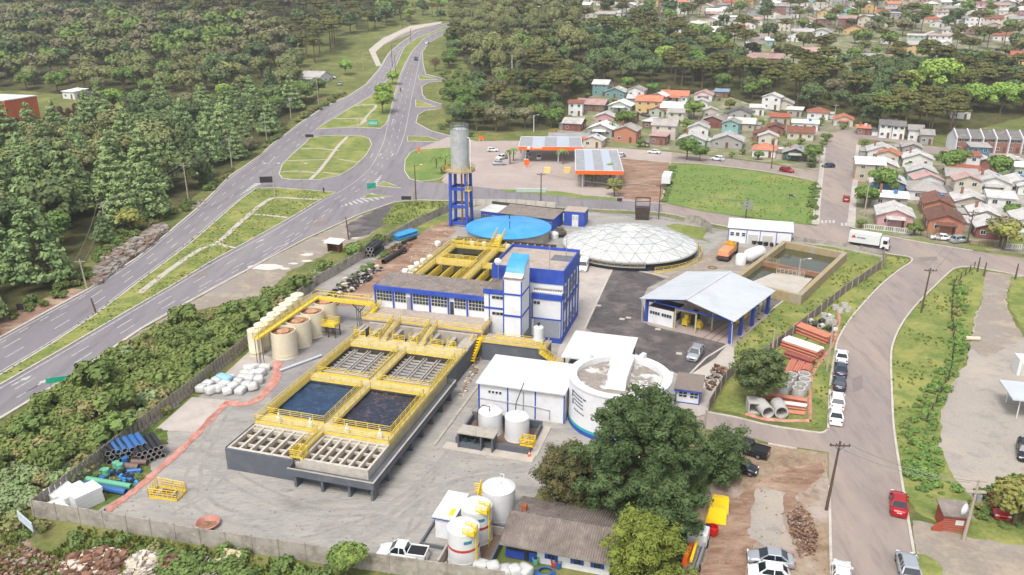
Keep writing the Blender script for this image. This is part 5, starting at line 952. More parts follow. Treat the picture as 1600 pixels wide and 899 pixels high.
for a in [
(937, 150, 26, 8, 5.2, 's', 'teal', 'lightgrey', 'two storey teal blue house with a small grey roof, leftmost of the back row', {}),
(960, 154, 34, 9, 2.9, 'g', 'teal', 'lightgrey', 'teal house under a wide grey gable behind the beige house', {}),
(992, 152, 30, 8, 2.9, 'g', 'white', 'grey', 'small white house with grey gable behind the yellow house', {}),
(1052, 160, 46, 9, 2.9, 's', 'white', 'orange', 'white house with a long orange-red tiled roof at the back of the village', {'porch': 1}),
(1098, 158, 30, 8, 2.7, 'g', 'white', 'rose', 'small white house with rose brown gable beside a lawn', {'porch': 1}),
(1126, 153, 22, 7, 2.6, 'm', 'brown', 'blue', 'dark shelter with a blue grey sloping roof next to the small white house', {}),
(922, 174, 48, 9, 2.9, 's', 'brown', 'rose', 'brown walled house under a wide faded brown roof', {}),
(967, 176, 38, 9, 2.8, 'g', 'green', 'white', 'pale green house with white metal gable left of the yellow house', {'porch': 1}),
(1012, 178, 42, 9, 5.3, 's', 'yellow', 'orange', 'two storey yellow house with an orange roof', {}),
(1053, 184, 46, 9, 4.0, 's', 'cream', 'white', 'cream house with a bright white flat-looking roof right of the yellow house', {}),
(893, 205, 32, 8, 3.0, 's', 'red', 'lightgrey', 'dark red house with white metal roof beside the filling station trees', {}),
(937, 214, 42, 10, 3.0, 'g', 'grey', 'white', 'grey house with a wide white gable and balcony', {'porch': 1}),
(976, 223, 38, 9, 4.4, 'g', 'orange', 'grey', 'orange brick house with a grey gable in the front row', {}),
(1036, 218, 40, 9, 5.2, 's', 'cream', 'grey', 'tall cream two storey house with grey roof and front lean-to', {'porch': 1}),
(1094, 206, 20, 6, 2.7, 'g', 'red', 'grey', 'small dark red house with a grey gable between shrubs', {}),
(1112, 200, 34, 9, 3.0, 'g', 'red', 'grey', 'red house half hidden under several grey roofs', {}),
(1155, 187, 36, 8, 2.8, 'g', 'grey', 'dark', 'low grey house with dark gable behind the crowded rooftops', {}),
(1157, 204, 44, 8, 2.8, 's', 'beige', 'lightgrey', 'beige house with a pale grey roof in the middle of the village', {}),
(1080, 230, 44, 8, 2.7, 'g', 'green', 'lightgrey', 'pale green house with grey gable at the street in front of the tall cream house', {}),
(1135, 232, 50, 9, 2.8, 'g', 'grey', 'lightgrey', 'large grey roofed house on the street left of the tiled roofs', {}),
(1192, 222, 34, 8, 2.8, 'g', 'brick', 'brown', 'brick house with brown tiled roof near the street corner', {}),
(925, 231, 32, 6, 2.8, 'g', 'cream', 'lightgrey', 'cream storage building directly behind the filling station shop', {}),
(1224, 172, 30, 8, 2.8, 'g', 'cream', 'lightgrey', 'cream cottage with pale grey gable at the wood edge', {}),
(1277, 187, 34, 8, 3.0, 'h', 'white', 'redbrown', 'white cottage with a hipped red-brown tiled roof', {}),
(1317, 198, 30, 8, 2.8, 'g', 'cream', 'orange', 'cream cottage with orange tiled gable at the top of the side street', {'porch': 1}),
(1257, 204, 42, 6, 2.7, 'm', 'white', 'white', 'long white shed roof below the hipped cottage', {}),
(1250, 219, 42, 8, 2.8, 's', 'cream', 'redbrown', 'cream house with a long red-brown tiled roof left of the side street', {}),
(1210, 212, 28, 8, 2.9, 'g', 'brick', 'redbrown', 'brick house with solar panels on red-brown tiles', {'solar': 3}),
(1193, 246, 38, 8, 2.7, 'h', 'white', 'orange', 'white bungalow with an orange hipped roof at the street bend', {}),
(1241, 252, 38, 8, 2.7, 'g', 'darkgreen', 'grey', 'dark green wooden house with grey gable by the side street corner', {'porch': 1}),
(1348, 211, 20, 5, 2.5, 'm', 'brick', 'orange', 'tiny brick hut with orange roof at the top of the street', {}),
(1382, 216, 19, 7, 5.0, 's', 'white', 'dark', 'left half of the white twin house with dark roof', {}),
(1402, 218, 19, 7, 5.0, 's', 'white', 'dark', 'right half of the white twin house with dark roof', {}),
(1429, 221, 22, 7, 4.2, 's', 'white', 'grey', 'white narrow house with grey roof behind the pole', {}),
(1447, 226, 19, 7, 3.6, 's', 'grey', 'grey', 'grey narrow house right of the white narrow house', {}),
(1377, 250, 45, 9, 2.8, 'g', 'white', 'lightgrey', 'white house with pale roof, rearmost of the row right of the side street', {}),
(1378, 274, 46, 9, 2.8, 'g', 'cream', 'lightgrey', 'cream house with pale gable, second of the row right of the side street', {}),
(1424, 243, 30, 8, 2.8, 'g', 'grey', 'grey', 'small grey gabled house behind the pale roofs', {}),
(1433, 262, 46, 8, 2.8, 'g', 'white', 'lightgrey', 'white house with pale roof just behind the turquoise house', {}),
(1439, 284, 44, 9, 2.8, 'g', 'turquoise', 'lightgrey', 'turquoise house with pale grey gable', {}),
(1386, 303, 54, 10, 2.9, 'g', 'blue', 'lightgrey', 'bright blue house with white window frames and pale roof', {'solar': 3}),
(1388, 324, 56, 5, 2.6, 'm', 'grey', 'white', 'flat white roofed outbuilding between the blue and pink houses', {}),
(1397, 355, 55, 9, 2.8, 'g', 'pink', 'lightgrey', 'pink house with grey gable and porch behind a white fence', {'porch': 1}),
(1446, 314, 56, 11, 2.8, 'h', 'white', 'grey', 'white house with a wide grey roof behind the brown tiled house', {}),
(1464, 338, 44, 10, 3.0, 'g', 'orange', 'brown', 'rear house with brown tiled gable behind the orange house', {}),
(1476, 365, 54, 10, 3.0, 'g', 'orange', 'brown', 'orange house with a brown tiled gable facing the street', {'porch': 1}),
(1500, 294, 46, 8, 3.4, 's', 'beige', 'grey', 'beige house with a long rectangular grey roof', {}),
(1516, 333, 50, 9, 2.9, 'g', 'beige', 'lightgrey', 'beige house with pale gable right of the brown tiled roofs', {}),
(1537, 354, 42, 8, 2.8, 'g', 'cream', 'lightgrey', 'cream house with pale roof behind the red walled house', {}),
(1545, 374, 42, 8, 2.7, 'g', 'red', 'lightgrey', 'red walled house with pale gable left of the golden tree', {}),
(1550, 303, 54, 10, 3.0, 'g', 'white', 'lightgrey', 'white house with long pale roof and open carport', {'porch': 1}),
(1535, 270, 42, 9, 2.8, 'g', 'brick', 'lightgrey', 'brick house with pale gable behind the long grey roof', {}),
(1584, 270, 40, 9, 2.8, 'g', 'green', 'lightgrey', 'pale green house with pale roof near the right edge', {}),
(1593, 303, 36, 9, 2.9, 'g', 'white', 'lightgrey', 'white house with dark carport at the right edge', {'porch': 1}),
(1578, 338, 56, 9, 2.7, 's', 'grey', 'grey', 'long low grey roofed house at the right edge', {}),
(1606, 364, 40, 9, 2.7, 'g', 'white', 'lightgrey', 'white house behind the golden tree at the right edge', {}),
(1088, 52, 24, 9, 6.0, 'h', 'white', 'lightgrey', 'big white two storey house with grey hipped roof on the far slope', {}),
(1062, 52, 14, 8, 5.5, 'g', 'white', 'lightgrey', 'narrow white house just left of the big white house', {}),
(1113, 60, 44, 14, 4.0, 's', 'brick', 'white', 'brick hall with white roof at the far street', {}),
(1152, 60, 30, 10, 3.6, 'm', 'white', 'lightgrey', 'pale low hall right of the brick hall', {}),
(1192, 104, 62, 11, 4.2, 's', 'magenta', 'rose', 'bright pink building with faded roof by the far street', {}),
(1256, 92, 104, 12, 3.4, 's', 'beige', 'rose', 'very long low school building with pale roof behind the trees', {}),
(1253, 58, 36, 8, 3.2, 's', 'blue', 'lightgrey', 'light blue house with pale roof on the far slope', {}),
(1208, 72, 26, 8, 3.2, 's', 'turquoise', 'white', 'mint green house with white roof above the pink building', {}),
(1401, 88, 26, 8, 3.6, 'g', 'pink', 'orange', 'pink house with orange gable among dark trees', {}),
(1516, 96, 24, 8, 3.6, 'g', 'yellow', 'lightgrey', 'small yellow house deep in the wood', {}),
(1566, 64, 30, 9, 3.2, 's', 'white', 'redbrown', 'white house with red-brown roof on the right far slope', {}),
(1361, 98, 24, 8, 3.0, 's', 'cream', 'grey', 'cream shed among dark trees below the school', {}),
(1500, 186, 30, 8, 3.0, 'g', 'white', 'brown', 'white house with brown roof behind the row houses', {}),
(483, 131, 40, 12, 3.0, 's', 'white', 'lightgrey', 'roadside restaurant with a pale dormered roof beyond the highway', {'porch': 1}),
(108, 155, 26, 8, 3.2, 'm', 'white', 'white', 'small white flat roofed block at the left wood edge', {}),
(1115, 26, 26, 9, 3.6, 's', 'white', 'white', 'white house with white roof at the top of the far street', {}),
]:
 house(*a[:-1], **a[-1])
for k in range(6): house(1501 + 20.5 * k, 238 + .6 * k, 21, 8, 5.0, 's', 'brick', 'dark', ['leftmost', 'second', 'third', 'fourth', 'fifth', 'rightmost'][k] + ' brick row house of the terrace with white party walls', name='row_house', group='brick row houses', pitch=.6, rz=R(-8));
for k in range(7):
 X, Y = at(1491 + 20.5 * k, 238 + .6 * k); q = MB(); q.hexa([(-.14, -.7, 0), (.14, -.7, 0), (.14, 8.6, 0), (-.14, 8.6, 0), (-.14, -.7, 5.4), (.14, -.7, 5.4), (.14, 8.6, 5.4), (-.14, 8.6, 5.4)]); q.quad((-.14, -.7, 5.4), (-.14, 4, 7.9), (-.14, 8.6, 5.4)); q.quad((.14, 8.6, 5.4), (.14, 4, 7.9), (.14, -.7, 5.4)); q.quad((-.14, -.7, 5.4), (.14, -.7, 5.4), (.14, 4, 7.9), (-.14, 4, 7.9)); q.quad((.14, 8.6, 5.4), (-.14, 8.6, 5.4), (-.14, 4, 7.9), (.14, 4, 7.9))
 o = q.build('party_wall', m_tankw); o.location = (X, Y, zt(Y)); o.rotation_euler.z = R(-8); tag(o, 'white party wall fin ' + ['at the left end of', 'first between units of', 'second between units of', 'third between units of', 'fourth between units of', 'fifth between units of', 'at the right end of'][k] + ' the brick terrace', 'wall', 'white party walls of the terrace')
# orange building far left
X, Y = at(28, 205); T = root('orange_building', X - 12, Y, 0, R(-14), 'orange rendered block with a flat white roof at the left edge', 'building')
q = MB(); q.box(-13, 11, 0, 16, 0, 14); q.build('wall', M('bright_orange_render', '#c9663c', .85, var=.06, dirt='#a35a3b', damt=.4, dscale=.3), T); q = MB(); q.box(-13.3, 11.3, -.3, 16.3, 14, 14.4); q.build('roof', m_whiter, T)
for x in (-4, 0.5, 5): put_win(T, x, -.01, 10.6, 0, 1.6, 1.5); put_win(T, x, -.01, 6, 0, 1.6, 1.5)
# far town houses scattered over the slope
frng = random.Random(5); cols = ['white'] * 8 + ['cream'] * 5 + ['beige', 'grey', 'beige', 'grey', 'brown', 'pink', 'green', 'blue', 'yellow', 'brick', 'orange', 'turquoise']; rcs = ['lightgrey'] * 6 + ['grey'] * 5 + ['white'] * 3 + ['rose', 'brown', 'rose', 'redbrown', 'orange', 'tile', 'dark']
def inpoly(x, y, P):
 c = False; j = len(P) - 1
 for i in range(len(P)):
  if (P[i][1] > y) != (P[j][1] > y) and x < (P[j][0] - P[i][0]) * (y - P[i][1]) / (P[j][1] - P[i][1]) + P[i][0]: c = not c
  j = i
 return c
def proj(X, Y, Z):
 d = Y * cp - (Z - CAM_H) * sp; return (800 + FPX * X / d, 449.5 - FPX * (Y * sp + (Z - CAM_H) * cp) / d)
TOWN = [([(875, 205), (900, 160), (935, 150), (1150, 158), (1290, 190), (1288, 212), (1285, 258), (1200, 246), (1050, 228), (960, 224)], 'among the crowded rooftops of the village'), ([(1350, 240), (1620, 262), (1620, 380), (1500, 372), (1352, 350)], 'in the village right of the side street'), ([(905, 2), (1080, -18), (1080, 20), (1010, 40), (940, 45), (905, 30)], 'on the far slope above the centre wood'), ([(1080, -18), (1240, -18), (1240, 14), (1205, 36), (1165, 56), (1090, 45)], 'on the far slope around the hill street'), ([(1235, -18), (1420, -18), (1420, 30), (1300, 66), (1235, 66), (1215, 40)], 'on the far slope right of the hill street'), ([(1420, -18), (1640, -18), (1640, 45), (1560, 56), (1470, 60), (1420, 30)], 'on the far slope at the top right'), ([(1360, 60), (1480, 60), (1480, 92), (1380, 92)], 'in the wood below the far slope'), ([(1560, 95), (1640, 70), (1640, 130), (1570, 125)], 'at the right edge among trees'), ([(20, -16), (340, -18), (900, -18), (900, -6), (640, -4), (400, -2), (100, -3)], 'in the distant town above the left wood'), ([(820, 12), (905, 8), (905, 40), (830, 46)], 'glimpsed through the tall trees at top centre')]
roads_far = [at(*q) for q in [(1132, 99), (1157, 99), (1190, 70), (1218, 38), (1205, 38), (1165, 68)]]
nfar = 0
CAND = []
for P, where in TOWN:
 W = [at(*q) for q in P]; x0, x1 = min(p[0] for p in W), max(p[0] for p in W); y0, y1 = min(p[1] for p in W), max(p[1] for p in W)
 y = y0
 while y < min(y1, 800):
  x = x0 + frng.uniform(0, 10)
  while x < x1:
   X, Y = x + frng.uniform(-2, 2), y + frng.uniform(-3, 3)
   if inpoly(X, Y, W) and not inpoly(X, Y, roads_far) and all(math.hypot(X - a, Y - b_) > r_ + (2.2 if 'village' in where else 4.6) for a, b_, r_ in HBOX) and frng.random() < .8:
    HBOX.append((X, Y + 4, 6)); CAND.append((math.hypot(X, Y), X, Y, where)); nfar += 1
   x += frng.uniform(*(9, 12.5) if 'village' in where else (12.5, 17))
  y += 11 if 'village' in where else 14
CAND.sort(); ov = MB(); ovm = [hm(k) for k in ('white', 'cream', 'grey', 'pink', 'beige')] + [rm(k) for k in ('lightgrey', 'grey', 'white', 'rose')] + [m_glass]
for ci, (_, X, Y, where) in enumerate(CAND):
 if ci > 205:
  w_, d_, h_ = frng.uniform(4, 6.5), frng.uniform(8, 10), frng.choice([2.8, 5]); z_ = zt(Y); hm_, rm_ = frng.randrange(5), 5 + frng.randrange(4); ov.box(X - w_, X + w_, Y, Y + d_, z_ - 1, z_ + h_, hm_); e_ = z_ + h_ - .1; r3 = e_ + 1.8
  ov.hexa([(X - w_ - .4, Y - .4, e_), (X + w_ + .4, Y - .4, e_), (X + w_ + .4, Y + d_ / 2, r3), (X - w_ - .4, Y + d_ / 2, r3), (X - w_ - .4, Y - .4, e_ + .15), (X + w_ + .4, Y - .4, e_ + .15), (X + w_ + .4, Y + d_ / 2, r3 + .15), (X - w_ - .4, Y + d_ / 2, r3 + .15)], rm_); ov.hexa([(X - w_ - .4, Y + d_ / 2, r3), (X + w_ + .4, Y + d_ / 2, r3), (X + w_ + .4, Y + d_ + .4, e_), (X - w_ - .4, Y + d_ + .4, e_), (X - w_ - .4, Y + d_ / 2, r3 + .15), (X + w_ + .4, Y + d_ / 2, r3 + .15), (X + w_ + .4, Y + d_ + .4, e_ + .15), (X - w_ - .4, Y + d_ + .4, e_ + .15)], rm_)
  for k in range(3): ov.box(X - w_ + w_ * .6 * k + .8, X - w_ + w_ * .6 * k + 2, Y - .05, Y - .01, z_ + .9, z_ + 2, 9)
 else:
    wc, rc = frng.choice(cols), frng.choice(rcs); rn = {'lightgrey': 'pale grey', 'redbrown': 'red-brown', 'tile': 'red tiled'}.get(rc, rc)
    house_at(X, Y, *((frng.uniform(5.5, 8), frng.uniform(5, 7)) if 'village' in where else (frng.uniform(8, 13), frng.uniform(8, 10))), frng.choice([2.8, 3.2, 5.2]), frng.choice('gsghm'), wc, rc, f'{wc} house with {rn} roof {where}', rz=R(frng.uniform(-32, -8)), far=True, group=f'{wc} houses with {rn} roofs {where}')
stuff(ov.build('distant_houses', ovm)); print('far houses', nfar)
# ---------------------------------------------------------------- filling station
m_can = M('canopy_roof', '#8f9093', .6, var=.08, scale=.8, dirt='#a9aaad', damt=.5, dscale=.3)
def canopy(u0, v0, wd, dp, z, label, rz, cols_):
 X, Y = at(u0, v0, z - .4); dp = at(u0, dp, z + .4)[1] - at(u0, v0 - 8, z + .4)[1]; wd = at(wd, v0 - 8, z + .4)[0] - at(u0, v0 - 8, z + .4)[0]; t = root('station_canopy', X, Y, None, rz, label, 'canopy'); n = 5
 for k in range(n): MB().box(wd * k / n, wd * (k + 1) / n - .08, .2, dp - .2, z + .3, z + .42 + .03 * (k % 2)).build('roof_panel', m_can if k % 2 == 0 else M('canopy_panel_light', '#a9b0ba', .5, var=.05), t)
 q = MB(); q.box(-.2, wd + .1, 0, .18, z - .5, z + .6, 0); q.build('fascia', m_orange, t); q = MB(); q.box(-.2, wd + .1, dp - .18, dp, z, z + .6); q.box(-.25, -.02, .18, dp - .18, z, z + .6); q.box(wd, wd + .2, .18, dp - .18, z, z + .6); q.box(-.2, wd + .1, -.02, .2, z + .6, z + .68); q.build('white_edge', m_tankw, t)
 MB().box(0, wd, .2, dp - .2, z + .05, z + .29).build('soffit', m_tankw, t)
 for x, y in cols_: MB().box(x - .2, x + .2, y - .2, y + .2, 0, z + .05).build('pillar', m_tankw, t)
 return t
t = canopy(900, 272, 972, 231, 4.8, 'right filling station canopy with grey panelled roof and orange front edge', R(-4), [(2, 3), (12, 3), (2, 9), (12, 9)])
t = canopy(811, 234, 908, 208, 4.8, 'left filling station canopy with orange front edge over parked cars', R(-3), [(2, 2.5), (13, 2.5), (2, 8), (13, 8)]); q = MB(); q.lathe([(0, 0), (.55, 0), (.55, .1), (0, .1)], 20); q.v = [(3.2 + x, -.05 - z, 5.05 + y) for x, y, z in q.v]; q.box(4.4, 7.6, -.05, 0, 4.9, 5.25); q.build('sign', m_tankw, t)
X, Y = at(858, 232); T = root('station_shop', X + 1, Y + 3, None, R(-3), 'low filling station shop with a long grey roof and orange edge', 'shop'); q = MB(); q.box(-1, 13.5, 0, 9, 0, 3.1); q.build('wall', hm('cream'), T); q = MB(); q.box(-1.3, 13.8, -.6, 9.3, 3.3, 3.5); q.build('roof', m_can, T); q = MB(); q.box(-1.3, 13.8, -.75, -.6, 2.7, 3.55); q.build('fascia', m_orange, T)
for k in range(5): put_win(T, .2 + 2.6 * k, -.01, .4, 0, 1.8, 1.9)
for (u, v, lb_) in ((692, 270, 'small orange sign board on the grass by the tower'), (655, 241, 'slim orange sign at the corner of the round grass island'), (752, 221, 'orange portal sign at the edge of the forecourt'), (823, 262, 'orange column sign in front of the left canopy'), (866, 214, 'orange pole sign behind the shop')):
 X, Y = at(u, v); T = root('station_sign', X, Y, None, 0, lb_, 'sign'); q = MB(); hh = 2.6 if u in (655, 823, 866) else 2.0; ww = .35 if u in (655, 866) else .8; q.box(-ww, ww, -.12, .12, .7, hh); q.build('board', m_orange, T); q = MB(); q.box(-ww, -ww + .15, -.1, .1, 0, .7); q.box(ww - .15, ww, -.1, .1, 0, .7); q.build('post', m_tankw, T)
 if u == 692: MB().box(-.3, .3, -.14, -.121, 1.1, 1.6).build('logo', m_tankw, T)
for k, (u, v) in enumerate(((855, 270), (886, 270))):
 X, Y = at(u, v); o = MB().box(-1, 1, -.6, .6, 0, 1.7).build('kiosk_wall', M('pale_yellow_block', '#d9c27a', .7)); o.location = (X, Y, zt(Y)); tag(o, ('left' if not k else 'right') + ' pale yellow wall block beside the forecourt palm', 'block', 'pale yellow blocks on the forecourt')
# ---------------------------------------------------------------- vehicles
m_cg = M('car_glass', '#1c242b', .08, var=.2, spec=.7); m_lamp = M('headlamp', '#d5dbe0', .15, spec=.6); m_tail = M('tail_lamp', '#9c1712', .3); m_rim = M('wheel_rim', '#8e9194', .4, metal=.6)
CC = {'white': ('#dcdddd', 0), 'silver': ('#a4a9ae', .3), 'black': ('#24272c', .1), 'navy': ('#3b4656', .2), 'red': ('#a3161d', .1), 'darkred': ('#b03a34', .1), 'grey': ('#62666a', .3)}
def cmat(c): return M('car_paint_' + c, CC[c][0], .25, metal=CC[c][1], var=.02, spec=.6)
PROF = {   # length, width, hood z, roof z, [cabin x: windscreen base, windscreen top, rear top, rear base], tail z
'sedan': (4.5, 1.78, .92, 1.45, (1.15, .35, -.95, -1.65), .98), 'hatch': (3.95, 1.7, .95, 1.5, (1.0, .35, -1.2, -1.75), 1.0), 'suv': (4.4, 1.84, 1.05, 1.68, (1.1, .5, -1.6, -2.0), 1.1), 'pickup': (5.1, 1.85, 1.1, 1.72, (1.3, .65, -.35, -.6), 1.1), 'van': (4.9, 1.9, 1.2, 2.05, (1.9, 1.5, -2.2, -2.4), 1.2)}
def wheel_mesh(r=.33, w=.22):
 q = MB(); q.lathe([(0, 0), (r * .62, 0), (r * .65, .01), (r, .02), (r, w), (0, w)], 18); q.v = [(x, z - w / 2, y) for x, y, z in q.v]; g = MB(); g.lathe([(0, .03), (r * .2, .035), (r * .58, .012), (r * .6, 0)], 14); g.v = [(x, -z - w / 2, y) for x, y, z in g.v]; g2 = MB(); g2.v = [(x, -y, z) for x, y, z in g.v]; g2.f = [f[::-1] for f in g.f]; g2.m = g.m; g2.s = g.s; g.add(g2); return q.mesh('wheel', m_black), g.mesh('rim', m_rim)
WHL = wheel_mesh(); PROTO = {}
def car(kind, c):
 L_, Wd, hz, rz_, (a, b_, c_, d_), tz = PROF[kind]; t = root(kind + '_car' if kind not in ('pickup', 'van') else kind + ('_truck' if kind == 'pickup' else ''), 0, 0, 0); pm_ = cmat(c)
 xs2 = [L_ / 2, L_ / 2 - .08, L_ / 2 - .5, a, d_, -L_ / 2 + .35, -L_ / 2 + .06, -L_ / 2]
 tops = [.62, .74, hz - .1, hz, tz, tz - .02, tz - .12, .66]; ws = [.80, .9, .97, 1, 1, .97, .92, .86]; q = MB(); rings = []
 for x, zt_, w_ in zip(xs2, tops, ws):
  h2 = Wd / 2 * w_; ring = [(-h2 * .9, .2), (-h2, .36), (-h2, zt_ - .22), (-h2 * .95, zt_ - .06), (-h2 * .6, zt_), (h2 * .6, zt_), (h2 * .95, zt_ - .06), (h2, zt_ - .22), (h2, .36), (h2 * .9, .2)]
  rings.append(len(q.v)); q.v += [(x, y, z) for y, z in ring]
 n = 10
 for r0, r1 in zip(rings, rings[1:]):
  for j in range(n): q.f.append((r0 + j, r1 + j, r1 + (j + 1) % n, r0 + (j + 1) % n)); q.m.append(0); q.s.append(True)
 q.f.append(tuple(rings[0] + j for j in range(n))); q.f.append(tuple(rings[-1] + j for j in range(n))[::-1]); q.m += [0, 0]; q.s += [False] * 2
 q.build('body', pm_, t)
 # cabin: glass body with painted roof and pillars
 bw, tw = Wd / 2 * .93, Wd / 2 * .74; zb = hz - .02; zb2 = tz - .03; rt = rz_ - .06
 cab = [(a, bw, zb), (b_, tw, rt), (c_, tw, rt), (d_, bw, zb2)]
 g = MB()
 for s in (-1, 1):
  p = [(x, s * y, z) for x, y, z in cab]; g.quad(*(p if s > 0 else p[::-1]))
 g.quad((a, -bw, zb), (a, bw, zb), (b_, tw, rt), (b_, -tw, rt)); g.quad((c_, -tw, rt), (c_, tw, rt), (d_, bw, zb2), (d_, -bw, zb2)); g.build('window', m_cg, t)
 r_ = MB(); r_.hexa([(b_ + .04, -tw - .01, rt - .03), (b_ + .04, tw + .01, rt - .03), (c_ - .05, tw + .01, rt - .03), (c_ - .05, -tw - .01, rt - .03), (b_ - .12, -tw * .9, rz_), (b_ - .12, tw * .9, rz_), (c_ + .12, tw * .9, rz_), (c_ + .12, -tw * .9, rz_)][0:8])
 for s in (-1, 1):
  r_.bar((a, s * bw, zb), (b_, s * tw, rt), .09); r_.bar((d_, s * bw, zb2), (c_, s * tw, rt), .13 if kind != 'hatch' else .2)
  xm = (b_ + c_) / 2; r_.bar((xm, s * (bw + .005), zb - .02), (xm, s * (tw + .005), rt), .09)
  if kind in ('suv', 'van'): r_.bar((c_ + .5, s * (bw + .005), zb), (c_ + .45, s * (tw + .005), rt), .12)
  r_.box(a - .32, a - .12, s * bw - .0 if s < 0 else bw, s * bw + (.16 * s) if s > 0 else -bw, zb + .02, zb + .16) if s > 0 else r_.box(a - .32, a - .12, -bw - .16, -bw, zb + .02, zb + .16)
 r_.build('roof', pm_, t)
 if kind == 'van': q = MB(); q.box(-2.3, .3, -bw * .96, bw * .96, 1.0, 1.95); q.build('side_panel', pm_, t)
 if kind == 'pickup':
  q = MB(); q.box(-L_ / 2 + .1, d_ - .08, -.72, .72, tz - .04, tz + .012); q.build('bed', m_black, t); q = MB(); q.box(-L_ / 2 + .02, d_ - .05, -.88, -.73, tz - .2, tz + .09); q.box(-L_ / 2 + .02, d_ - .05, .73, .88, tz - .2, tz + .09); q.box(-L_ / 2 + .02, -L_ / 2 + .1, -.73, .73, tz - .2, tz + .08); q.build('bed_side', pm_, t)
 for s in (-1, 1):
  MB().box(L_ / 2 - .16, L_ / 2 - .02, s * Wd * .34 - .17, s * Wd * .34 + .17, .6, .74).build('headlight', m_lamp, t); MB().box(-L_ / 2 - .01, -L_ / 2 + .12, s * Wd * .37 - .12, s * Wd * .37 + .12, .68, .86).build('taillight', m_tail, t)
  for x in (L_ * .31, -L_ * .29):
   o = bpy.data.objects.new('wheel', WHL[0]); C.objects.link(o); o.parent = t; o.location = (x, s * (Wd / 2 - .1), .33); g = bpy.data.objects.new('rim', WHL[1]); C.objects.link(g); g.parent = o
 q = MB(); q.box(L_ / 2 - .06, L_ / 2 + .03, -.35, .35, .42, .56); q.build('grille', m_black, t); MB().box(-L_ / 2 - .02, -L_ / 2 + .01, -.25, .25, .62, .72).build('number_plate', m_tankw, t)
 freeze(t); return t
def vehicle(kind, c, u, v, u2, v2, label, z=.03, cat=None, group=None):
 """parked at pixel (u,v) heading towards pixel (u2,v2)"""
 if (kind, c) not in PROTO: PROTO[(kind, c)] = car(kind, c)
 a = at(u, v); b_ = at(u2, v2); o = inst(PROTO[(kind, c)], a[0], a[1], math.atan2(b_[1] - a[1], b_[0] - a[0]), zt(a[1]) + z, 1, label, group); o['category'] = cat or {'pickup': 'pickup', 'van': 'van'}.get(kind, 'car'); return o
for a in [
('suv', 'silver', 1086, 558, 1076, 572, 'silver car parked on the dark asphalt beside the open shed'),
('sedan', 'white', 1314, 562, 1313, 540, 'white car at the rear end of the parked row by the verge'),
('sedan', 'navy', 1313, 582, 1312, 560, 'dark blue car second in the kerbside row, behind the rear white one'), ('hatch', 'navy', 1311, 604, 1310, 585, 'blue grey car third in the kerbside row with its bonnet towards the white car'),
('suv', 'white', 1307, 632, 1306, 612, 'white car fourth in the kerbside row'), ('sedan', 'white', 1305, 655, 1304, 635, 'white car nearest the driveway in the kerbside row'),
('sedan', 'red', 1403, 793, 1402, 770, 'shiny red car driving up the right side of the street'), ('suv', 'silver', 1417, 893, 1411, 868, 'silver white car at the bottom right of the street'), ('sedan', 'white', 1314, 908, 1314, 890, 'white car roof cut by the bottom edge of the street'),
('sedan', 'silver', 1203, 880, 1150, 873, 'silver sedan parked on the dirt lot'), ('hatch', 'white', 1200, 903, 1150, 896, 'white car parked next to the silver sedan at the bottom edge'),
('pickup', 'black', 1168, 708, 1140, 700, 'black pickup with covered bed half behind the trees'), ('hatch', 'black', 1157, 736, 1180, 742, 'black hatchback parked below the black pickup'),
('sedan', 'darkred', 1557, 797, 1566, 815, 'faded red car parked on the gravel by the bush'), ('suv', 'black', 1601, 712, 1604, 740, 'dark jeep cut by the right edge of the gravel lot'),
('pickup', 'white', 630, 872, 600, 868, 'white pickup with open black bed behind the front wall'), ('van', 'white', 912, 420, 906, 436, 'white van beside the operations building'),
('hatch', 'white', 770, 237, 790, 237, 'white hatchback alone at the back of the forecourt'), ('suv', 'white', 784, 249, 764, 253, 'white SUV beside the palm bed on the forecourt'), ('sedan', 'silver', 780, 258, 810, 258, 'silver grey sedan in front of the white SUV on the forecourt'),
('sedan', 'silver', 823, 241, 823, 250, 'silver car under the left canopy behind the white one'), ('hatch', 'white', 822, 251, 822, 262, 'white car in the shade of the left canopy beside the orange column'), ('hatch', 'white', 842, 249, 842, 260, 'white car right of the orange column under the canopy'),
('hatch', 'white', 969, 246, 960, 247, 'white car half hidden behind the right canopy'), ('sedan', 'white', 1022, 240, 990, 237, 'white car driving on the side street behind the dirt lot'), ('suv', 'white', 1121, 251, 1090, 247, 'white SUV on the side street behind the meadow'),
('suv', 'red', 1229, 269, 1260, 274, 'red off-roader on the side street near the corner'), ('hatch', 'navy', 1294, 262, 1280, 262, 'dark blue car with a white front at the side street crossing'), ('hatch', 'red', 1322, 314, 1322, 300, 'small red car parked on the right of the side street'),
('sedan', 'white', 1470, 375, 1440, 372, 'white sedan parked before the orange house'), ('suv', 'silver', 1499, 379, 1520, 377, 'silver car parked before the red walled house'), ('suv', 'silver', 1566, 314, 1590, 312, 'silver car in the carport yard at the far right'),
('suv', 'navy', 650, 94, 649, 100, 'dark car on the near carriageway of the distant highway'), ('hatch', 'white', 667, 69, 660, 75, 'white car far up the highway'),
('hatch', 'white', 505, 126, 530, 126, 'white car left of the two parked on the restaurant forecourt'), ('hatch', 'silver', 531, 133, 530, 140, 'silver car in front of the restaurant parking'), ('hatch', 'black', 498, 134, 500, 140, 'dark car beside the restaurant porch'), ('suv', 'white', 518, 123, 540, 123, 'white SUV right of the parked white car at the restaurant'),
('hatch', 'white', 1168, 68, 1180, 60, 'white car on the far hill street'), ('hatch', 'grey', 1008, 182, 1020, 184, 'grey car between the yellow and cream houses'), ('hatch', 'grey', 1011, 229, 1011, 220, 'dark car on the drive between two front row houses'), ('hatch', 'black', 1560, 80, 1570, 80, 'black car on the right far slope'),
]: vehicle(*a)
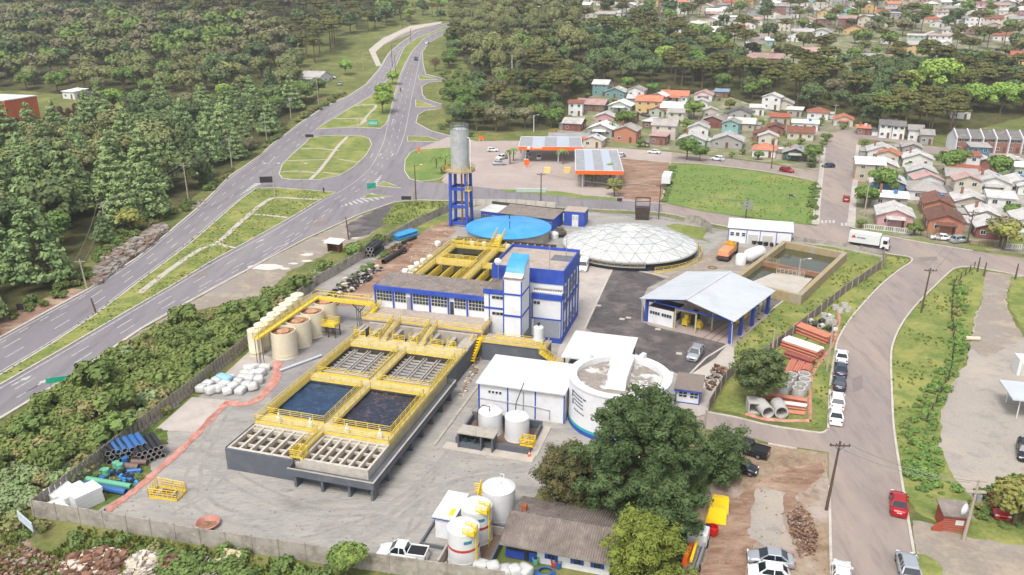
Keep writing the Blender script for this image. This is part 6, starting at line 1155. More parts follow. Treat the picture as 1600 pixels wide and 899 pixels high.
# box truck, trailer, mixer truck
def box_truck(u, v, u2, v2, label, L_=7.2, cab=True, logo=True, hgt=3.3, name='box_truck', cat='truck'):
 a = at(u, v); b_ = at(u2, v2); t = root(name, a[0], a[1], zt(a[1]) + .03, math.atan2(b_[1] - a[1], b_[0] - a[0]), label, cat)
 q = MB(); q.box(-L_ / 2, L_ / 2 - 2.0, -1.25, 1.25, 1.0, hgt); q.build('cargo_box', m_tankw, t, bevel=.04)
 q = MB(); q.box(-L_ / 2 + .1, L_ / 2 - .2, -.5, .5, .55, .98); q.build('chassis', m_darkst, t)
 q = MB()
 for k in range(9): q.box(-L_ / 2 + .3 + k * .45, -L_ / 2 + .34 + k * .45, -1.262, -1.25, 1.05, hgt - .05)
 q.build('box_rib', m_frame, t)
 if cab:
  q = MB(); q.hexa([(L_ / 2 - 1.85, -1.15, .5), (L_ / 2, -1.15, .5), (L_ / 2, 1.15, .5), (L_ / 2 - 1.85, 1.15, .5), (L_ / 2 - 1.85, -1.1, 2.6), (L_ / 2 - .35, -1.05, 2.6), (L_ / 2 - .35, 1.05, 2.6), (L_ / 2 - 1.85, 1.1, 2.6)]); q.build('cab', m_tankw, t, bevel=.05)
  q = MB(); q.quad((L_ / 2 - .13, -1.0, 1.6), (L_ / 2 - .13, 1.0, 1.6), (L_ / 2 - .28, .95, 2.45), (L_ / 2 - .28, -.95, 2.45)); q.box(L_ / 2 - 1.3, L_ / 2 - .4, -1.17, -1.14, 1.55, 2.3); q.box(L_ / 2 - 1.3, L_ / 2 - .4, 1.14, 1.17, 1.55, 2.3); q.build('windscreen', m_cg, t)
  q = MB(); q.box(L_ / 2 - .02, L_ / 2 + .05, -1.0, 1.0, .5, 1.0); q.build('bumper', m_black, t)
 if logo:
  q = MB(); q.hexa([(-L_ / 2 + .5, -1.275, 2.1), (-L_ / 2 + 1.5, -1.275, 2.1), (-L_ / 2 + 1.5, -1.265, 2.1), (-L_ / 2 + .5, -1.265, 2.1), (-L_ / 2 + .8, -1.275, 2.7), (-L_ / 2 + 1.2, -1.275, 2.7), (-L_ / 2 + 1.2, -1.265, 2.7), (-L_ / 2 + .8, -1.265, 2.7)]); q.build('logo', m_red, t); q = MB()
  for k in range(7): q.box(-L_ / 2 + 1.7 + .26 * k, -L_ / 2 + 1.88 + .26 * k, -1.275, -1.265, 2.1, 2.4)
  q.build('lettering', M('blue_grey_lettering', '#4b566b', .6), t)
 for x in ([-L_ / 2 + 1.0, -L_ / 2 + 2.0] + ([L_ / 2 - 1.0] if cab else [])):
  for s in (-1, 1): o = bpy.data.objects.new('wheel', WHL[0]); C.objects.link(o); o.parent = t; o.location = (x, s * 1.05, .48); o.scale = (1.45, 1.6, 1.45)
 return t
box_truck(1357, 387, 1420, 396, 'white box lorry with a red emblem driving along the street', 8.4)
t = box_truck(1041, 290, 1034, 306, 'white box trailer parked between dirt lot and meadow', 9, cab=False, logo=False, name='cargo_trailer', cat='trailer')
a = at(1136, 402); b_ = at(1160, 380); T = root('tanker_truck', a[0], a[1], .04, math.atan2(b_[1] - a[1], b_[0] - a[0]), 'lorry with a faded orange body and dirty yellow cab beside the dome', 'truck')
q = MB(); q.hexa([(-3.4, -1.2, 1.0), (1.2, -1.2, 1.0), (1.2, 1.2, 1.0), (-3.4, 1.2, 1.0), (-3.2, -1.1, 2.3), (1.0, -1.1, 2.3), (1.0, 1.1, 2.3), (-3.2, 1.1, 2.3)]); q.build('tank_body', M('faded_orange', '#d58b62', .6, var=.1), T, bevel=.15)
q = MB(); q.box(-3.7, 4.2, -.9, .9, .6, .98); q.box(-3.9, -3.4, -1.3, 1.3, .5, .9); q.build('chassis', m_darkst, T); q = MB(); q.box(1.3, 2.5, -1.2, 1.2, 1.0, 2.7); q.box(1.6, 2.2, -.6, .6, 2.7, 3.1); q.build('pump_frame', M('dirty_yellow', '#b98f2c', .7, var=.2), T); q = MB(); q.box(2.6, 4.3, -1.15, 1.15, .6, 2.4); q.build('cab', M('dark_blue_cab', '#2b2f52', .4), T, bevel=.1); MB().box(4.1, 4.9, -1, 1, .6, 1.4).build('bonnet', m_red, T)
for x in (-2.6, -1.5, 3.4):
 for s in (-1, 1): o = bpy.data.objects.new('wheel', WHL[0]); C.objects.link(o); o.parent = T; o.location = (x, s * 1.1, .5); o.scale = (1.5, 1.6, 1.5)
a = at(626, 143); T = root('motorcycle', a[0], a[1], None, R(-95), 'motorcycle with a rider on the near carriageway', 'motorcycle'); q = MB(); q.hexa([(-.5, -.12, .5), (.5, -.12, .5), (.5, .12, .5), (-.5, .12, .5), (-.6, -.1, .8), (.45, -.12, .95), (.45, .12, .95), (-.6, .1, .8)]); q.build('body', cmat('red'), T)
for x in (-.65, .65): o = bpy.data.objects.new('wheel', WHL[0]); C.objects.link(o); o.parent = T; o.location = (x, 0, .33); o.scale = (1, .5, 1)
q = MB(); q.tube([(.55, 0, .5), (.4, 0, 1.1)], .04, 5); q.tube([(.4, -.35, 1.1), (.4, .35, 1.1)], .03, 5); q.build('handlebar', m_darkst, T)
P_ = root('person', a[0] - .02, a[1], zt(a[1]), R(-95), 'rider in dark clothes sitting on the motorcycle', 'person'); q = MB(); q.tube([(-.1, 0, .8), (-.08, 0, 1.1), (.05, 0, 1.42)], .17, 8, r2=.2); q.tube([(.05, 0, 1.42), (.08, 0, 1.52)], .07, 6)
q.lathe([(0, 1.5), (.1, 1.53), (.14, 1.65), (.1, 1.77), (0, 1.8)], 10, (.1, 0))
for s in (-1, 1): q.tube([(.05, s * .2, 1.38), (.2, s * .3, 1.15), (.4, s * .32, 1.12)], .06, 6, r2=.04); q.tube([(-.08, s * .12, .85), (.3, s * .18, .75), (.05, s * .2, .35)], .09, 6, r2=.05)
q.build('body', M('dark_clothes', '#2a2c33', .9), P_)
# ---------------------------------------------------------------- foliage
def leafm(name, col, v2=None, objrand=.22, hue=.012):
 if name in MATS: return MATS[name]
 m = M(name, col, .85, var=.3, scale=.9, det=3, dirt=[(v2 or col, .55, .45, (.45, .6))], spec=.12, objrand=objrand, hue=hue); return m
L_ol = leafm('leaf_olive', '#747a4e', '#8a8a5c'); L_gr = leafm('leaf_green', '#637b41', '#82974f'); L_dk = leafm('leaf_dark', '#586743', '#70804e'); L_br = leafm('leaf_brown', '#7b775c', '#757450')
L_lt = leafm('leaf_light', '#86a04c', '#9ab35a', .12); L_pi = leafm('leaf_pine', '#728756', '#9cab72'); L_ar = leafm('leaf_araucaria', '#5f6236', '#7b7647'); L_cu = leafm('leaf_copper', '#5c4334', '#4b3c2e'); L_ye = leafm('leaf_yellowish', '#8c8a4e', '#7a8244')
L_bu = leafm('leaf_scrub', '#6e7e47', '#5a6c3b'); L_b2 = leafm('leaf_scrub_olive', '#7d7d4d', '#8d8862'); L_bl = leafm('leaf_scrub_pale', '#7d8d64', '#6d8552'); m_bark = M('bark', '#6b5c4c', .95, var=.3, scale=3)
m_twig = leafm('leaf_twiggy_brown', '#7d6c5a', '#6c6248')
nr = np.random.RandomState(3)
def leaf_pts(c, r, n, size, up=.25, lo=-.55, shell=.72, asp=1.0, bend=.35):
 """n leaf quads spread over an ellipsoidal lobe"""
 d = nr.normal(size=(n * 2, 3)); d /= np.linalg.norm(d, axis=1)[:, None]; d = d[d[:, 2] > lo][:n]; n = len(d)
 rad = shell + (1.08 - shell) * nr.rand(n) ** .7; r = np.array(r); p = np.array(c) + d * r * rad[:, None]
 nn = d / r; nn /= np.linalg.norm(nn, axis=1)[:, None]; nn = nn + nr.normal(size=(n, 3)) * .45 + np.array([0, 0, up]); nn /= np.linalg.norm(nn, axis=1)[:, None]
 t = np.cross(nn, nr.normal(size=(n, 3))); t /= np.linalg.norm(t, axis=1)[:, None]; b = np.cross(nn, t); s = size * (.6 + .8 * nr.rand(n))[:, None]
 t = t * s * .5 * asp; b = b * s * .5
 return np.stack([p - t - b * .6, p + t * .7 - b, p + t + b * .6, p - t * .7 + b], 1)      # n,4,3
def hull(c, r, k=.74, nu=6, nv=4):
 V = []; F = []
 for i in range(nv + 1):
  a = math.pi * (i + .02) / (nv + .04)
  for j in range(nu): u = 2 * math.pi * j / nu + .3 * i; w_ = k * (.85 + .3 * nr.rand()); V.append((c[0] + r[0] * w_ * math.sin(a) * math.cos(u), c[1] + r[1] * w_ * math.sin(a) * math.sin(u), c[2] + r[2] * w_ * math.cos(a)))
 for i in range(nv):
  for j in range(nu): F.append((i * nu + j, (i + 1) * nu + j, (i + 1) * nu + (j + 1) % nu, i * nu + (j + 1) % nu))
 return np.array(V), np.array(F)
class Cloud:
 def __init__(s): s.V = []; s.F = []; s.n = 0
 def quads(s, Q):
  k = len(Q); s.V.append(Q.reshape(-1, 3)); s.F.append(np.arange(4 * k).reshape(-1, 4) + s.n); s.n += 4 * k
 def raw(s, V, F): s.V.append(V); s.F.append(F + s.n); s.n += len(V)
 def lobe(s, c, r, n, size, h=.72, **k):
  if h: s.raw(*hull(c, r, h))
  s.quads(leaf_pts(c, r, n, size, **k))
 def arr(s): return np.concatenate(s.V), np.concatenate(s.F)
def npmesh(name, V, F, mats, mi=None):
 me = bpy.data.meshes.new(name); me.vertices.add(len(V)); me.vertices.foreach_set('co', V.astype(np.float32).ravel()); me.loops.add(len(F) * 4); me.loops.foreach_set('vertex_index', F.astype(np.int32).ravel())
 me.polygons.add(len(F)); me.polygons.foreach_set('loop_start', np.arange(len(F), dtype=np.int32) * 4); me.polygons.foreach_set('loop_total', np.full(len(F), 4, dtype=np.int32))
 for m_ in (mats if isinstance(mats, list) else [mats]): me.materials.append(m_)
 if mi is not None: me.polygons.foreach_set('material_index', mi.astype(np.int32))
 me.update(calc_edges=True); return me
def trunk(pts, r0, r1, n=6, limbs=()):
 q = MB(); q.tube(pts, r0, n, r2=r1, cap=False)
 for a, b_, r in limbs: q.tube([a, b_], r, 4, r2=r * .35, cap=False)
 return np.array(q.v), np.array(q.f)
def mk_broad(h, r, nl, leaves, size, seed, flat=.8, hk=.74):
 g = random.Random(seed); c = Cloud(); limbs = []
 for i in range(nl):
  a = 2.4 * i + g.random(); rr = r * math.sqrt((i + .3) / nl) * .75; lr = r * g.uniform(.34, .52); z = h * .62 + (h * .38 - lr * .6) * (1 - (rr / r) ** 2) * g.uniform(.8, 1.05) - lr * .2
  p = (rr * math.cos(a), rr * math.sin(a), z); c.lobe(p, (lr, lr, lr * flat), leaves // nl, size, h=hk); limbs.append(((0, 0, h * .35), p, .16))
  if i % 2: q = (rr * 1.15 * math.cos(a + .5), rr * 1.15 * math.sin(a + .5), z - h * .22); c.lobe(q, (lr * .8, lr * .8, lr * .7), leaves // nl // 2, size, h=hk)
 return trunk([(0, 0, -.3), (g.uniform(-.2, .2), 0, h * .35), (0, 0, h * .6)], .3, .16, 6, limbs), c.arr()
def mk_arauc(h, r, seed, leaves, size, hk=.7):
 g = random.Random(seed); c = Cloud(); limbs = []
 for tier, (zf, rf, nb) in enumerate(((.80, 1.0, 9), (.90, .8, 8), (.97, .45, 5))):
  for k in range(nb):
   a = 2 * math.pi * k / nb + tier * .5 + g.uniform(-.15, .15); rr = r * rf * g.uniform(.7, 1.0); z = h * zf + g.uniform(-.3, .3); p = (rr * math.cos(a), rr * math.sin(a), z); s = r * g.uniform(.22, .3)
   c.lobe(p, (s, s, s * .5), leaves // 22, size, h=hk, up=.5, lo=-.3); q = (rr * .55 * math.cos(a + .2), rr * .55 * math.sin(a + .2), z - .1)
   c.quads(leaf_pts(q, (s * .9, s * .9, s * .4), leaves // 44, size)); limbs.append(((0, 0, z - h * .07), p, .12))
 return trunk([(0, 0, -.3), (0, 0, h * .5), (0, 0, h * .95)], .38, .15, 6, limbs), c.arr()
def mk_pine(h, r, seed, leaves, size, tiers=8, z0=.16, pw_=.85, hk=.6):
 g = random.Random(seed); c = Cloud(); limbs = []; tot = 0
 lst = []
 for t in range(tiers):
  f = t / (tiers - 1); rr = r * (1 - f) ** pw_ + .25; nb = max(3, int(8 * (1 - f) + 3))
  for k in range(nb): a = 2 * math.pi * k / nb + t * 1.1 + g.uniform(-.25, .25); lst.append((rr * g.uniform(.6, .95), a, h * (z0 + (1 - z0) * f) + g.uniform(-.35, .35) , max(.5, r * .3 * (1 - .55 * f))))
 for rr, a, z, s in lst:
  p = (rr * math.cos(a), rr * math.sin(a), z); c.lobe(p, (s, s, s * .75), max(6, leaves // len(lst)), size, h=hk, up=.45, asp=.55); limbs.append(((0, 0, z - .4), p, .08))
 return trunk([(0, 0, -.3), (0, 0, h * .5), (0, 0, h)], .3, .08, 6, limbs), c.arr()
def mk_cone(h, r, seed, leaves, size):
 g = random.Random(seed); c = Cloud(); n = 9
 for i in range(n): f = i / n; a = i * 2.2; rr = r * (1 - f) * .35; c.lobe((rr * math.cos(a), rr * math.sin(a), h * (.15 + .8 * f)), (r * (1 - f * .75), r * (1 - f * .75), h * .13), leaves // n, size, up=.5)
 return trunk([(0, 0, -.3), (0, 0, h * .4)], .2, .12), c.arr()
TK = {   # kind: (object name, [prototype builders near], [far], materials, base label)
'olive': ('broadleaf_tree', [lambda s=s: mk_broad(9.5, 4.6, 9, 1500, .62, s) for s in (1, 2)], L_ol), 'green': ('broadleaf_tree', [lambda s=s: mk_broad(9, 4.3, 9, 1500, .6, s) for s in (3, 4)], L_gr),
'dark': ('broadleaf_tree', [lambda s=s: mk_broad(10.5, 4.8, 10, 1500, .65, s) for s in (5, 6)], L_dk), 'brown': ('broadleaf_tree', [lambda s=s: mk_broad(8.5, 4.2, 9, 1300, .5, s) for s in (7, 8)], L_br),
'light': ('light_green_tree', [lambda s=s: mk_broad(11, 5, 12, 2200, .6, s, .95) for s in (9, 10)], L_lt), 'arauc': ('araucaria_tree', [lambda s=s: mk_arauc(14, 5.2, s, 1500, .6) for s in (11, 12)], L_ar),
'pine': ('pine_tree', [lambda s=s: mk_pine(12.5, 4.6, s, 2600, .62) for s in (13, 14, 15)], L_pi), 'copper': ('cypress_tree', [lambda s=s: mk_cone(8.5, 2.6, s, 900, .55) for s in (16,)], L_cu), 'conifer': ('conifer_tree', [lambda s=s: mk_cone(11, 3.2, s, 1100, .6) for s in (17,)], L_dk),
'eucal': ('eucalyptus_tree', [lambda s=s: mk_broad(17, 4.6, 14, 1700, .6, s, 1.3) for s in (18, 19)], L_ol), 'bush': ('shrub', [lambda s=s: mk_broad(2.6, 1.8, 5, 420, .4, s, .8) for s in (20, 21)], L_bu), 'yellow': ('flowering_tree', [lambda s=s: mk_broad(6.5, 3, 8, 1100, .5, s) for s in (22,)], L_ye), 'bare': ('bare_tree', [lambda s=s: mk_broad(7.5, 3.2, 9, 900, .32, s, 1, 0) for s in (23,)], m_twig)}
PR = {}
def tree_proto(kind):
 if kind not in PR:
  nm, bl, lm_ = TK[kind]; PR[kind] = []
  for f in bl:
   (tv, tf), (cv, cf) = f(); PR[kind].append((npmesh('trunk', tv, tf, m_bark), npmesh('crown', cv, cf, lm_)))
 return PR[kind]
FAR = {}
def far_arr(kind):
 if kind not in FAR:
  FAR[kind] = []
  for s in (31, 32, 33):
   if kind == 'arauc': a = mk_arauc(14, 5.2, s, 330, 1.1)
   elif kind in ('pine', 'conifer', 'copper'): a = mk_cone(11, 3.4, s, 330, 1.1)
   elif kind == 'eucal': a = mk_broad(17, 4.6, 7, 420, 1.2, s, 1.3)
   else: a = mk_broad(9.5, 4.6, 6, 330, 1.15, s)
   (tv, tf), (cv, cf) = a; FAR[kind].append((np.concatenate([tv, cv]), np.concatenate([tf, cf + len(tv)]), len(tf)))
 return FAR[kind]
def tree(kind, X, Y, label, sc=1., group=None, rz=None, sz=None, var=None):
 ps = tree_proto(kind); tm, cm = ps[rng.randrange(len(ps)) if var is None else var % len(ps)]; t = root(TK[kind][0], X, Y, None, rng.uniform(0, 6.28) if rz is None else rz, label, 'shrub' if kind == 'bush' else 'tree', group)
 t.scale = (sc, sc, sc * (sz or 1))
 for nm, me in (('trunk', tm), ('crown', cm)): o = bpy.data.objects.new(nm, me); C.objects.link(o); o.parent = t
 return t
TREES = []      # (kind, X, Y, scale, phrase)
OCC = {}
def free(X, Y, d):
 i, j = int(X // 8), int(Y // 8)
 for a in (i - 1, i, i + 1):
  for b_ in (j - 1, j, j + 1):
   for (x, y, e) in OCC.get((a, b_), ()):
    if math.hypot(x - X, y - Y) < (d + e) / 2: return False
 return True
def occ(X, Y, d): OCC.setdefault((int(X // 8), int(Y // 8)), []).append((X, Y, d))
for X, Y, r_ in HBOX: occ(X, Y, min(15, 1.55 * r_))
for q_ in ((5, 200), (30, 205), (50, 208), (-20, 200), (20, 225), (40, 232), (0, 228), (5, 192), (-30, 215), (170, 380), (160, 392), (136, 455), (125, 462), (295, 322), (290, 312), (363, 268), (355, 262), (417, 222), (408, 218), (455, 190), (448, 186), (498, 168)): occ(*at(*q_), 12 if q_[0] < 60 else 9)
hwW = [at(*q) for q in hw]; hwW2 = [[at(*q) for q in P] for P in (st, sb, [(905, 240), (800, 222), (700, 216), (660, 240), (700, 290), (1034, 317), (1046, 240)], [(1132, 99), (1157, 99), (1190, 70), (1218, 38), (1205, 38), (1165, 68)])]
def onroad(X, Y): return inpoly(X, Y, hwW) or any(inpoly(X, Y, P) for P in hwW2)
def scatter(P, sp_, kinds, where, sc=(.8, 1.15), seed=1, tries=None, world=False, ymax=840):
 g = random.Random(seed); W = [at(*q) for q in P]; x0, x1 = min(p[0] for p in W), max(p[0] for p in W); y0, y1 = min(p[1] for p in W), min(ymax, max(p[1] for p in W))
 n = int((x1 - x0) * (y1 - y0) / (sp_ * sp_) * 3.0); ks = [k for k, w_ in kinds for _ in range(w_)]
 for _ in range(min(n, 14000)):
  X, Y = g.uniform(x0, x1), g.uniform(y0, y1)
  if not inpoly(X, Y, W): continue
  s = g.uniform(*sc); d = sp_ * s
  if not free(X, Y, d) or onroad(X, Y): continue
  k = ks[int(len(ks) * min(.999, max(0, .5 + .9 * noise.noise(Vector((X * .02, Y * .02, seed))) + g.uniform(-.42, .42))))]
  occ(X, Y, d); TREES.append((k, X, Y, s, where, (X - x0) / (x1 - x0), (Y - y0) / (y1 - y0)))
# individually placed trees: kind, u, v (base), scale, label
ONE = [('light', 1037, 112, 1.15, 'big round bright green tree above the village, in the dark wood'), ('light', 1118, 122, .8, 'smaller bright green tree right of the big round one'), ('light', 1463, 158, 1.7, 'largest bright green tree behind the row houses'), ('light', 1515, 176, 1.1, 'bright green tree right of the largest one'), ('light', 1562, 178, 1.2, 'bright green tree second from the right edge behind the terrace'), ('light', 1602, 180, 1.2, 'bright green tree at the right edge behind the terrace'), ('light', 1420, 152, 1.1, 'bright green tree touching the left side of the largest one'), ('light', 1274, 118, .9, 'bright green tree near the long school building'), ('light', 1345, 150, .8, 'small bright green tree in the middle of the wood band'), ('light', 598, 178, .85, 'bright green tree on the highway median, frontmost'), ('light', 600, 160, .75, 'bright green tree on the highway median, second'), ('light', 614, 133, .6, 'bright green tree on the highway median, rearmost'), ('light', 540, 118, .7, 'pale green tree beside the restaurant car park'), ('light', 352, 158, .7, 'pale green tree at the clearing edge in the left wood'), ('light', 180, 178, .95, 'bright green tree behind the copper cypresses'), ('light', 235, 195, .8, 'bright green rounded tree right of the copper cypresses'), ('light', 640, 34, .8, 'pale green tree in the far meadow beyond the highway'), ('light', 1370, 14, 1.0, 'upright light green tree among the far houses'), ('light', 1292, 116, .8, 'light green tree left of the araucarias under the school'),
('brown', 775, 207, 1.25, 'rounded brown tree behind the filling station forecourt'), ('brown', 1303, 158, 1.2, 'rounded bare brown tree above the hipped cottage'), ('brown', 820, 200, 1.0, 'brownish tree behind the left canopy'), ('bare', 680, 112, .9, 'leafless pale tree beside the highway slip road'),
('green', 1073, 250, .85, 'olive green bush tree at the meadow corner on the side street'), ('green', 1093, 252, .6, 'smaller olive bush right of the one at the meadow corner'), ('yellow', 960, 307, .8, 'pale flowering tree at the dirt lot in front of the right canopy'), ('yellow', 1567, 390, 1.05, 'golden brown spreading tree before the row of houses at the right edge'), ('brown', 1562, 386, .85, 'brown tree touching the golden spreading tree'), ('green', 1270, 255, .7, 'green tree at the corner of the side street'), ('conifer', 1268, 262, .5, 'narrow dark tree under the corner tree'), ('green', 985, 195, .6, 'dark green shrubby tree between grey gable and yellow house'), ('green', 1073, 206, .55, 'green round tree beside the tall cream house'), ('yellow', 1140, 172, .7, 'yellow leaved tree beside the lawn'), ('green', 1480, 272, .8, 'dark green tree between turquoise house and the long grey roof'), ('green', 1495, 268, .8, 'second dark green tree behind the long grey roof'), ('green', 1580, 345, .5, 'small green tree at the right by the long low house'),
('yellow', 185, 318, 1.15, 'tall yellow flowered tree in the pine wood left of the highway'), ('yellow', 205, 365, .95, 'yellow flowered tree nearest the rocks by the highway'), ('pine', 165, 378, .55, 'low green tree beside the yellow flowered one'), ('conifer', 423, 150, 1.2, 'tall dark conical tree left of the restaurant'), ('conifer', 440, 158, .7, 'small dark conical tree by the restaurant'), ('green', 376, 108, .8, 'green tree beside the clearing'), ('eucal', 770, 122, 1.25, 'tallest eucalyptus right of the highway'), ('eucal', 748, 110, 1.1, 'tall eucalyptus left of the tallest'), ('eucal', 800, 118, 1.1, 'tall eucalyptus right of the tallest'), ('eucal', 905, 110, 1.2, 'tall eucalyptus in the centre wood'), ('eucal', 885, 100, 1.2, 'tall dark eucalyptus left of the centre one'),
('yellow', 1585, 820, .85, 'yellow green bush tree beside the faded red car'), ('green', 1598, 815, .6, 'green bush at the right edge beside the faded red car'), ('green', 545, 905, .42, 'green shrub outside the front wall near the white pickup')]
for k, u, v, s, lb_ in ONE: X, Y = at(u, v); occ(X, Y, 6 * s); tree(k, X, Y, lb_, s)
for k, (u, v) in enumerate([(10, 210), (32, 212), (55, 215), (78, 205), (98, 192), (112, 196), (122, 186), (165, 198), (178, 190), (190, 196), (160, 208), (204, 190)]): X, Y = at(u, v + 6); occ(X, Y, 4.5); tree('copper', X, Y, 'copper brown cypress in the row beside the orange building at the left', rng.uniform(.85, 1.1), 'copper brown cypresses by the orange building')
scatter([(-120, 560), (0, 500), (95, 452), (112, 432), (148, 395), (165, 372), (190, 362), (240, 348), (285, 322), (340, 280), (395, 238), (360, 222), (250, 205), (130, 200), (0, 222), (-160, 235)], 6.6, [('green', 1), ('pine', 3), ('conifer', 1), ('dark', 1), ('pine', 4), ('olive', 2)], 'in the dense wood left of the highway', (.75, 1.5), 2)
scatter([(340, 280), (395, 238), (440, 198), (470, 175), (500, 150), (440, 158), (380, 165), (300, 172), (215, 178), (130, 195), (250, 205), (360, 222)], 6.4, [('pine', 2), ('dark', 2), ('green', 2), ('olive', 1), ('brown', 1)], 'in the mixed wood strip beside the highway', (.7, 1.2), 3)
scatter([(-150, 150), (30, 142), (100, 148), (280, 158), (345, 150), (460, 145), (470, 105), (455, 75), (420, 55), (200, 30), (-200, 30)], 8.4, [('olive', 3), ('green', 2), ('brown', 2), ('dark', 2), ('olive', 2)], 'in the large olive wood at the upper left', (.8, 1.4), 4)
scatter([(-300, 60), (-100, 34), (200, 33), (420, 56), (455, 20), (500, 2), (400, -10), (-300, -12)], 9.5, [('arauc', 6), ('dark', 2), ('brown', 1), ('arauc', 2)], 'among the araucarias on the upper left ridge', (.8, 1.2), 5)
scatter([(400, 145), (450, 118), (470, 108), (455, 70), (470, 20), (600, 0), (632, 14), (635, 35), (590, 52), (540, 60), (515, 85), (505, 105), (480, 112), (460, 125)], 10, [('arauc', 6), ('dark', 2), ('green', 1)], 'among the umbrella shaped araucarias left of the far highway', (.85, 1.25), 6)
scatter([(700, 40), (715, 60), (720, 95), (700, 110), (700, 100), (710, 40)], 7, [('green', 2), ('dark', 2), ('arauc', 1)], 'at the right side of the far highway', (.7, 1.05), 7)
scatter([(705, 30), (745, 15), (830, 10), (900, 18), (905, 50), (860, 100), (830, 130), (760, 140), (735, 112), (722, 90), (710, 60)], 7.6, [('eucal', 3), ('dark', 2), ('arauc', 2), ('olive', 2), ('green', 1)], 'in the tall wood right of the highway', (.7, 1.1), 8)
scatter([(740, 145), (850, 128), (905, 118), (900, 180), (870, 200), (830, 205), (760, 206), (722, 204), (700, 192), (735, 170)], 7, [('dark', 2), ('arauc', 2), ('green', 2), ('brown', 1), ('olive', 1)], 'in the wood behind the filling station', (.65, 1.05), 9)
scatter([(905, 50), (960, 50), (1060, 62), (1180, 90), (1160, 112), (1200, 115), (1330, 120), (1480, 100), (1560, 120), (1620, 130), (1620, 176), (1500, 184), (1400, 190), (1345, 200), (1330, 182), (1300, 176), (1255, 186), (1225, 180), (1200, 170), (1150, 160), (1130, 146), (1090, 140), (1000, 132), (920, 140), (860, 180), (860, 110)], 7.8, [('dark', 3), ('arauc', 3), ('green', 2), ('olive', 1), ('dark', 2)], 'in the wood band behind the village', (.75, 1.15), 10)
scatter([(1330, 196), (1490, 190), (1490, 212), (1465, 214), (1340, 205)], 8, [('arauc', 5), ('dark', 1)], 'among the araucarias behind the white twin house', (.8, 1.0), 11)
scatter([(900, 8), (1240, -18), (1640, -18), (1640, 130), (1560, 110), (1480, 100), (1330, 110), (1180, 95), (1060, 62), (900, 50)], 15, [('dark', 3), ('arauc', 3), ('green', 2), ('olive', 2), ('brown', 1)], 'between the houses of the far slope', (.55, 1.1), 12)
scatter([(1060, 15), (1060, -15), (960, -15), (920, 30), (960, 52), (1060, 45), (1110, 42), (1150, 20), (1120, -10)], 9, [('arauc', 3), ('dark', 3)], 'in the dark grove on the far slope', (.9, 1.2), 13)
scatter([(860, 140), (930, 140), (1200, 155), (1345, 200), (1290, 262), (960, 230), (880, 200)], 9, [('bush', 5), ('green', 1)], 'in the village gardens', (.6, 1.2), 14)
scatter([(1342, 225), (1600, 256), (1640, 380), (1500, 385), (1345, 360)], 7.5, [('bush', 8), ('green', 1)], 'in the gardens right of the side street', (.6, 1.1), 15)
scatter([(-300, 560), (-80, 560), (-160, 240), (-300, 240)], 7.5, [('pine', 3), ('green', 1)], 'in the dense wood left of the highway', (.8, 1.1), 16)
scatter([(660, 125), (720, 110), (745, 140), (735, 170), (700, 190), (668, 200), (690, 205), (745, 216), (700, 165), (700, 130)], 4.2, [('bush', 7), ('green', 1)], 'on the scrubby slope right of the highway', (.6, 1.2), 17)
scatter([(-200, 28), (-200, -18), (640, -18), (630, 5), (420, 10), (100, 5)], 13, [('arauc', 3), ('dark', 2), ('brown', 1)], 'on the ridge at the top left', (.8, 1.15), 18)
scatter([(632, 8), (700, 4), (702, 34), (660, 34), (636, 40)], 15, [('green', 2), ('light', 1), ('arauc', 1), ('dark', 1)], 'in the far meadow beside the highway crest', (.5, .9), 19)
scatter([(-60, 715), (0, 680), (140, 590), (220, 540), (290, 505), (380, 485), (440, 465), (540, 410), (605, 378), (560, 402), (487, 444), (386, 530), (290, 606), (210, 668), (130, 732), (40, 790), (-60, 840)], 4.2, [('bush', 5), ('green', 0), ('bush', 3)], 'in the scrub band outside the slat wall', (.9, 1.75), 20)
TREES.sort(key=lambda t: math.hypot(t[1], t[2])); cnt = {}; far = {}
WORD = {'olive': 'olive crowned tree', 'green': 'mid green tree', 'dark': 'dark green tree', 'brown': 'brownish tree', 'light': 'bright green tree', 'arauc': 'umbrella shaped araucaria', 'pine': 'grey green pine', 'copper': 'copper cypress', 'conifer': 'dark conical tree', 'eucal': 'tall eucalyptus', 'bush': 'green garden shrub', 'yellow': 'yellow green tree', 'bare': 'leafless tree'}
for k, X, Y, s, where, fx, fy in TREES:
 u, v = proj(X, Y, zt(Y) + 5); nm = TK[k][0]
 if cnt.get(nm, 0) < 290 and -60 < u < 1660 and -30 < v < 950:
  cnt[nm] = cnt.get(nm, 0) + 1; ps_ = ('front', 'middle', 'back')[min(2, int(fy * 3))] + ' ' + ('left', 'centre', 'right')[min(2, int(fx * 3))]; tree(k, X, Y, f'{WORD[k]} {where}, {ps_} part', s, f'{WORD[k]}s {where}')
 else: far.setdefault(k, []).append((X, Y, s))
print('trees', cnt, {k: len(v) for k, v in far.items()})
def joined(name, items, mats_of, kind='stuff'):
 """items: (V, F, X, Y, z, scale, rot, material index per face)"""
 VV, FF, MI = [], [], []; n = 0
 for V, F, X, Y, z, s, a, mi in items:
  c_, s_ = math.cos(a), math.sin(a); W = np.empty_like(V, dtype=float); W[:, 0] = (V[:, 0] * c_ - V[:, 1] * s_) * s + X; W[:, 1] = (V[:, 0] * s_ + V[:, 1] * c_) * s + Y; W[:, 2] = V[:, 2] * s + z
  VV.append(W); FF.append(F + n); MI.append(mi); n += len(V)
 me = npmesh(name, np.concatenate(VV), np.concatenate(FF), mats_of, np.concatenate(MI)); o = bpy.data.objects.new(name, me); C.objects.link(o); o['kind'] = kind; return o
fg = random.Random(9)
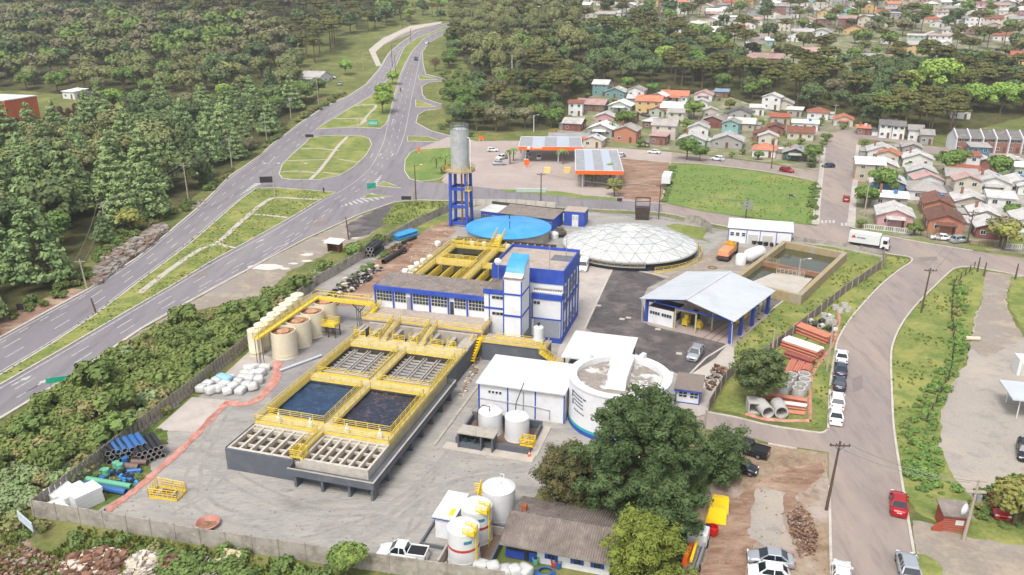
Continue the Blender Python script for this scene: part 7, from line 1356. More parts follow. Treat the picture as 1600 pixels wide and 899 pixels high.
for k, lst in far.items():
 it = []
 for X, Y, s in lst: V, F, nt_ = fg.choice(far_arr(k)); mi = np.ones(len(F), int); mi[:nt_] = 0; it.append((V, F, X, Y, zt(Y), s * (1.15 if k != 'bush' else .3), fg.uniform(0, 6.28), mi))
 joined('distant_wood', it, [m_bark, TK[k][2]])
# scrub band between highway and wall, and weeds outside the front wall
SH = []
for s in range(5):
 c = Cloud(); g = random.Random(40 + s)
 for i in range(4): c.lobe((g.uniform(-.8, .8), g.uniform(-.8, .8), g.uniform(.5, 1.1)), (g.uniform(.55, .95),) * 2 + (g.uniform(.5, .9),), 55, .3, h=.7, lo=-.2)
 SH.append(c.arr())
def scrub(P, sp_, mats_, sc=(.6, 1.3), seed=1, name='scrub', avoid=None, zoff=0.):
 g = random.Random(seed); W = [at(*q) for q in P]; x0, x1 = min(p[0] for p in W), max(p[0] for p in W); y0, y1 = min(p[1] for p in W), max(p[1] for p in W); it = []; y = y0
 while y < y1:
  x = x0
  while x < x1:
   X, Y = x + g.uniform(-.5, .5) * sp_, y + g.uniform(-.5, .5) * sp_
   if inpoly(X, Y, W) and noise.noise(Vector((X * .12, Y * .12, seed * 3.1))) > -.48:
    V, F = g.choice(SH); q = noise.noise(Vector((X * .07, Y * .07, seed + 7))) + g.uniform(-.25, .25); mi = 0 if q < .05 else (1 if q < .3 else 2); s = g.uniform(*sc) * (1 + .5 * noise.noise(Vector((X * .2, Y * .2, 2))))
    it.append((V, F, X, Y, zt(Y) - .1 + zoff, s, g.uniform(0, 6.3), np.full(len(F), mi % len(mats_))))
   x += sp_
  y += sp_
 print(name, len(it)); return joined(name, it, mats_)
scrub([(-120, 745), (0, 672), (60, 636), (140, 583), (220, 530), (290, 498), (380, 478), (430, 466), (475, 440), (540, 408), (612, 372), (600, 380), (550, 403), (480, 448), (386, 538), (290, 614), (210, 676), (130, 739), (40, 800), (-60, 860), (-140, 880)], 1.5, [L_bu, L_b2, L_bl], (.5, 1.35), 1)
scrub([(-60, 810), (45, 806), (60, 822), (160, 840), (312, 868), (512, 898), (560, 930), (250, 930), (255, 885), (200, 850), (120, 855), (60, 862), (20, 830)], 1.5, [L_bu, L_b2, L_bu], (.45, 1.1), 2)
scrub([(1488, 440), (1508, 440), (1505, 500), (1512, 550), (1482, 600), (1462, 660), (1468, 720), (1500, 770), (1470, 790), (1440, 770), (1412, 740), (1405, 680), (1425, 640), (1448, 600), (1480, 560), (1490, 500)], 1.3, [L_gr, L_bu, L_b2], (.22, .72), 3)
scrub([(0, 500), (95, 452), (148, 400), (190, 362), (240, 348), (300, 318), (355, 272), (430, 215), (490, 172), (525, 152), (540, 146), (520, 160), (470, 188), (400, 240), (350, 280), (290, 330), (235, 352), (150, 430), (100, 462), (0, 512)], 1.9, [L_bu, L_b2, L_gr], (.5, 1.3), 4)
scrub([(1046, 262), (1056, 262), (1050, 290), (1044, 314), (1034, 316), (1040, 290)], 1.3, [L_bu], (.25, .6), 5); scrub([(1268, 286), (1279, 288), (1275, 345), (1262, 345)], 1.4, [L_bu, L_gr], (.3, .8), 6)
scrub([(1540, 765), (1600, 770), (1600, 830), (1520, 815)], 1.3, [L_bu, L_ye], (.4, 1.0), 7); scrub([(505, 472), (560, 432), (600, 405), (640, 376), (646, 370), (600, 398), (540, 440), (495, 475)], 1.3, [L_gr, L_bu], (.25, .7), 8); scrub([(215, 690), (262, 664), (262, 690), (230, 745), (150, 800), (70, 800), (130, 750)], 1.6, [L_bu, L_b2], (.2, .5), 9)
# grass tufts on the verges
def tufts(P, n, seed, mat, h=.28, z=.04):
 g = np.random.RandomState(seed); W = [at(*q) for q in P]; x0, x1 = min(p[0] for p in W), max(p[0] for p in W); y0, y1 = min(p[1] for p in W), max(p[1] for p in W); Q = []
 for _ in range(n):
  X, Y = g.uniform(x0, x1), g.uniform(y0, y1)
  if not inpoly(X, Y, W) or noise.noise(Vector((X * .15, Y * .15, seed))) < -.15: continue
  for _ in range(3): a = g.uniform(0, 6.28); w_ = g.uniform(.1, .3); dx, dy = math.cos(a) * w_, math.sin(a) * w_; hh = h * g.uniform(.4, 1.3); lx, ly = g.uniform(-.15, .15, 2); Q.append([(X - dx, Y - dy, zt(Y) + z), (X + dx, Y + dy, zt(Y) + z), (X + dx * .5 + lx, Y + dy * .5 + ly, zt(Y) + z + hh), (X - dx * .5 + lx, Y - dy * .5 + ly, zt(Y) + z + hh)])
 Q = np.array(Q); o = bpy.data.objects.new('grass_tufts', npmesh('grass_tufts', Q.reshape(-1, 3), np.arange(len(Q) * 4).reshape(-1, 4), mat)); C.objects.link(o); o['kind'] = 'stuff'
m_tuft = M('grass_blades', '#737f40', .95, var=.35, scale=.5, dirt='#93905a', damt=.5, dscale=.15, spec=.1)
tufts([(1498, 421), (1522, 420), (1512, 560), (1470, 650), (1412, 760), (1396, 625), (1394, 560), (1437, 474)], 3200, 1, m_tuft); tufts([(1382, 400), (1422, 405), (1372, 448), (1309, 530), (1293, 668), (1180, 652), (1140, 592), (1320, 459)], 2600, 2, m_tuft); tufts([(1240, 380), (1376, 402), (1320, 455), (1190, 560), (1150, 590), (1146, 545)], 2200, 3, m_tuft, z=.05)
tufts([(1046, 256), (1279, 286), (1274, 352), (1035, 316)], 1800, 4, m_tuft, .22, .03); tufts([(0, 600), (0, 587), (205, 450), (400, 295), (525, 301), (400, 371), (187, 494)], 4500, 5, m_tuft, .13, .11)
tufts([(-60, 812), (54, 812), (500, 890), (500, 930), (-60, 930)], 3500, 6, m_tuft, .45, .01); tufts([(595, 350), (617, 318), (700, 316), (704, 326), (650, 352)], 700, 7, m_tuft)
# palms
def palm(u, v, h, label, n=11):
 X, Y = at(u, v); t = root('palm_tree', X, Y, None, rng.uniform(0, 6), label, 'palm tree'); q = MB(); q.tube([(0, 0, -.2), (.1, 0, h * .5), (0, 0, h)], .22, 7, r2=.16); q.build('trunk', m_bark, t); q = MB()
 for k in range(n):
  a = 2 * math.pi * k / n + rng.uniform(-.1, .1); L_ = rng.uniform(1.8, 2.5); pr = None; el = rng.uniform(.5, 1.1)
  for i in range(6):
   f = i / 5; r_ = L_ * f; z_ = h + L_ * (el * f - 1.25 * f * f); w_ = .42 * (1 - f * .8); c_, s_ = math.cos(a), math.sin(a); p = [(r_ * c_ - s_ * w_, r_ * s_ + c_ * w_, z_ - .18), (r_ * c_, r_ * s_, z_), (r_ * c_ + s_ * w_, r_ * s_ - c_ * w_, z_ - .18)]
   if pr: q.quad(pr[0], pr[1], p[1], p[0]); q.quad(pr[1], pr[2], p[2], p[1])
   pr = p
 q.build('crown', L_gr, t)
for a in ((682, 264, 3.6, 'left palm of the clump on the round grass island'), (696, 262, 4.2, 'right palm of the clump on the round grass island'), (690, 272, 2.4, 'low palm in front of the clump on the grass island'), (797, 257, 4.5, 'palm in the round bed beside the white SUV'), (802, 252, 4.0, 'second palm in the bed beside the white SUV'), (879, 257, 4.6, 'palm between the two station canopies'), (915, 291, 3.6, 'left palm under the right canopy edge'), (930, 292, 3.8, 'middle palm under the right canopy edge'), (953, 284, 5.2, 'tall palm at the right corner of the right canopy'), (925, 284, 3.6, 'rear palm below the right canopy'), (957, 209, 4.4, 'palm in the front garden of the house with a white gable')): palm(*a)
# big trees in the foreground: several lobed limbs carrying upturned needle tufts
def big_pine(name, u, v, h, r, seed, mat, label, nb=70, leaves=30000, size=.3, z0=.22, sx=1., top=.35):
 X, Y = at(u, v); t = root(name, X, Y, None, 0, label, 'tree'); g = random.Random(seed); c = Cloud(); q = MB(); q.tube([(0, 0, -.3), (.3, 0, h * .4), (0, .2, h * .75), (0, 0, h * .95)], .45, 8, r2=.1)
 per = leaves // (nb * 6)
 for i in range(nb):
  f = (i + .5) / nb; z = h * (z0 + (1 - z0) * f); prof = math.sin(math.pi * min(1, (f * .8 + .2)) ** 1.0) ** .7 if f < .5 else (1 - ((f - .5) / .5) ** 1.6 * (1 - top)); prof = max(.12, min(1, prof)); rr = r * prof * g.uniform(.62, 1.05); a = i * 2.399 + g.uniform(-.3, .3)
  tip = Vector((rr * math.cos(a) * sx, rr * math.sin(a), z + g.uniform(-.3, .6))); b0 = Vector((0, 0, max(.5, z - h * .09))); q.tube([b0, b0.lerp(tip, .5) + Vector((0, 0, .1)), tip], .13, 5, r2=.04, cap=False)
  for k in range(6):
   s = g.uniform(.45, .8) * (1.15 if k < 3 else .9); m_ = b0.lerp(tip, 1 - .13 * k) + Vector((g.uniform(-.8, .8), g.uniform(-.8, .8), g.uniform(.0, .5)))
   c.lobe(tuple(m_), (s, s, s * .8), per, size, h=.55, up=.55, asp=.4, lo=-.5)
 q.build('trunk', m_bark, t); V, F = c.arr(); o = bpy.data.objects.new('crown', npmesh('crown', V, F, mat)); C.objects.link(o); o.parent = t; return t
L_h1 = leafm('leaf_big_pine', '#4a5b38', '#62744a', 0, 0); L_h2 = leafm('leaf_olive_pine', '#77803a', '#5e6c30', 0, 0); L_h3 = leafm('leaf_rusty_dark', '#585a3a', '#6c5f42', 0, 0)
big_pine('pine_tree', 998, 812, 14.2, 7.2, 1, L_h1, 'huge spreading dark green pine in front of the round reservoir', 120, 84000, .28, .12)
big_pine('pine_tree', 1030, 850, 8, 4.6, 2, L_h1, 'lower dense pine filling the right foot of the huge pine', 50, 28000, .27, .1)
big_pine('pine_tree', 886, 795, 7.2, 3.3, 3, L_h3, 'rusty brown and green tree at the left of the huge pine', 48, 20000, .28, .1)
big_pine('broadleaf_tree', 1124, 748, 5.6, 2.9, 4, L_h1, 'rounded green tree at the right of the huge pine, by the black cars', 34, 14000, .28, .1)
big_pine('pine_tree', 1002, 925, 7.6, 3.7, 5, L_h2, 'yellowish green pine at the bottom edge in front of the huge pine', 44, 20000, .26, .12)
big_pine('araucaria_tree', 1182, 628, 7.2, 3.7, 6, L_dk, 'dark green tree beside the concrete rings on the right verge', 40, 15000, .3, .3, top=.7)
# ---------------------------------------------------------------- walls and fences
m_wallw = M('precast_wall', '#9d968c', .9, var=.1, scale=1.5, dirt=[('#6b655d', .75, .5, (.48, .66)), ('#c2bbb0', .5, 1.4, (.52, .7))]); m_slat = M('weathered_slat', '#8d857a', .9, var=.18, scale=4, dirt='#6c655b', damt=.6, dscale=1)
def path_w(pts): return [at(*q) for q in pts]
def bays(P, L_):
 d = walk(P); n = max(1, round(d[-1] / L_)); o = [sub(P, d, d[-1] * i / n, d[-1] * i / n)[0] for i in range(n)] + [P[-1]]; return o
def panel_wall(name, pts, label, h=2.1, L_=2.9, rows=2, mat=None, post=True, cat='wall'):
 P = bays(path_w(pts), L_); t = root(name, P[0][0], P[0][1], 0, 0, label, cat); ox, oy = P[0]; mat = mat or m_wallw
 for a, b_ in zip(P, P[1:]):
  a3, b3 = Vector((a[0] - ox, a[1] - oy, zt(a[1]))), Vector((b_[0] - ox, b_[1] - oy, zt(b_[1]))); d = (b3 - a3).normalized()
  for r_ in range(rows): z = h * (r_ + .5) / rows; j = rng.uniform(-.015, .015); MB().bar(a3 + d * .07 + Vector((j, 0, z)), b3 - d * .07 + Vector((j, 0, z)), .08, h / rows - .025).build('panel', mat, t)
  if post: MB().box(a3.x - .09, a3.x + .09, a3.y - .11, a3.y + .11, a3.z - .1, a3.z + h + .1).build('post', m_wallw, t)
 return t
panel_wall('front_wall', [(54, 807), (162, 825), (312, 852), (512, 882), (712, 910), (790, 921)], 'stained precast concrete wall along the front of the yard')
panel_wall('boundary_wall', [(390, 542), (487, 452), (560, 409), (620, 372), (650, 355), (704, 330)], 'grey panel wall between the roadside scrub and the rear left yard', 2.1, 2.6, 1)
panel_wall('lawn_wall', [(1381, 399), (1380, 417), (1320, 458), (1250, 515), (1190, 562), (1137, 590), (1107, 642)], 'brown grey wall curving along the lawn down to the gate', 1.7, 3.2, 1, M('brown_wall', '#7c7068', .9, var=.1, dirt='#5b514a', damt=.6, dscale=.6))
panel_wall('street_wall', [(1240, 376), (1300, 384), (1340, 391), (1381, 398)], 'low grey wall beside the street below the box lorry', 1.0, 2.5, 1)
panel_wall('rear_wall', [(712, 322), (750, 321), (800, 321), (868, 326)], 'pale wall along the street behind the annex', 1.7, 2.6, 1, M('pale_wall', '#bdb8ae', .9, var=.08, dirt='#8c867b', damt=.5, dscale=.6))
panel_wall('corner_wall', [(1070, 349), (1092, 352), (1112, 366)], 'grey slab wall piece behind the dome near the garage', 2.3, 2.4, 1)
P = path_w([(54, 807), (136, 744), (215, 681), (295, 619), (390, 541)]); t = root('slat_wall', P[0][0], P[0][1], 0, 0, 'long leaning looking wall of narrow concrete slats along the left side of the yard', 'wall'); q = MB(); B = bays(P, .42)
for i, (a, b_) in enumerate(zip(B, B[1:])):
 x, y = a[0] - P[0][0], a[1] - P[0][1]; d = Vector((b_[0] - a[0], b_[1] - a[1], 0)).normalized(); o_ = Vector((-d.y, d.x, 0)) * (.05 if i % 2 else -.05); c3 = Vector((x, y, 0)) + o_; q.bar(c3 + d * .01 + Vector((0, 0, 1.05)), c3 + d * .39 + Vector((0, 0, 1.05)), .07, 2.1 + .015 * math.sin(i * 1.7))
stuff(q.build('slats', m_slat, t)); q = MB(); P0 = [(a[0] - P[0][0], a[1] - P[0][1], .0) for a in P]
for a, b_ in zip(P0, P0[1:]): q.bar(Vector(a) + Vector((0, 0, .25)), Vector(b_) + Vector((0, 0, .25)), .14, .5)
q.build('footing', m_cwall, t)
def fence(name, pts, label, h=1.3, step=.35, mat=None, post=2.4, r=.03, mids=1):
 P = path_w(pts); t = root(name, P[0][0], P[0][1], 0, 0, label, 'fence'); ox, oy = P[0]; mat = mat or m_steel; q = MB(); B = bays(P, step)
 for a in B: q.bar((a[0] - ox, a[1] - oy, zt(a[1])), (a[0] - ox, a[1] - oy, zt(a[1]) + h), r * 1.6)
 stuff(q.build('pickets', mat, t)); q = MB(); B = bays(P, post)
 for k in (.15, .95):
  for a, b_ in zip(B, B[1:]): q.bar((a[0] - ox, a[1] - oy, zt(a[1]) + h * k), (b_[0] - ox, b_[1] - oy, zt(b_[1]) + h * k), r * 2)
 q.build('rail', mat, t)
 for a in B: MB().box(a[0] - ox - .06, a[0] - ox + .06, a[1] - oy - .06, a[1] - oy + .06, zt(a[1]), zt(a[1]) + h + .1).build('post', mat, t)
m_pf = M('grey_picket', '#8d8983', .7, var=.1)
fence('picket_fence', [(868, 328), (930, 333), (1000, 340), (1070, 348)], 'grey picket fence along the street behind the dome', 1.7, .5, m_pf); fence('white_fence', [(1350, 358), (1385, 362), (1429, 367)], 'white picket fence in front of the pink house', 1.3, .45, m_tankw, 2.0, .05); fence('garden_gate', [(1566, 389), (1595, 391)], 'white gate under the golden brown tree', 1.3, .4, m_tankw, 1.5, .05); fence('brown_fence', [(1438, 368), (1468, 378)], 'rusty fence left of the orange house', 1.5, .35, m_rust, 2); fence('red_fence', [(1515, 383), (1558, 388)], 'low red fence in front of the red walled house', 1.0, .4, hm('red'), 2)
fence('wire_fence', [(1522, 420), (1490, 445), (1486, 490), (1490, 540), (1484, 590), (1448, 660)], 'old wire fence on dark posts along the ditch', 1.4, 3.0, m_darkst, 3.0, .02)
# ---------------------------------------------------------------- poles and lines
m_pole = M('concrete_pole', '#a39a8d', .9, var=.1); m_pole2 = M('wooden_pole', '#5a4b41', .9, var=.2, scale=3)
def topz(u, v, vt):
 X, Y = at(u, v); y = (449.5 - vt) / FPX; z = (y * Y * cp - Y * sp) / (cp + y * sp) + CAM_H; return X, Y, z - zt(Y)
TOPS = {}
def pole(key, u, v, vt, label, kind='cross', mat=None, tilt=0., arm_rz=0., grp=None):
 X, Y, h = topz(u, v, vt); t = root('utility_pole' if kind in ('cross', 'plain', 'double') else 'street_lamp', X, Y, None, arm_rz, label, 'pole' if kind in ('cross', 'plain', 'double') else 'street lamp', grp); t.rotation_euler.y = tilt; mat = mat or m_pole; TOPS[key] = (X + math.sin(tilt) * h, Y, zt(Y) + h)
 MB().tube([(0, 0, -.3), (0, 0, h)], .19, 8, r2=.11).build('shaft', mat, t)
 if kind == 'cross':
  q = MB(); q.box(-1.1, 1.1, -.18, -.08, h - .5, h - .36); q.bar((-.6, -.13, h - .45), (0, -.13, h - 1.0), .05); q.bar((.6, -.13, h - .45), (0, -.13, h - 1.0), .05); q.build('crossarm', mat, t); q = MB()
  for x in (-1, -.4, .4, 1): q.lathe([(0, h - .36), (.06, h - .36), (.08, h - .28), (.03, h - .16), (0, h - .15)], 6, (x, -.13))
  q.build('insulator', m_darkst, t)
 elif kind == 'double': MB().box(-1.0, 1.0, -.15, .15, h - 1.5, h - 1.35).build('crossarm', mat, t); q = MB(); q.lathe([(0, h - 2.6), (.28, h - 2.6), (.28, h - 1.8), (0, h - 1.75)], 12, (.45, 0)); q.build('transformer', m_steel, t)
 elif kind == 'lamp':
  q = MB(); q.tube([(0, 0, h - .4), (.9, 0, h + .05), (1.6, 0, h + .12)], .05, 5); q.build('arm', mat, t); MB().box(1.4, 2.1, -.14, .14, h + .02, h + .16).build('lamp_head', m_tankw, t)
 elif kind == 'twin':
  q = MB(); q.tube([(-1.8, 0, h + .15), (-.8, 0, h + .1), (0, 0, h - .2), (.8, 0, h + .1), (1.8, 0, h + .15)], .05, 5); q.build('arm', mat, t)
  for s in (-1, 1): MB().box(s * 1.9 - .35, s * 1.9 + .35, -.14, .14, h + .06, h + .2).build('lamp_head', m_tankw, t)
 elif kind == 'panel':
  for k in range(3): MB().box(-1.4, 1.4, -.5, -.3, h - 2.3 + .8 * k, h - 1.9 + .8 * k).build('lamp_bank', m_steel, t)
 return t
for a in [('l1', 136, 452, 405, 'concrete power pole at the lower left wood edge', 'cross', None, -.06), ('l2', 170, 372, 316, 'concrete power pole between the yellow flowered trees', 'cross', None, -.03), ('l3', 295, 318, 256, 'concrete power pole on the verge beside the pine wood', 'cross'), ('l4', 363, 265, 215, 'concrete power pole at the bend of the left verge', 'cross'), ('l5', 417, 220, 178, 'concrete power pole before the dark sign', 'cross'), ('l6', 455, 189, 152, 'concrete power pole below the restaurant drive', 'cross'), ('l7', 498, 166, 120, 'concrete power pole beside the restaurant drive', 'cross'),
  ('l8', 568, 112, 83, 'concrete power pole at the far footpath', 'cross'), ('l9', 613, 105, 70, 'dark pole at the far end of the highway strip', 'plain', m_pole2), ('m1', 150, 489, 466, 'broken leaning stub pole on the median edge', 'plain', m_pole2, -.15), ('m2', 430, 312, 256, 'twin armed lamp at the tip of the front median', 'twin'), ('m3', 472, 299, 256, 'thin lamp on the cross lane', 'lamp'), ('m4', 563, 209, 165, 'tall lamp on the upper triangular island', 'lamp'), ('m5', 605, 140, 122, 'small lamp among the bright median trees', 'lamp'), ('m6', 618, 118, 86, 'dark lamp on the median beyond the bright trees', 'lamp', m_pole2), ('m7', 642, 67, 45, 'dark lamp pole far up the highway', 'lamp', m_pole2), ('m8', 629, 44, 32, 'farthest lamp pole on the highway left side', 'lamp', m_pole2),
  ('r1', 650, 313, 258, 'dark wooden pole with lamp arm at the street junction', 'lamp', m_pole2), ('r2', 646, 318, 284, 'thin pale pole beside the junction sign', 'plain'), ('r3', 545, 375, 339, 'dark leaning pole beside the roadside shelter', 'plain', m_pole2, -.06), ('r4', 845, 321, 270, 'dark pole in front of the filling station verge', 'cross', m_pole2), ('r5', 1029, 343, 288, 'dark pole beside the steel hopper behind the dome', 'cross', m_pole2), ('r6', 1165, 343, 312, 'pole with a bank of floodlights above the garage', 'panel', m_pole2), ('r7', 1277, 284, 240, 'pole at the side street corner of the meadow', 'cross'), ('r8', 1301, 204, 163, 'pale pole at the top of the side street', 'cross'), ('r9', 1205, 264, 215, 'thin pole on the side street behind the meadow', 'cross', m_pole2),
  ('s1', 1439, 489, 419, 'dark pole with crossarm on the right verge of the street', 'cross', m_pole2, .03), ('s2', 1291, 797, 690, 'long dark pole with crossarm left of the red car', 'cross', m_pole2, .04), ('s3', 1505, 845, 750, 'thick concrete pole with transformer beside the brick hut', 'double', None, .03), ('s4', 1511, 381, 329, 'dark pole with crossarm before the red walled house', 'cross', m_pole2), ('s5', 1350, 338, 285, 'pale pole at the left edge of the right houses', 'cross'), ('s6', 1292, 580, 500, 'thin leaning lamp pole over the orange pipes', 'lamp', m_pole, .02, R(90)), ('s7', 1205, 562, 515, 'thin pale pole by the lawn wall behind the round dark tree', 'plain'), ('s8', 1097, 712, 640, 'pale gate pole at the entrance drive', 'plain'), ('s9', 1537, 432, 410, 'short dark post at the gravel entrance', 'plain', m_pole2), ('s10', 1586, 437, 412, 'short forked post at the right gravel edge', 'plain', m_pole2), ('s11', 1527, 425, 402, 'leaning dark post by the street verge', 'plain', m_pole2), ('s12', 1247, 437, 405, 'thin lamp on the pit slab', 'lamp'), ('s13', 800, 131, 86, 'white thin mast in front of the tall eucalyptuses', 'plain', m_tankw), ('t1', 834, 206, 180, 'white lamp behind the left canopy', 'lamp', m_tankw), ('t2', 737, 62, 14, 'tall pale mast right of the far highway', 'plain')]: pole(*a)
def line(keys, label, sag=.9):
 q = MB(); a0 = TOPS[keys[0]]; t = root('power_line', *a0, 0, label, 'power line')
 for off in (-.9, .9):
  for ka, kb_ in zip(keys, keys[1:]):
   A, B_ = Vector(TOPS[ka]), Vector(TOPS[kb_]); q.tube([A.lerp(B_, i / 8) + Vector((off - a0[0], -a0[1], -.3 - sag * 4 * (i / 8) * (1 - i / 8) - a0[2])) for i in range(9)], .045, 3, cap=False)
 q.build('wire', M('wire', '#6e6c68', .6), t)
line(['l1', 'l2', 'l3', 'l4', 'l5', 'l6', 'l7', 'l8'], 'sagging wires strung along the poles left of the highway'); line(['s1', 's4'], 'wires across the street to the pole before the red walled house'); line(['s2', 's3'], 'wires crossing the street between the long dark pole and the transformer pole'); line(['r4', 'r5', 'r6'], 'wires along the street behind the dome')
# ---------------------------------------------------------------- signs
m_tealsign = M('green_sign', '#1e9a7c', .5); m_signback = M('dark_sign_back', '#2d2c2b', .7)
def sign(u, v, w_, h_, z0, mat, label, rz=0., name='road_sign', letters=0, n_=2):
 X, Y = at(u, v); t = root(name, X, Y, None, rz, label, 'sign'); MB().box(-w_ / 2, w_ / 2, -.04, .04, z0, z0 + h_).build('panel', mat, t)
 for x in ((-w_ * .35, w_ * .35) if n_ == 2 else (0,)): MB().tube([(x, .07, -.1), (x, .07, z0 + h_ * .9)], .05, 6).build('post', m_steel, t)
 if letters:
  q = MB()
  for r_ in range(letters):
   x = -w_ * .4
   while x < w_ * .38: ww = rng.uniform(.1, .3); q.box(x, min(x + ww, w_ * .42), -.05, -.041, z0 + h_ * (.2 + .32 * r_), z0 + h_ * (.36 + .32 * r_)); x += ww + .1
  q.build('lettering', m_tankw, t)
sign(583, 199, 4.2, 2.0, .8, m_tealsign, 'green direction sign on the upper triangular island', 0, letters=2); sign(581, 301, 2.6, 1.5, 1.2, m_tealsign, 'green direction sign beside the hatched nose', R(30)); sign(635, 317, 2.6, 1, .8, m_signback, 'dark back of a small sign at the verge tip'); sign(93, 606, 3.0, .8, .9, m_tealsign, 'green sign among the scrub by the near carriageway', R(20)); sign(417, 292, 3.6, 1.8, 1.2, m_signback, 'black back of the large sign left of the front median tip', R(10)); sign(484, 219, 3.0, 1.1, 1.0, m_signback, 'black back of the sign at the loop island top'); sign(430, 192, 3.6, 2.4, .5, M('grey_sign_back', '#6b6d6c', .6), 'grey back of a billboard on the left verge', R(10)); sign(33, 488, 1.2, 1.2, .4, m_signback, 'small black sign on the bare earth at the left edge')
sign(46, 842, 3.4, 1.1, 1.6, M('pale_blue_panel', '#b9c6d1', .6), 'pale blue white billboard outside the yard corner', R(-38), 'billboard', 1); sign(968, 316, 1.4, .8, .3, m_signback, 'small board at the dirt lot kerb')
X, Y = at(830, 300); o = MB().box(-4.3, 4.3, -.5, .5, 0, 1.0).build('planter_box', M('pale_grey_green', '#a9b5af', .7)); o.location = (X, Y, 0); tag(o, 'long pale grey green box on the verge before the filling station', 'box')
X, Y = at(360, 880); T = root('board', X, Y, .1, R(-14), 'slatted beige board leaning in the scrub outside the front wall', 'board')
for k in range(4): MB().hexa([(-1.1, -.7 + .36 * k, .5 + .12 * k), (1.1, -.7 + .36 * k, .5 + .12 * k), (1.1, -.38 + .36 * k, .6 + .12 * k), (-1.1, -.38 + .36 * k, .6 + .12 * k), (-1.1, -.7 + .36 * k, .56 + .12 * k), (1.1, -.7 + .36 * k, .56 + .12 * k), (1.1, -.38 + .36 * k, .66 + .12 * k), (-1.1, -.38 + .36 * k, .66 + .12 * k)]).build('plank', M('bleached_wood', '#b5a488', .9, var=.1), T)
for x in (-.9, .9): MB().tube([(x, 0, -.1), (x, 0, .75)], .05, 5).build('leg', m_darkst, T)
# ---------------------------------------------------------------- pipes, rings, bags
def hollow(r, ri, L_, n=20):
 q = MB(); q.lathe([(ri, 0), (r, 0), (r, L_), (ri, L_), (ri, 0)], n); return q
def stack(u0, v0, u1, v1, rows, cols, r, mat, label, name='pipe_stack', top=None, n=10, group=None, taper=True):
 a, b_ = Vector(at(u0, v0)), Vector(at(u1, v1)); d = b_ - a; L_ = d.length; t = root(name, a.x, a.y, .05, math.atan2(d.y, d.x), label, 'pipes', group); q = hollow(r, r * .82, L_, n); q.v = [(z, y, x) for x, y, z in q.v]; q.m = [1 if mat is m_bp and k // n in (0, 2) else 0 for k in range(len(q.m))]; me = q.mesh('pipe', [mat, m_ring]); me2 = q.mesh('pipe', [top, m_ring]) if top else me
 for i in range(rows):
  for j in range(cols - (i % 2 if taper else 0)):
   o = bpy.data.objects.new('pipe', me2 if i == rows - 1 else me); C.objects.link(o); o.parent = t; o.location = (rng.uniform(-.12, .12), (j + (i % 2) * .5 - cols / 2 + .5) * r * 2.03, r + i * r * 1.76)
 return t
m_op = M('orange_pipe', '#b9735e', .55, var=.08, scale=1.5, dirt='#b9826b', damt=.3, dscale=.8); m_opw = M('pale_pipe', '#d7cfca', .6, var=.05); m_ring = M('cast_concrete', '#b6b3ae', .85, var=.06, dirt='#8f8b85', damt=.5, dscale=1.2); m_bp = M('black_pipe', '#26272a', .5, var=.1); m_blp = M('blue_pipe', '#33629b', .4, var=.08); m_grp = M('green_pipe', '#62a587', .45, var=.06)
stack(1243, 517, 1296, 538, 5, 6, .16, m_op, 'rearmost stack of orange pipes beside the lawn wall'); stack(1226, 541, 1281, 560, 6, 9, .14, m_op, 'tall stack of orange pipes topped with a white layer', top=m_opw); stack(1226, 557, 1270, 572, 2, 3, .25, M('dark_red_pipe', '#83483f', .6), 'dark red socket pipes in front of the tall orange stack');
for k in range(3): stack(1229 + 14 * k, 586 - 3 * k + 3, 1240 + 12 * k, 567 + 3 * k, 2, 4, .15, m_op, ['left', 'middle', 'right'][k] + ' bundle of orange pipes lying behind the concrete rings', group='short orange bundles')
stack(1192, 622, 1261, 633, 3, 3, .15, m_op, 'orange pipes lying behind the big concrete pipes, rear bundle'); stack(1208, 634, 1259, 641, 3, 3, .14, m_op, 'orange pipes lying right of the big concrete pipes, middle bundle', top=m_opw); stack(1218, 644, 1258, 648, 1, 3, .14, m_op, 'single layer of orange pipes at the front of the verge store')
ring_me = hollow(.88, .68, 1.45, 28).mesh('ring', m_ring); ring_s = hollow(.55, .42, .8, 20).mesh('ring', m_ring)
RL = ['at the rear right of the cluster', 'second along the right edge of the cluster', 'third along the right edge', 'front right of the cluster', 'front left partly under the tree', 'left middle under the tree', 'rear left of the cluster']
for k, (u, v) in enumerate([(1255, 598), (1256, 607), (1250, 615), (1246, 621), (1221, 618), (1228, 608), (1235, 599)]): X, Y = at(u, v); o = bpy.data.objects.new('concrete_ring', ring_me); C.objects.link(o); o.location = (X, Y, .05); tag(o, 'upright concrete ring, ' + RL[k], 'concrete ring', 'large upright concrete rings')
for k, (u, v) in enumerate([(1198, 653), (1219, 653)]):
 X, Y = at(u, v); q = hollow(.9, .72, 2.6, 28); q.v = [(x, z, y + .9) for x, y, z in q.v]; o = q.build('concrete_pipe', m_ring); o.location = (X, Y - .3, .05); o.rotation_euler.z = R(8 - 12 * k); tag(o, ('left' if k == 0 else 'right') + ' one of two big concrete pipes lying open towards the driveway', 'concrete pipe', 'big lying concrete pipes')
X, Y = at(1178, 648); T = root('box_culvert', X, Y, .05, R(-6), 'square concrete box culvert left of the lying concrete pipes', 'culvert'); q = MB(); q.box(-.8, .8, 0, 2, 0, .15); q.box(-.8, .8, 0, 2, 1.5, 1.65); q.box(-.8, -.65, 0, 2, .15, 1.5); q.box(.65, .8, 0, 2, .15, 1.5); q.build('shell', m_ring, T)
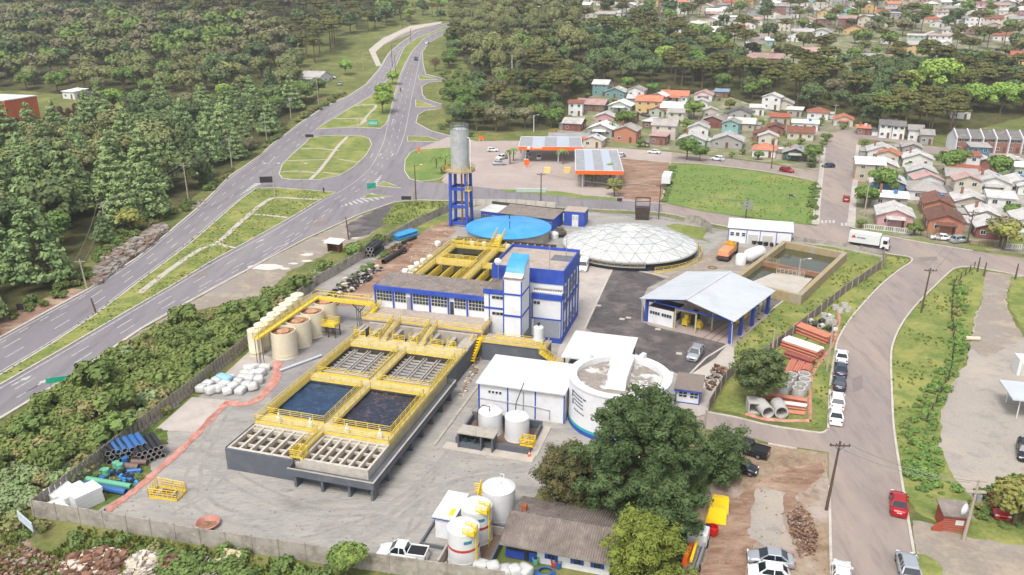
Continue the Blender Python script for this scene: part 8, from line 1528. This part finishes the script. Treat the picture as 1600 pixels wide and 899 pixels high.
for k, (u, v) in enumerate([(1305, 484), (1319, 481), (1312, 489), (1324, 487), (1287, 497), (1298, 500), (1294, 505), (1302, 508)]): X, Y = at(u, v); o = bpy.data.objects.new('small_ring', ring_s); C.objects.link(o); o.location = (X, Y, .05); tag(o, ['rear left', 'rear middle', 'second row left', 'rear right', 'third row left', 'third row right', 'fourth row left', 'fourth row right'][k] + ' small pale concrete ring beside the lawn wall', 'concrete ring', 'small concrete rings')
for k, (u, v) in enumerate([(1269, 508), (1277, 511), (1285, 513), (1293, 516), (1299, 519), (1281, 507)]): X, Y = at(u, v); q = hollow(.45, .32, .9, 16); q.v = [(x, z, y + .45) for x, y, z in q.v]; o = q.build('drain_pipe', m_ring if k % 2 == 0 else M('dark_fitting', '#3b3c3e', .7, var=.2)); o.location = (X, Y, .05); o.rotation_euler.z = k * 1.1; tag(o, ['leftmost pale', 'second, dark', 'third, pale', 'fourth, dark', 'rightmost pale', 'rear dark'][k] + ' pipe fitting lying before the small rings', 'pipe fitting')
def net(pts, label, wd=1.1, z=.07, mat=None, jit=.12):
 P = smooth_pts([at(*q) for q in pts], 6); q = MB(); pr = None
 for i, p in enumerate(P):
  a, b_ = P[max(0, i - 1)], P[min(len(P) - 1, i + 1)]; d = Vector((b_[0] - a[0], b_[1] - a[1])).normalized(); n_ = Vector((-d.y, d.x)); w1 = wd * (.5 + rng.uniform(-.12, .12)); ring = [(p[0] + n_.x * w1, p[1] + n_.y * w1, z), (p[0] + n_.x * w1 * .3, p[1] + n_.y * w1 * .3, z + rng.uniform(.1, .35)), (p[0] - n_.x * w1 * .4, p[1] - n_.y * w1 * .4, z + rng.uniform(.0, .2)), (p[0] - n_.x * w1, p[1] - n_.y * w1, z)]
  if pr:
   for j in range(3): q.quad(pr[j], pr[j + 1], ring[j + 1], ring[j])
  pr = ring
 o = q.build('safety_net', mat or m_net); tag(o, label, 'safety net')
m_net = M('orange_netting', '#b3786a', .85, var=.15, scale=2, dirt='#c2a294', damt=.8, dscale=.9)
net([(166, 800), (205, 771), (250, 733), (295, 692), (330, 655), (356, 628)], 'long orange safety net band lying across the front left yard', 1.0); net([(358, 630), (385, 632), (408, 622)], 'short orange net at the front of the bulk bags', 1.2); net([(405, 624), (424, 603), (433, 585), (433, 566)], 'orange net curving round the bulk bags', 1.3); net([(1266, 660), (1266, 600), (1275, 575), (1300, 540), (1310, 505), (1310, 490)], 'orange net along the right of the stored pipes', .5); net([(1165, 648), (1200, 657), (1264, 659)], 'orange net in front of the lying concrete pipes', .6)
X, Y = at(325, 822); T = root('safety_barrier', X, Y, .02, 0, 'orange netting ring round a small open pit in the front yard', 'barrier'); q = MB(); q.lathe([(.9, .0), (1.2, .5), (1.3, .45)], 14); q.build('netting', m_net, T); q = MB(); q.box(-.8, .8, -.7, .7, .005, .08); q.build('pit_edge', m_rust, T)
def blob(w, d, h, mat, name='bag'):
 bm = bmesh.new(); bmesh.ops.create_cube(bm, size=1); bmesh.ops.subdivide_edges(bm, edges=bm.edges[:], cuts=3, use_grid_fill=True)
 for v in bm.verts:
  p = v.co.copy(); s = 1 - .32 * (p.length - .5); v.co = Vector((p.x * w * s, p.y * d * s, (p.z * s + .5) * h)) + Vector((noise.noise(p * 4), noise.noise(p * 4 + Vector((5, 0, 0))), noise.noise(p * 4 + Vector((0, 7, 0))))) * .09
 me = bpy.data.meshes.new(name); bm.to_mesh(me); bm.free(); me.materials.append(mat)
 for p in me.polygons: p.use_smooth = True
 return me
m_bag = M('white_woven_bag', '#bfc0be', .8, var=.05, scale=2, dirt='#a9a49b', damt=.4, dscale=1.5); BG = [blob(1.5, 1.4, 1.0, m_bag), blob(1.7, 1.3, .8, m_bag), blob(1.3, 1.2, 1.2, m_bag)]; IB = blob(1.15, 1.15, 1.15, M('white_wrapped_cube', '#dcddd9', .6, var=.03))
brng = random.Random(4)
def pile(pts, mes, name, label, cat, group, zs=0.):
 for k, (u, v) in enumerate(pts): X, Y = at(u, v); o = bpy.data.objects.new(name, brng.choice(mes)); C.objects.link(o); o.location = (X, Y, .03 + zs * (k % 2)); o.rotation_euler = (brng.uniform(-.15, .15), brng.uniform(-.15, .15), brng.uniform(0, 3)); tag(o, label, cat, group)
pile([(316, 612), (326, 606), (330, 615), (340, 600), (343, 612), (352, 606), (356, 615), (362, 598), (366, 610), (372, 604), (377, 614), (380, 596), (386, 607), (391, 599), (396, 609), (384, 588), (395, 588), (404, 598), (398, 579), (408, 587), (414, 578), (388, 580)], BG, 'bulk_bag', 'white woven bulk bag in the heap left of the basins', 'bulk bag', 'white bulk bags heaped left of the basins')
pile([(634, 429), (643, 424), (651, 429), (641, 434), (652, 418), (660, 423), (662, 413), (671, 417), (673, 407), (681, 412), (690, 404), (658, 434), (684, 385)], [IB], 'wrapped_cube', 'white wrapped cube stacked beside the older yellow basin', 'container', 'white wrapped cubes beside the older basin')
pile([(790, 898), (805, 902), (770, 896), (752, 892), (820, 899)], BG, 'sack', 'white sack on the ground before the site house', 'sack', 'white sacks before the site house')
X, Y = at(405, 572); o = bpy.data.objects.new('tarp', blob(2.6, 1.2, .8, M('pale_blue_tarp', '#8db7cf', .6), 'tarp')); C.objects.link(o);
X, Y = at(352, 600); o.location = (X, Y, .6); o.rotation_euler.z = -.5; tag(o, 'pale blue tarpaulin draped over the rear of the bulk bags', 'tarpaulin')
stack(176, 712, 186, 722, 3, 4, .34, m_bp, 'leftmost stack of black pipes by the slat wall'); stack(193, 704, 203, 720, 3, 4, .34, m_bp, 'second stack of black pipes by the slat wall', top=m_blp); stack(208, 701, 220, 718, 3, 3, .36, m_bp, 'third stack of black pipes with bright blue top', top=m_blp); stack(223, 700, 238, 722, 3, 5, .32, m_bp, 'rightmost stack of black pipes nearest the orange net')
def one_pipe(u0, v0, u1, v1, r, mat, label, cap=False):
 a, b_ = Vector(at(u0, v0)), Vector(at(u1, v1)); d = b_ - a; q = hollow(r, r * .85, d.length, 20); q.v = [(z, y, x + r) for x, y, z in q.v]; o = q.build('pipe', mat); o.location = (a.x, a.y, .05); o.rotation_euler.z = math.atan2(d.y, d.x); tag(o, label, 'pipe')
one_pipe(132, 762, 198, 774, .38, m_blp, 'long blue pipe lying in front of the green one'); one_pipe(137, 753, 206, 765, .34, m_grp, 'long pale green pipe lying behind the blue one'); one_pipe(196, 733, 218, 735, .4, M('brown_pipe', '#6f5c55', .6), 'short brown pipe beside the drums'); one_pipe(207, 726, 231, 727, .35, bpy.data.materials['brown_pipe'], 'upper brown grey pipe by the orange net'); one_pipe(200, 740, 222, 738, .25, m_blp, 'short blue pipe among the tangled hoses'); one_pipe(599, 413, 632, 393, .5, m_bp, 'thick black pipe lying beside the black pipe bundle'); one_pipe(437, 582, 502, 558, .2, M('pale_steel', '#b9bec4', .5), 'thin pale tube slanting across the grey gravel'); one_pipe(1508, 532, 1530, 533, .35, M('tan_slab', '#c9b7a2', .8), 'short pale pipe lying on the gravel road')
stack(576, 403, 592, 390, 3, 3, .42, m_bp, 'bundle of thick black pipes by the boundary wall'); stack(616, 376, 648, 366, 3, 6, .22, M('light_blue_pipe', '#3f93c4', .45), 'light blue pipes stacked by the boundary wall'); one_pipe(629, 382, 650, 373, .35, m_bp, 'black pipe in front of the light blue pipes')
for k, (u, v, c) in enumerate([(163, 735, m_grp), (183, 734, m_grp), (189, 737, m_grp), (197, 727, m_blp), (167, 745, m_grp)]): X, Y = at(u, v); q = MB(); q.lathe([(0, 0), (.4, 0), (.4, .35), (.43, .36), (.4, .38), (.4, 1.0), (0, 1.0)], 18); o = q.build('drum', c); o.location = (X, Y, .05); tag(o, ['leftmost green drum lying by the slat wall', 'taller green drum in the middle of the junk', 'green drum touching the taller one', 'dark blue drum behind the green ones', 'low green drum behind the green pipe'][k], 'drum'); o.rotation_euler.x = 1.4 if k in (0,) else 0
def rubble(name, P, n, s0, s1, mats_, seed, hmax=.0, label=None, cat=None, stf=True):
 g = random.Random(seed); W = [at(*q) for q in P]; x0, x1 = min(p[0] for p in W), max(p[0] for p in W); y0, y1 = min(p[1] for p in W), max(p[1] for p in W); cx, cy = sum(p[0] for p in W) / len(W), sum(p[1] for p in W) / len(W); rx, ry = (x1 - x0) / 2, (y1 - y0) / 2; q = MB(); k = 0
 while k < n:
  X, Y = g.uniform(x0, x1), g.uniform(y0, y1)
  if not inpoly(X, Y, W): k += .2; continue
  k += 1; s = g.uniform(s0, s1); e = max(0, 1 - ((X - cx) / rx) ** 2 - ((Y - cy) / ry) ** 2); z = zt(Y) + hmax * e * g.random(); a = g.uniform(0, 3.1); c_, s_ = math.cos(a), math.sin(a); P8 = []
  for sz in (0, 1):
   for sx, sy in ((-1, -1), (1, -1), (1, 1), (-1, 1)): dx, dy = sx * s * g.uniform(.35, .6) * g.choice((1, 1.5)), sy * s * g.uniform(.3, .55); P8.append((X + dx * c_ - dy * s_, Y + dx * s_ + dy * c_, z - s * .2 + sz * s * g.uniform(.45, .8)))
  q.hexa(P8, g.randrange(len(mats_)))
 o = q.build(name, mats_); o['kind'] = 'stuff'; return o
m_rk = M('grey_rock', '#8b847c', .9, var=.25, scale=2); m_rk2 = M('brown_rock', '#7b6456', .9, var=.25, scale=2); m_br = M('pale_brick_rubble', '#c2b5a6', .9, var=.15, scale=2); m_so = M('dark_soil', '#5b4133', .95, var=.3, scale=2); m_so2 = M('red_soil', '#86624d', .95, var=.25, scale=2)
rubble('boulders', [(145, 432), (180, 395), (225, 365), (250, 350), (262, 358), (235, 385), (190, 415), (150, 447)], 900, .5, 1.5, [m_rk, m_rk, m_rk2], 1, 1.0); rubble('boulders', [(300, 322), (312, 312), (325, 318), (310, 326)], 30, .3, .8, [m_rk], 2)
rubble('rubble_heap', [(198, 880), (215, 866), (248, 864), (252, 885), (248, 905), (200, 905)], 420, .2, .6, [m_br, m_br, m_rk], 3, 1.2); rubble('soil_heap', [(95, 900), (110, 872), (165, 860), (200, 862), (200, 905), (100, 915)], 900, .15, .7, [m_so, m_so, m_so2, m_so2, m_rk2, m_br], 4, 1.2); rubble('soil_heap', [(252, 905), (256, 880), (290, 872), (300, 905)], 500, .15, .6, [m_so2, m_so2, m_so], 5, 1.5); rubble('soil_heap', [(-20, 905), (0, 850), (50, 860), (100, 880), (95, 915)], 700, .08, .4, [m_so2, m_so, g_tan], 6, .5)
rubble('debris_heap', [(1230, 806), (1250, 790), (1268, 805), (1278, 840), (1272, 868), (1250, 872), (1238, 850)], 1100, .05, .24, [m_so2, g_earth, m_rk2, m_so, g_earth2], 7, .6); rubble('debris_heap', [(505, 472), (545, 430), (590, 415), (600, 425), (560, 450), (520, 474)], 260, .2, .8, [m_bp, m_bp, m_br, m_rk], 8, .6); rubble('debris_heap', [(600, 395), (625, 380), (645, 382), (632, 398), (610, 404)], 160, .2, .8, [m_so, m_bp, m_rust], 9, .7); rubble('debris_heap', [(150, 745), (175, 735), (220, 740), (215, 755), (180, 758)], 150, .15, .6, [m_bp, m_bp, m_blp, m_sky], 10, .4); rubble('debris_heap', [(1098, 600), (1120, 570), (1138, 575), (1136, 592), (1108, 612)], 160, .15, .5, [m_so, m_so, m_rk], 11, .5); rubble('debris_heap', [(740, 540), (752, 556), (742, 590), (722, 625), (715, 615), (735, 580)], 160, .1, .4, [m_rk, m_so2, m_br], 12, .2)
rubble('stones', [(380, 760), (520, 790), (690, 850), (640, 880), (300, 845), (100, 812), (240, 745)], 300, .05, .2, [m_rk, g_sand], 13); rubble('stones', [(650, 700), (760, 705), (860, 740), (780, 800), (640, 780)], 260, .05, .2, [m_rk, g_sand], 14); rubble('stones', [(1170, 700), (1290, 712), (1290, 900), (1120, 900), (1120, 760)], 380, .06, .2, [g_earth2, m_rk, m_so2], 15); rubble('stones', [(560, 470), (640, 400), (700, 345), (704, 375), (640, 430), (600, 450)], 260, .08, .3, [m_br, g_earth], 16)
X, Y = at(322, 898); T = root('pole_heap', X, Y, .05, R(60), 'heap of bleached white poles fanned out at the bottom left', 'poles')
for k in range(12): a = R(-26 + 4.2 * k); MB().tube([(-1.6, .12 * k - .7, .15 + .05 * (k % 3)), (-1.6 + 3.2 * math.cos(a), .12 * k - .7 + 3.2 * math.sin(a), .3 + .1 * (k % 4))], .07, 6).build('pole', M('bleached_pole', '#b9b0a0', .9), T)
X, Y = at(101, 789); T = root('panel_stack', X, Y, .05, R(-38), 'stepped stack of bright white panels in the yard corner', 'panels')
for k, (x, y, w_, d_, h_) in enumerate([(-1.6, .4, 2.6, 2.6, 1.2), (.2, 1.0, 2.4, 2.8, 1.5), (1.8, 1.6, 2.2, 3.0, 1.9), (.8, -.9, 2.6, 1.2, .9)]):
 for j in range(4): MB().box(x - w_ / 2 + .04 * (j % 2), x + w_ / 2, y - d_ / 2, y + d_ / 2 - .05 * (j % 3), h_ * j / 4 + .01, h_ * (j + 1) / 4 - .015).build('panel', m_tankw, T)
P4 = [Vector((*at(u, v), 0)) for u, v in ((233, 778), (277, 784), (291, 769), (247, 761))]; o0 = P4[0].copy(); T = root('railed_pit', o0.x, o0.y, .02, 0, 'free standing yellow railed frame round a manhole in the front yard', 'barrier'); P4 = [p - o0 for p in P4]
rl(T, [tuple(p) for p in P4 + P4[:1]], step=.55, h=1.25, mat=m_yel2, r=.04); c4 = sum(P4, Vector()) / 4; q = MB(); q.prism([tuple((p * .55 + c4 * .45)[:2]) for p in P4], .0, .35); q.build('cover_slab', m_cwall, T); q = MB(); q.prism([tuple((p * .4 + c4 * .6)[:2]) for p in P4], .352, .4); q.build('dark_hatch', m_darkst, T)
# gas tanks right of the orange lorry
X, Y = at(1178, 410); T = root('gas_tank', X, Y, .04, R(-2) + PA + R(60), 'large white horizontal tank with rounded ends beside the pits', 'tank'); q = MB(); q.lathe([(0, -2.9), (.6, -2.8), (1.1, -2.5), (1.35, -2.1), (1.35, 2.1), (1.1, 2.5), (.6, 2.8), (0, 2.9)], 28); q.v = [(z, y, x + 1.9) for x, y, z in q.v]; q.build('shell', m_tankw, T)
for x in (-1.5, 1.5): MB().box(x - .2, x + .2, -.9, .9, 0, .95).build('saddle', m_cwall, T)
X, Y = at(1157, 413); T = root('upright_tank', X, Y, .04, 0, 'short upright white tank left of the horizontal one', 'tank'); q = MB(); q.lathe([(1.1, 0), (1.1, 1.9), (.9, 2.15), (0, 2.3)], 28); q.build('shell', m_tankw, T); q = MB(); q.lathe([(.2, 2.2), (.2, 2.4), (0, 2.42)], 10); q.build('cap', m_tankw, T)
for k in range(6): X, Y = at(1178 + 9 * k, 382 + 1.2 * k); T = root('pump_unit', X, Y, .04, R(20 * k), ['leftmost', 'second', 'third', 'fourth', 'fifth', 'rightmost'][k] + ' small black machine in the row before the garage', 'machine', 'black machines before the garage'); q = MB(); q.box(-.5, .5, -.3, .3, .3, .8); q.build('motor', m_bp, T); q = MB(); q.lathe([(0, -.4), (.33, -.4), (.33, -.2), (0, -.2)], 12); q.v = [(x, z, y + .33) for x, y, z in q.v]; q.build('wheel', m_black, T)
X, Y = at(1113, 419); T = root('manhole', X, Y, .04, 0, 'round brick manhole beside the open shed roof', 'manhole'); q = MB(); q.lathe([(.55, .05), (.55, .15), (.95, .15), (.95, 0)], 20); q.build('rim', m_rust, T)
X, Y = at(1129, 580); T = root('manhole', X, Y, .04, 0, 'round brick red manhole ring by the debris near the gate', 'manhole'); q = MB(); q.lathe([(.4, .05), (.4, .35), (.75, .35), (.75, 0)], 20); q.build('rim', m_rust, T)
# steel hopper behind the dome
X, Y = at(1003, 343); T = root('steel_hopper', X, Y, 0, R(-8), 'dark rusty steel hopper with an open frame behind the dome', 'hopper'); q = MB(); q.hexa([(-1.6, -.8, .3), (1.6, -.8, .3), (1.6, .8, .3), (-1.6, .8, .3), (-1.9, -1, 3.2), (1.9, -1, 3.2), (1.9, 1, 3.2), (-1.9, 1, 3.2)]); q.build('bin', m_darkst, T)
q = MB()
for s in (-1, 1): q.box(s * 1.75 - .12, s * 1.75 + .12, -.15, .15, 3.2, 5.4)
q.box(-1.87, 1.87, -.15, .15, 5.4, 5.65); q.box(-1.63, 1.63, -.1, .1, 4.5, 4.65); q.build('frame', m_darkst, T)
for s in (-1.5, 1.5): MB().box(s - .12, s + .12, -.6, .6, 0, .3).build('foot', m_darkst, T)
X, Y = at(876, 370); T = root('old_machine', X, Y, 0, R(10), 'dark greenish machine beside the light blue cover', 'machine'); q = MB(); q.box(-1.4, 1.2, -.8, .8, .5, 1.5); q.box(-.9, .5, -.7, .7, 1.5, 2.3); q.build('body', M('drab_metal', '#5d5c50', .8, var=.2), T, bevel=.1); q = MB(); q.box(-1.6, 1.6, -1, -.8, .1, .7); q.box(-1.6, 1.6, .8, 1, .1, .7); q.build('track', m_bp, T)
X, Y = at(866, 372); T = root('small_tank', X, Y, 0, 0, 'small white rounded tank right of the light blue cover', 'tank'); q = MB(); q.lathe([(1.0, 0), (1.0, 1.1), (.7, 1.45), (0, 1.55)], 22); q.build('shell', m_tankw, T)
# roadside shelter, brick hut, right shelter
X, Y = at(524, 393); T = root('roadside_shelter', X, Y, 0, R(-20), 'little wooden roadside shelter with a pale slanting roof', 'shelter'); q = MB(); q.box(-1.4, -1.25, -.9, .9, 0, 2.1); q.box(1.25, 1.4, -.9, .9, 0, 2.1); q.box(-1.25, 1.25, .75, .9, 0, 2.1); q.build('wall', M('brown_boards', '#7a4d35', .9, var=.15, scale=4), T); q = MB(); q.hexa([(-2, -1.4, 2.1), (2, -1.4, 2.1), (2, 1.3, 2.5), (-2, 1.3, 2.5), (-2, -1.4, 2.22), (2, -1.4, 2.22), (2, 1.3, 2.62), (-2, 1.3, 2.62)]); q.build('roof', m_whiter, T); MB().box(-1.2, 1.2, .2, .7, .4, .5).build('bench', m_bark, T)
X, Y = at(1488, 832); T = root('brick_hut', X, Y, .05, R(-10), 'small red brick hut with a grey slab roof beside the transformer pole', 'hut'); m_bk = M('red_brick', '#9a4c36', .9, var=.15, scale=6); q = MB(); q.box(-1.1, 1.5, 0, .18, 0, 2.0); q.box(-1.1, -.92, .18, 2.2, 0, 2.0); q.box(1.32, 1.5, .18, 2.2, 0, 2.0); q.hexa([(-2.1, -.15, 0), (-1.11, -.15, 0), (-1.11, .2, 0), (-2.1, .2, 0), (-2.0, -.15, .3), (-1.11, -.15, 1.2), (-1.11, .2, 1.2), (-2.0, .2, .3)]); q.build('wall', m_bk, T)
q = MB(); q.hexa([(-1.3, -.3, 2.0), (1.7, -.3, 2.0), (1.7, 2.4, 2.3), (-1.3, 2.4, 2.3), (-1.3, -.3, 2.12), (1.7, -.3, 2.12), (1.7, 2.4, 2.42), (-1.3, 2.4, 2.42)]); q.build('roof', m_corr, T); MB().box(.1, .9, -.04, -.005, .9, 1.5).build('meter_box', m_tankw, T)
for r_ in range(7):
 q = MB(); z = .13 + .27 * r_; q.box(-1.1, 1.5, -.012, -.002, z, z + .018); q.build('mortar_joint', m_cwall, T)
X, Y, Z_ = *at(1500, 838), 3.6; T = root('satellite_dish', X + .0, Y - .2, 3.5, R(30), 'white satellite dish on the transformer pole', 'dish'); q = MB(); q.lathe([(0, .18), (.3, .12), (.55, -.02), (.62, -.12), (.6, -.13), (.3, .06), (0, .12)], 20); q.v = [(x * .9 - .3, -z, y * 1.1) for x, y, z in q.v]; q.build('reflector', m_tankw, T); q = MB(); q.tube([(-.3, -.1, 0), (-.1, -.55, .1)], .02, 4); q.tube([(-.3, 0, 0), (.35, .2, 0)], .05, 5); q.build('bracket', m_steel, T)
X, Y = at(1590, 650); T = root('flat_shelter', X, Y, .05, R(-14), 'open shelter with a broad pale flat roof at the right edge', 'shelter'); q = MB(); q.box(-1.6, 6, -1.6, 4.4, 2.9, 3.05); q.build('roof', m_shroof, T)
for x, y in ((-.4, -.8), (4.5, -.8), (-.4, 3.6), (4.5, 3.6)): MB().tube([(x, y, 0), (x, y, 2.9)], .08, 8).build('post', m_tankw, T)
X, Y = at(1598, 590); T = root('white_container', X + 1.5, Y, .05, R(-14), 'white box container at the right edge behind the flat shelter', 'container'); q = MB(); q.box(-2.2, 3, 0, 2.4, 0, 2.6); q.build('shell', m_tankw, T); MB().box(-1.8, -1.0, -.04, -.005, 0, 2).build('door', m_frame, T)
# yellow plates, red grab and boom truck at the foot of the pines
for k, (u, v) in enumerate(((1118, 816), (1122, 800))):
 X, Y = at(u, v); T = root('shutter_plate', X, Y, .03, R(-12), ('front' if k == 0 else 'rear') + ' pair of slanted bright yellow shuttering plates by the huge pine', 'plate', 'yellow shuttering plates'); T.scale = (.72, .72, .72)
 for j in range(2):
  q = MB(); yy = .55 * j; q.hexa([(-1.5, yy - .5, 0), (1.5 - .1 * j, yy - .5, 0), (1.5, yy - .44, 0), (-1.5, yy - .44, 0), (-.9, yy + .3, 2.4), (1.4, yy + .3, 2.2), (1.4, yy + .36, 2.2), (-.9, yy + .36, 2.4)]); o = q.build('plate', m_yel2, T)
  q = MB(); q.bar((1.45, yy - .47, .02), (1.4, yy + .33, 2.2), .1); q.bar((-.9, yy + .33, 2.4), (1.4, yy + .33, 2.22), .1); q.build('flange', m_yel, T)
X, Y = at(1103, 838); T = root('red_grab', X, Y, .03, R(20), 'two bright red grab buckets beside the yellow plates', 'bucket')
for s in (-.75, .75): q = MB(); q.lathe([(0, 0), (.5, .1), (.62, .5), (.6, 1.0), (.5, 1.02), (.5, .5), (0, .3)], 14, (s, 0)); q.build('bucket', M('bright_red', '#c41a15', .4, var=.1), T)
MB().box(-.35, .35, -.2, .2, .5, 1.3).build('hinge', m_bp, T)
a, b_ = at(1075, 895), at(1092, 845); T = root('boom_truck', (a[0] + b_[0]) / 2, (a[1] + b_[1]) / 2, .03, math.atan2(b_[1] - a[1], b_[0] - a[0]), 'white crane truck with orange and yellow boom parts half under the pine', 'truck')
q = MB(); q.box(.9, 2.6, -1.0, 1.0, .6, 2.1); q.build('cab', m_tankw, T, bevel=.08); q = MB(); q.box(-3, .9, -.95, -.75, .6, 1.3); q.box(-3, 2.5, -.5, .5, .4, .7); q.build('chassis', m_steel, T); q = MB(); q.hexa([(-2.8, .1, .75), (.5, .1, .75), (.5, .7, .75), (-2.8, .7, .75), (-2.6, .2, 1.5), (.4, .2, 1.2), (.4, .6, 1.2), (-2.6, .6, 1.5)]); q.build('tool_box', m_orange, T); q = MB(); q.bar((-2.8, -.2, 1.5), (.7, -.1, 1.3), .25, .3); q.build('boom', m_yel2, T); MB().box(2.6, 3.1, -1, 1, .6, 1.3).build('bonnet', m_red, T)
for x in (-2.2, 1.9):
 for s in (-1, 1): o = bpy.data.objects.new('wheel', WHL[0]); C.objects.link(o); o.parent = T; o.location = (x, s * .95, .42); o.scale = (1.25, 1.3, 1.25)
X, Y = at(852, 898); T = root('hose_coil', X, Y, .03, 0, 'coil of bright blue hose on the ground before the site house', 'hose'); q = MB(); q.tube([((1.0 - .045 * (k / 14)) * math.cos(k * math.pi / 7), (.9 - .045 * (k / 14)) * math.sin(k * math.pi / 7), .08 + .05 * (k % 14) / 14 + .1 * (k // 28)) for k in range(98)], .07, 5); q.build('coil', m_blp, T)
for k, (u, v, c, lb_) in enumerate([(866, 886, m_red, 'red bin beside the blue hose coil'), (872, 888, m_blp, 'dark blue bin right of the red one'), (837, 882, m_grp, 'small green bin at the porch of the site house')]): X, Y = at(u, v); q = MB(); q.lathe([(0, 0), (.28, 0), (.34, .7), (.37, .72), (.3, .74), (.28, .1), (0, .1)], 14); o = q.build('bin', c); o.location = (X, Y, .03); tag(o, lb_, 'bin')
X, Y = at(827, 714); T = root('traffic_cone', X, Y, .14, 0, 'orange and white cone on the apron by the twin tanks', 'cone'); q = MB(); q.box(-.22, .22, -.22, .22, 0, .04); q.build('base', m_orange, T); q = MB(); q.lathe([(.17, .04), (.12, .3), (.08, .5), (.04, .72), (0, .73)], 14, ms=[0, 1, 0, 0]); q.build('body', [m_orange, m_tankw], T)
for k, (u, v) in enumerate([(972, 499), (982, 497), (1028, 515), (1061, 553), (935, 478)]): X, Y = at(u, v); o = MB().box(-.45, .45, -.4, .4, 0, .045).build('access_cover', m_path); o.location = (X, Y, .03); o.rotation_euler.z = PA; tag(o, ['left', 'middle left', 'upper right', 'right', 'upper left'][k] + ' pale square access cover on the dark asphalt', 'cover', 'access covers on the dark asphalt')
for k, (u, v, s) in enumerate([(415, 417, 3.6), (480, 398, 1.6), (480, 408, 1.3), (459, 412, 1.1), (445, 420, 1.2), (514, 376, 1.5), (555, 372, 1.0)]):
 X, Y = at(u, v); g = random.Random(k); sheet('puddle', [(X + s * g.uniform(.7, 1.1) * math.cos(a), Y + s * .6 * g.uniform(.7, 1.1) * math.sin(a)) for a in [i * .628 for i in range(10)]], M('milky_puddle', '#c9c3b9', .25, spec=.5, var=.05), .016, world=True, sm=True)
# white line and kerbs of the dark asphalt
kerb([(914, 513), (936, 465), (958, 418)], wd=.35, h=.05); kerb([(1073, 590), (1103, 560), (1137, 539)], wd=.3, h=.12); kerb([(958, 414), (1000, 424), (1045, 434)], wd=.3, h=.1); kerb([(1194, 494), (1214, 478), (1233, 464)], wd=.25, h=.12)
# people and animals seen small
def person(u, v, label, c1, c2, rz=0.):
 X, Y = at(u, v); t = root('person', X, Y, None, rz, label, 'person'); q = MB(); q.tube([(0, 0, .85), (0, 0, 1.15), (0, 0, 1.42)], .15, 8, r2=.18); q.tube([(0, 0, 1.42), (0, 0, 1.55)], .06, 6)
 for s in (-1, 1): q.tube([(s * .09, 0, .9), (s * .1, .03, .48), (s * .1, 0, .04)], .09, 6, r2=.05); q.tube([(s * .2, 0, 1.4), (s * .24, .03, 1.12), (s * .22, -.05, .88)], .055, 6, r2=.04)
 q.lathe([(0, 1.52), (.08, 1.55), (.11, 1.65), (.08, 1.75), (0, 1.78)], 10); q.build('body', c1, t); q = MB(); q.tube([(0, 0, .88), (0, 0, 1.44)], .19, 8, r2=.2); q.build('shirt', c2, t)
person(814, 240, 'person in dark clothes standing at the left edge of the left canopy', bpy.data.materials['dark_clothes'], M('dark_shirt', '#30353f', .9)); person(506, 302, 'person in dark clothes walking on the cross lane', bpy.data.materials['dark_clothes'], bpy.data.materials['dark_shirt'])
X, Y = at(1237, 312); T = root('horse', X, Y, None, R(150), 'dark horse with a pale front grazing on the green meadow', 'horse'); q = MB(); m_hs = M('dark_horse', '#4a4038', .9, var=.2, scale=2, dirt='#c9c2b6', damt=.8, dscale=1.2, dcon=(.55, .6)); q.tube([(-.75, 0, 1.15), (-.3, 0, 1.1), (.3, 0, 1.12), (.7, 0, 1.2)], .3, 10, r2=.28); q.tube([(.7, 0, 1.25), (1.05, 0, 1.35), (1.35, 0, 1.0)], .18, 8, r2=.12); q.tube([(1.3, 0, 1.1), (1.45, 0, .8), (1.5, 0, .55)], .12, 8, r2=.08)
for x in (-.65, .6):
 for s in (-.16, .16): q.tube([(x, s, 1.0), (x + (-.08 if x < 0 else .03), s, .55), (x, s, .02)], .11, 6, r2=.045)
q.tube([(-1.0, 0, 1.2), (-1.15, 0, .8), (-1.1, 0, .55)], .06, 5, r2=.03); q.build('body', m_hs, T)
hz = bpy.data.materials.new('haze'); hz.use_nodes = True; n_ = hz.node_tree.nodes; n_.remove(n_['Principled BSDF']); pv = n_.new('ShaderNodeVolumePrincipled'); pv.inputs['Color'].default_value = (.93, .96, 1, 1); pv.inputs['Density'].default_value = .00019; pv.inputs['Anisotropy'].default_value = .2
hz.node_tree.links.new(pv.outputs[0], n_['Material Output'].inputs['Volume'])
stuff(MB().box(-1320, 1320, -310, 1420, -4, 112).build('haze', hz))
